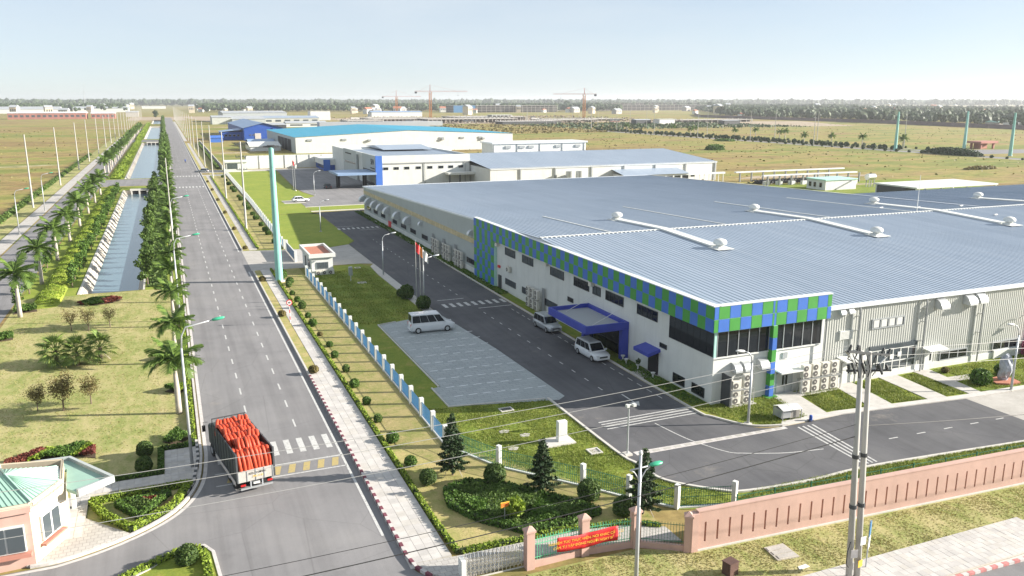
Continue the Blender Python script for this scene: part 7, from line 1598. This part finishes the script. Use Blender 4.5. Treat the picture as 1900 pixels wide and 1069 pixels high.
shed(74, 112, 1035, 1120, 6, 9, 'long low grey factory right of the far grey shed', 'clad_shade', 'greyroof'); shed(70, 150, 1130, 1230, 12, 14, 'tall pale grey factory with white eave in the distance', 'clad_shade', 'greyroof'); shed(112, 178, 1050, 1100, 6.5, 9, 'silver curved-roof warehouse left of the white cube building', 'clad', 'roof', ridge='x', win=6)
shed(194, 222, 1215, 1240, 13, 13.2, 'plain pale cube-shaped building beyond the turquoise roof', 'white', 'greyroof'); shed(118, 160, 900, 920, 4, 6, 'white low building with two dark windows beyond blue roof', 'white', 'greyroof', win=2); shed(165, 250, 820, 880, 5, 6, 'low pale roof slab behind the turquoise-roofed hall', 'concrete', 'concrete')
shed(70, 105, 800, 850, 5, 6.5, 'dark low shed behind the blue factory roof', 'darkgrey', 'greyroof')
shed(-215, -110, 1440, 1475, 9, 11, 'long reddish low building at far end of left field', 'redbrick', 'white', win=14); shed(-104, -70, 1450, 1475, 8, 10, 'shorter reddish building right of the long one', 'redbrick', 'white', win=5); shed(-60, -40, 1600, 1620, 8, 10, 'small pale building near the far road end', 'concrete', 'greyroof')
shed(-420, -215, 2130, 2200, 9, 15, 'wide grey-blue roofed factory far left', 'white', 'greyroof'); shed(-330, -250, 3200, 3300, 16, 18, 'long white factory with lettering far left near horizon', 'white', 'white', win=8); shed(-205, -80, 2320, 2400, 9, 14, 'far grey factory behind the reddish building', 'white', 'greyroof'); shed(-190, -110, 2900, 3000, 14, 17, 'white-roofed factory near the horizon left of road', 'clad_shade', 'white')
shed(-70, 10, 3300, 3340, 7, 9, 'white long building on the horizon where the road ends', 'white', 'white'); shed(95, 125, 2700, 2730, 16, 18, 'white cube building on the horizon right of the road', 'white', 'white'); shed(250, 330, 2900, 2960, 12, 14, 'low white building on the horizon above grey factories', 'white', 'white'); shed(430, 560, 3000, 3050, 14, 16, 'cream block near the horizon above the blue factory', 'cream', 'white', win=5)
# shared far houses of the village
hm = []
for k in range(3):
    m = MB(); w_, d_, h_ = (9, 8, 6), (7, 9, 9), (12, 8, 5); a = (w_, d_, h_)[k]; m.bx(-a[0] / 2, a[0] / 2, -a[1] / 2, a[1] / 2, 0, a[2]); wl_ = m.mesh('wall', MT[('white', 'cream', 'concrete')[k]])
    m = MB(); m.add([(-a[0] / 2 - .4, -a[1] / 2 - .4, a[2]), (a[0] / 2 + .4, -a[1] / 2 - .4, a[2]), (a[0] / 2 + .4, 0, a[2] + 2.4), (-a[0] / 2 - .4, 0, a[2] + 2.4), (a[0] / 2 + .4, a[1] / 2 + .4, a[2]), (-a[0] / 2 - .4, a[1] / 2 + .4, a[2])], [(0, 1, 2, 3), (3, 2, 4, 5), (0, 3, 5), (1, 4, 2)]); rf_ = m.mesh('roof', MT[('terracotta', 'greyroof', 'greyroof')[k]])
    m = MB(); [m.bx(-a[0] / 2 + 1 + j * a[0] / 3.4, -a[0] / 2 + 2.2 + j * a[0] / 3.4, -a[1] / 2 - .08, -a[1] / 2, a[2] * .5, a[2] * .8) for j in range(3)]; hm.append((wl_, rf_, m.mesh('windows', MT['glass_mid'])))
cr_, sr_ = math.cos(R(22.6)), math.sin(R(22.6))
for i in range(170):                      # a belt of houses beyond the fields
    dist = rnd.uniform(1700, 3600); az = R(rnd.uniform(-9, 56)); x, y = dist * math.sin(az), dist * math.cos(az)
    if -90 < x < 60: continue
    t = T('village_house', 'far village house half hidden among the trees', 'house', (x, y, 0), rnd.uniform(-.5, .5), 'far village houses'); k = rnd.randrange(3); s_ = rnd.uniform(1.0, 1.9); t.scale = (s_, s_, s_)
    for me, n in zip(hm[k], ('wall', 'roof', 'windows')): link(n, me, t)
for (x, y, s_, l) in ((880, 1130, 1.0, 'white house behind the dark boundary wall, leftmost'), (930, 1020, 1.2, 'blue-grey house with white gable behind the boundary wall'), (905, 800, .9, 'low house with pale roof behind the dark wall')):
    t = T('village_house', l, 'house', (x, y, 0), .4); t.scale = (s_,) * 3
    for me, n in zip(hm[0], ('wall', 'roof', 'windows')): link(n, me, t)
shed(838, 880, 640, 652, 4, 6, 'long low house with grey-green roof behind the dark wall', 'concrete', 'trim_teal', 'village_house', 'house'); shed(800, 818, 590, 602, 5, 5.4, 'white box-like hut behind the dark boundary wall', 'white', 'white', 'village_house', 'house')
# dark boundary wall
t = T('boundary_wall', 'long dark purple-grey wall before the wood at right', 'wall', (824, 816, 0))
pp = [(990, 1420), (836, 1180), (824, 816), (757, 548), (700, 380)]
for a, b in zip(pp[:-1], pp[1:]):
    a, b = Vector(a), Vector(b); n = max(1, round((b - a).length / 45))
    for k in range(n): p, q = a.lerp(b, k / n), a.lerp(b, (k + .985) / n); m = MB(); c = (p + q) / 2; m.box((c.x, c.y, 2.1), ((q - p).length, .6, 4.2 + rnd.uniform(-.25, .25)), math.atan2((q - p).y, (q - p).x)); m.build('wall_section', MT['purplewall'], t)
MT['shadowy'] = M('interior_shade_dark', (.11, .10, .095), .9, .3, .1)  # shade inside the frames, put into one dark colour
MT['rubble'] = M('site_rubble', (.22, .18, .15), .9, .4, .3)
# unfinished concrete frames
def frame(x0, x1, y0, y1, nx, ny, fl, fh, label, mat='concrete', cat='building', screen=None):
    t = T('unfinished_building', label, cat, ((x0 + x1) / 2, y0, 0))
    for f in range(fl): MB().bx(x0, x1, y0, y1, (f + 1) * fh - .5, (f + 1) * fh).build('floor_slab', MT[mat], t)
    cm_ = MB().bx(-.35, .35, -.35, .35, 0, fl * fh + (1.2 if fl < 2 else 0)).mesh('column', MT[mat])
    for i in range(nx):
        for j in range(ny): link('column', cm_, t, Vector((x0 + .5 + (x1 - x0 - 1) * i / max(1, nx - 1), y0 + .5 + (y1 - y0 - 1) * j / max(1, ny - 1), 0)) - wl(t))
    MB().bx(x0 + 1, x1 - 1, y0 + 4, y1 - 1, 0, fl * fh - .7).build('interior_shade', MT['shadowy'], t)  # dark box added to paint the shade between slabs and columns
    if screen: MB().bx(x0 - .3, x0 + (x1 - x0) * screen[0], y0 - .4, y0 - .1, 0, fl * fh).build('scaffold_screen', MT[screen[1]], t)
    return t
frame(640, 915, 1900, 1960, 24, 2, 3, 5.5, 'long three-storey concrete frame with blue screen in mid distance', 'concrete', screen=(.2, 'fence_blue')); frame(1130, 1560, 2150, 2230, 30, 2, 2, 8, 'wide pale concrete frame before the wood', 'concrete'); frame(1340, 1700, 2400, 2450, 26, 2, 3, 7, 'second row of white columns behind the wide concrete frame', 'concrete')
frame(250, 330, 1060, 1150, 16, 8, 1, 4.2, 'field of grey columns on building site, left part', 'concrete'); frame(300, 420, 990, 1040, 22, 5, 1, 5, 'field of grey columns on building site, middle part', 'concrete'); frame(372, 470, 1075, 1160, 12, 4, 1, 5.5, 'low concrete frame with dark netting behind the columns', 'concrete', screen=(.7, 'darkgrey')); frame(365, 440, 905, 930, 24, 2, 1, 3.4, 'long retaining structure with white posts in front of site', 'kerb_white', screen=(1.0, 'darkgrey')); frame(420, 450, 1080, 1100, 6, 2, 2, 4, 'small white scaffold frame right of the dark netting', 'white')
shed(330, 420, 1420, 1450, 8, 10, 'white and teal shed behind the building site', 'white', 'blueroof'); shed(535, 556, 836, 850, 6, 6.3, 'white site hut right of the columns', 'white', 'white', 'site_hut', 'hut'); shed(512, 532, 850, 862, 5, 6, 'grey site hut left of the white one', 'darkgrey', 'greyroof', 'site_hut', 'hut'); shed(600, 622, 800, 812, 4.5, 5, 'dark fronted site hut right of the white one', 'darkgrey', 'greyroof', 'site_hut', 'hut')
for i in range(26): x, y = rnd.uniform(250, 560), rnd.uniform(960, 1280); shed(x, x + rnd.uniform(4, 14), y, y + rnd.uniform(3, 8), rnd.uniform(1, 3), rnd.uniform(3, 4), 'heap of stacked material on the building site', rnd.choice(['darkgrey', 'concrete', 'redbrick', 'concrete']), rnd.choice(['darkgrey', 'concrete', 'kerb']), 'material_stack', 'material', group='stacked material on the building site')
# more clutter on the building site and scrub in front of it
for i, (x0, x1, y0, y1, nx, ny, l) in enumerate(((450, 520, 960, 1010, 12, 4, 'grid of pale posts right of the white scaffold frame'), (480, 600, 1030, 1080, 18, 3, 'row of concrete stumps behind the pale posts'), (205, 250, 1010, 1060, 9, 4, 'leftmost grid of columns on the building site'), (600, 720, 900, 930, 14, 2, 'low concrete frame right of the site huts'))): frame(x0, x1, y0, y1, nx, ny, 1, rnd.uniform(2.4, 4), l)
P = np.stack([npr.uniform(225, 640, 5200), npr.uniform(880, 1330, 5200), npr.uniform(.2, 3.4, 5200)], 1); P = P[(np.sin(P[:, 0] * .045) + np.sin(P[:, 1] * .06 + 1)) > -.4]; V, F = leaf_quads(P, 1.5); o = link('rubble', np_mesh('rubble', V - P[0], F, MT['rubble']), None, tuple(P[0])); tag(o, 'jumble of timber, rubble and formwork across the building site', 'rubble', None, 'stuff')
bank(372, 640, 700, 900, 2600, 1.6, 'leaf_far', 2.2, 'scattered scrub beyond the distant cross road'); bank(180, 380, 640, 900, 1500, .8, 'leaf_dry', 2.0, 'dry weeds in the field behind the turquoise hall')
# tower cranes
def crane(x, y, h, head, jl, cj, ang, label, mat='craneorange', jm='cranered'):
    t = T('tower_crane', label, 'crane', (x, y, 0), ang); s_ = 1.7; m = MB()
    for a in (-s_, s_):
        for b in (-s_, s_): m.bx(a - .35, a + .35, b - .35, b + .35, 0, h)
    k = 0; z = 0
    while z < h - 2.6:
        for a, b in (((-s_, -s_), (s_, -s_)), ((s_, -s_), (s_, s_)), ((s_, s_), (-s_, s_)), ((-s_, s_), (-s_, -s_))): m.bar((*a, z), (*b, z + 2.6), .34); m.bar((*a, z + 2.6), (*b, z + 2.6), .34)
        z += 2.6
    link('mast', m.mesh('mast', MT[mat]), t); m = MB(); m.bar((0, 0, h), (0, 0, h + head), .7); m.bar((-.9, 0, h), (0, 0, h + head), .25); link('tower_head', m.mesh('tower_head', MT[jm]), t)
    def jib(x1, nm):
        m = MB(); n = max(3, int(abs(x1) / 3.2)); st = x1 / n
        m.bar((0, -.7, h), (x1, -.7, h), .22); m.bar((0, .7, h), (x1, .7, h), .22); m.bar((0, 0, h + 1.3), (x1, 0, h + 1.3), .22)
        for k in range(n): m.bar((k * st, -.7, h), ((k + .5) * st, 0, h + 1.3), .13); m.bar(((k + .5) * st, 0, h + 1.3), ((k + 1) * st, -.7, h), .13)
        m.bar((x1 * .7, 0, h + 1.3), (0, 0, h + head), .12); link(nm, m.mesh(nm, MT[jm]), t)
    jib(jl, 'jib'); jib(-cj, 'counter_jib'); link('counterweight', MB().bx(-cj, -cj + 3.5, -1.2, 1.2, h - 2.6, h + .3).mesh('counterweight', MT['darkgrey']), t); link('cab', MB().bx(.6, 2.6, -1.9, -.5, h - 2.2, h).mesh('cab', MT['white']), t); link('hook_block', MB().bx(jl * .75 - .5, jl * .75 + .5, -.4, .4, h - 6, h - 5).mesh('hook_block', MT['darkgrey']), t); link('hook_rope', MB().bx(jl * .75 - .06, jl * .75 + .06, -.06, .06, h - 5, h).mesh('hook_rope', MT['darkgrey']), t)
crane(454, 1722, 35.7, 13, 52, 30, R(-12), 'orange tower crane, leftmost of three on the horizon'); crane(387, 1262, 41, 10.5, 58, 24, R(-14), 'red-armed orange tower crane, middle and tallest of three'); crane(575, 1104, 36.4, 9, 46, 18, R(150), 'orange tower crane, rightmost of three on the horizon')
t = T('radio_mast', 'thin lattice mast above the far left buildings', 'mast', (-190, 2500, 0)); m = MB(); 
for a in (0, 2.1, 4.2): m.bar((math.cos(a) * 3, math.sin(a) * 3, 0), (0, 0, 62), .5)
for k in range(8): m.bar((-3 + .35 * k, 0, k * 7), (3 - .35 * k, 0, k * 7 + 3), .35)
link('lattice', m.mesh('lattice', MT['metalgrey']), t); link('antenna', MB().bx(-.3, .3, -.3, .3, 62, 70).mesh('antenna', MT['metalgrey']), t)
t = T('radio_mast', 'thin mast above the right-hand wood', 'mast', (1500, 1150, 0)); link('pole', MB().cyl(0, 0, 0, 48, .6, .25, 6).mesh('pole', MT['metalgrey']), t); link('antenna', MB().bx(-1.6, 1.6, -.2, .2, 44, 44.6).mesh('antenna', MT['metalgrey']), t)
# ---- far right road planting
for i, (x, y) in enumerate(((391, 508), (393.5, 462), (373, 415), (385, 404), (387, 381), (405, 502), (405, 470), (376, 640), (392, 560), (398, 600), (386, 350), (374, 540))): palm(x, y, 1.15, '%s palm from the right end along the distant cross road' % ordn(i), 'palms along the distant cross road', False)
for i, (x, y) in enumerate(((363.8, 396.4), (370.8, 465), (367, 521), (372, 589), (379, 663), (400, 555), (396, 470), (388, 420), (398, 360), (430, 345), (470, 330))): conc_pole(x, y, 20.4, '%s pale pole from the near end along the distant cross road' % ordn(i), 0, 'poles along the distant cross road')
for i in range(16): conc_pole(rnd.uniform(380, 520), rnd.uniform(720, 1200), 18.5, 'pale pole standing beyond the distant cross road', 0, 'pale poles beyond the cross road')
def far_bushes(pts, s0, s1, label, group):
    for (x, y) in pts: o = shrub(x, y, lowF, label, group, rnd.uniform(s0, s1), 'far_bush', 'bush')
lowF = shrub_mesh(1.0, 160, .6, 'leaf_far', 'farbush', .9)
far_bushes([(377 + rnd.uniform(-1, 1), 345 + i * 4.2) for i in range(84)], .9, 1.6, 'dark round bush in the row on the distant median', 'bushes on the distant median')
far_bushes([(364.5 + rnd.uniform(-.3, .3), 262 + i * 8) for i in range(46)], .5, .9, 'small bush along the near kerb of the distant road', 'bushes along the near kerb of distant road')
far_bushes([(394 + rnd.uniform(-1, 1) + i * .3, 340 + i * 8) for i in range(30)], .6, 1.0, 'small bush along the far kerb of the distant road', 'bushes along the far kerb of distant road')
def thicket(cx, cy, rx, ry, h, n, label, mat='leaf_far', size=.8):
    P, N = sphere_pts(n, (rx, ry, h), (0, 0, .1), .35, .15, -.05); V, F = leaf_quads(P, size, 1.4, .3, N); t = T('thicket', label, 'thicket', (cx, cy, 0)); link('foliage', np_mesh('thicket', V, F, MT[mat]), t); C, CF = ico(2, (rx * .85, ry * .85, h * .8), (0, 0, 0)); link('dark_core', np_mesh('thicket_core', C, CF, MT['core']), t)
thicket(369, 303, 4.5, 17, 3.6, 2600, 'long dark thicket beside the distant cross road', 'leaf_far', .8); thicket(283, 385, 6, 5, 3.0, 900, 'lone green bush in the brown field behind warehouse', 'leaf', .7); thicket(354, 470, 5, 9, 1.4, 500, 'low green patch of scrub beside the distant road', 'leaf', .8); thicket(300, 233, 9, 3, 1.2, 500, 'low scrub patch in field near right edge', 'leaf_dry', .6)
t = T('entrance_hut', 'small purple-red open hut beside the middle turquoise pylon', 'hut', (432, 336, 0)); 
for x in (427, 437):
    for y in (333, 339): MB().bx(x - .5, x + .5, y - .5, y + .5, 0, 3.2).build('column', MT['redbrick'], t)
MB().bx(425, 439, 331.5, 340.5, 3.2, 4.3).build('roof', MT['redbrick'], t); MB().bx(430, 436, 336, 340, 0, 3.2).build('wall', MT['pink_dark'], t)
# ---- woods on the horizon (countless trees: stuff) and single big trees
def wood(name, label, sampler, n, h0, h1, per=26):
    Vs = []; Fs = []; b = 0; B = [ico(1, (1, 1, 1), (0, 0, 0), .14) for _ in range(6)]
    for i in range(n):
        x, y = sampler(); h = rnd.uniform(h0, h1); wd = h * rnd.uniform(.42, .75)
        for q in range(3):
            V, F = B[rnd.randrange(6)]; a = rnd.uniform(0, 6.28); ca, sa = math.cos(a), math.sin(a); V2 = np.stack([V[:, 0] * ca - V[:, 1] * sa, V[:, 0] * sa + V[:, 1] * ca, V[:, 2]], 1)
            s_ = np.array((wd * .5, wd * .5, h * .34)) * rnd.uniform(.6, 1.1); Vs.append(V2 * s_ + np.array((x + rnd.gauss(0, wd * .3), y + rnd.gauss(0, wd * .3), h * rnd.uniform(.45, .72)))); Fs.append(F + b); b += len(V)
    V = np.concatenate(Vs); o = link(name, np_mesh(name, V, np.concatenate(Fs), MT['woodmat']), None); tag(o, label, 'wood', None, 'stuff')
MT['woodmat'] = MLEAF('wood_foliage', (.022, .042, .018), (.065, .095, .035), .0)
def polar(a0, a1, d0, d1):
    def f():
        for _ in range(60):
            az = R(rnd.uniform(a0, a1)); d = math.sqrt(rnd.uniform(d0 * d0, d1 * d1)); x, y = d * math.sin(az), d * math.cos(az)
            if not (-75 < x < 90 and y < 3300): return x, y
        return x, y
    return f
wood('wood', 'hazy wood along the horizon left of the road', polar(-14, -2.2, 2300, 4600), 2600, 12, 22); wood('wood', 'hazy wood along the horizon behind the cranes', polar(2, 30, 2150, 4400), 6800, 12, 23); wood('wood', 'dense wood beyond the concrete frames and boundary wall', polar(27, 37, 2800, 4000), 3000, 13, 24); wood('wood', 'dense wood right of the wide concrete frame', polar(36.5, 45, 1950, 3600), 2200, 10, 19)
def right_wood():
    while True:
        x, y = rnd.uniform(780, 2200), rnd.uniform(350, 2100)
        lim = 770 + max(0, (y - 548)) * .16 if y < 1180 else 880 + (y - 1180) * .62
        if x > lim + 12 and rnd.random() < .55 + .45 * (x < lim + 250): return x, y
wood('wood', 'dense green wood behind the dark boundary wall at right', right_wood, 6500, 8, 17); wood('wood', 'far wood closing the horizon', polar(-16, 58, 4600, 7600), 7500, 26, 42)
BT = [leafy_tree(13, 9, 31, 700, 1.3, 'leaf_far', .3), leafy_tree(16, 13, 33, 800, 1.5, 'leaf_far', .35)]
for i, (x, y, s_, l) in enumerate(((-330, 1500, 1.0, 'dark round tree at far left end of the field'), (-250, 1520, .8, 'lone tree left of the long reddish building'), (1050, 2330, 1.3, 'big dark tree rising above the frame, left of a pair'), (1160, 2340, 1.4, 'big dark tree rising above the frame, right of a pair'), (1390, 2330, 1.4, 'broad dark tree behind the rightmost crane'), (1560, 2150, 1.3, 'tall dark tree right of the wide concrete frame'), (990, 1330, 1.2, 'large tree above the dark wall near the white house'), (900, 1050, .9, 'tree behind the dark wall beside gabled house'), (330, 2250, 1.1, 'dark tree cluster above the blue factory, left'), (420, 2200, 1.2, 'dark tree cluster above the blue factory, right'), (-12, 1480, .8, 'dark tree at the far end of the canal'))):
    tree(x, y, BT[i % 2], s_, l, None, 'broad_tree')
# low hill on the horizon
m = MB(); pts = [(1500, 7200, 0), (1900, 7200, 26), (2200, 7200, 40), (2500, 7200, 32), (2900, 7200, 20), (3300, 7200, 0)]
for (a, b) in zip(pts[:-1], pts[1:]): m.quad(a, b, (b[0], b[1] + 900, 0), (a[0], a[1] + 900, 0)); m.quad((a[0], a[1] - 900, 0), (b[0], b[1] - 900, 0), b, a)
m.build('hill', MT['woodmat'], kind='structure')
# ================================================================== haze: closed box of even, thin, pale air
hb = MB().bx(-9100, 9100, -500, 9100, -3.0, 76.0); hz = hb.build('haze', None if False else MT['white'], kind='stuff'); hz['label'] = 'thin pale morning haze lying over the plain'; hz['category'] = 'haze'
hmz = bpy.data.materials.new('haze_air'); hmz.use_nodes = True; n_ = hmz.node_tree.nodes; n_.clear(); ho = n_.new('ShaderNodeOutputMaterial'); pv = n_.new('ShaderNodeVolumePrincipled')
pv.inputs['Color'].default_value = (.93, .96, 1.0, 1); pv.inputs['Density'].default_value = HAZE; pv.inputs['Anisotropy'].default_value = .3
hmz.node_tree.links.new(pv.outputs[0], ho.inputs['Volume']); hz.data.materials.clear(); hz.data.materials.append(hmz)
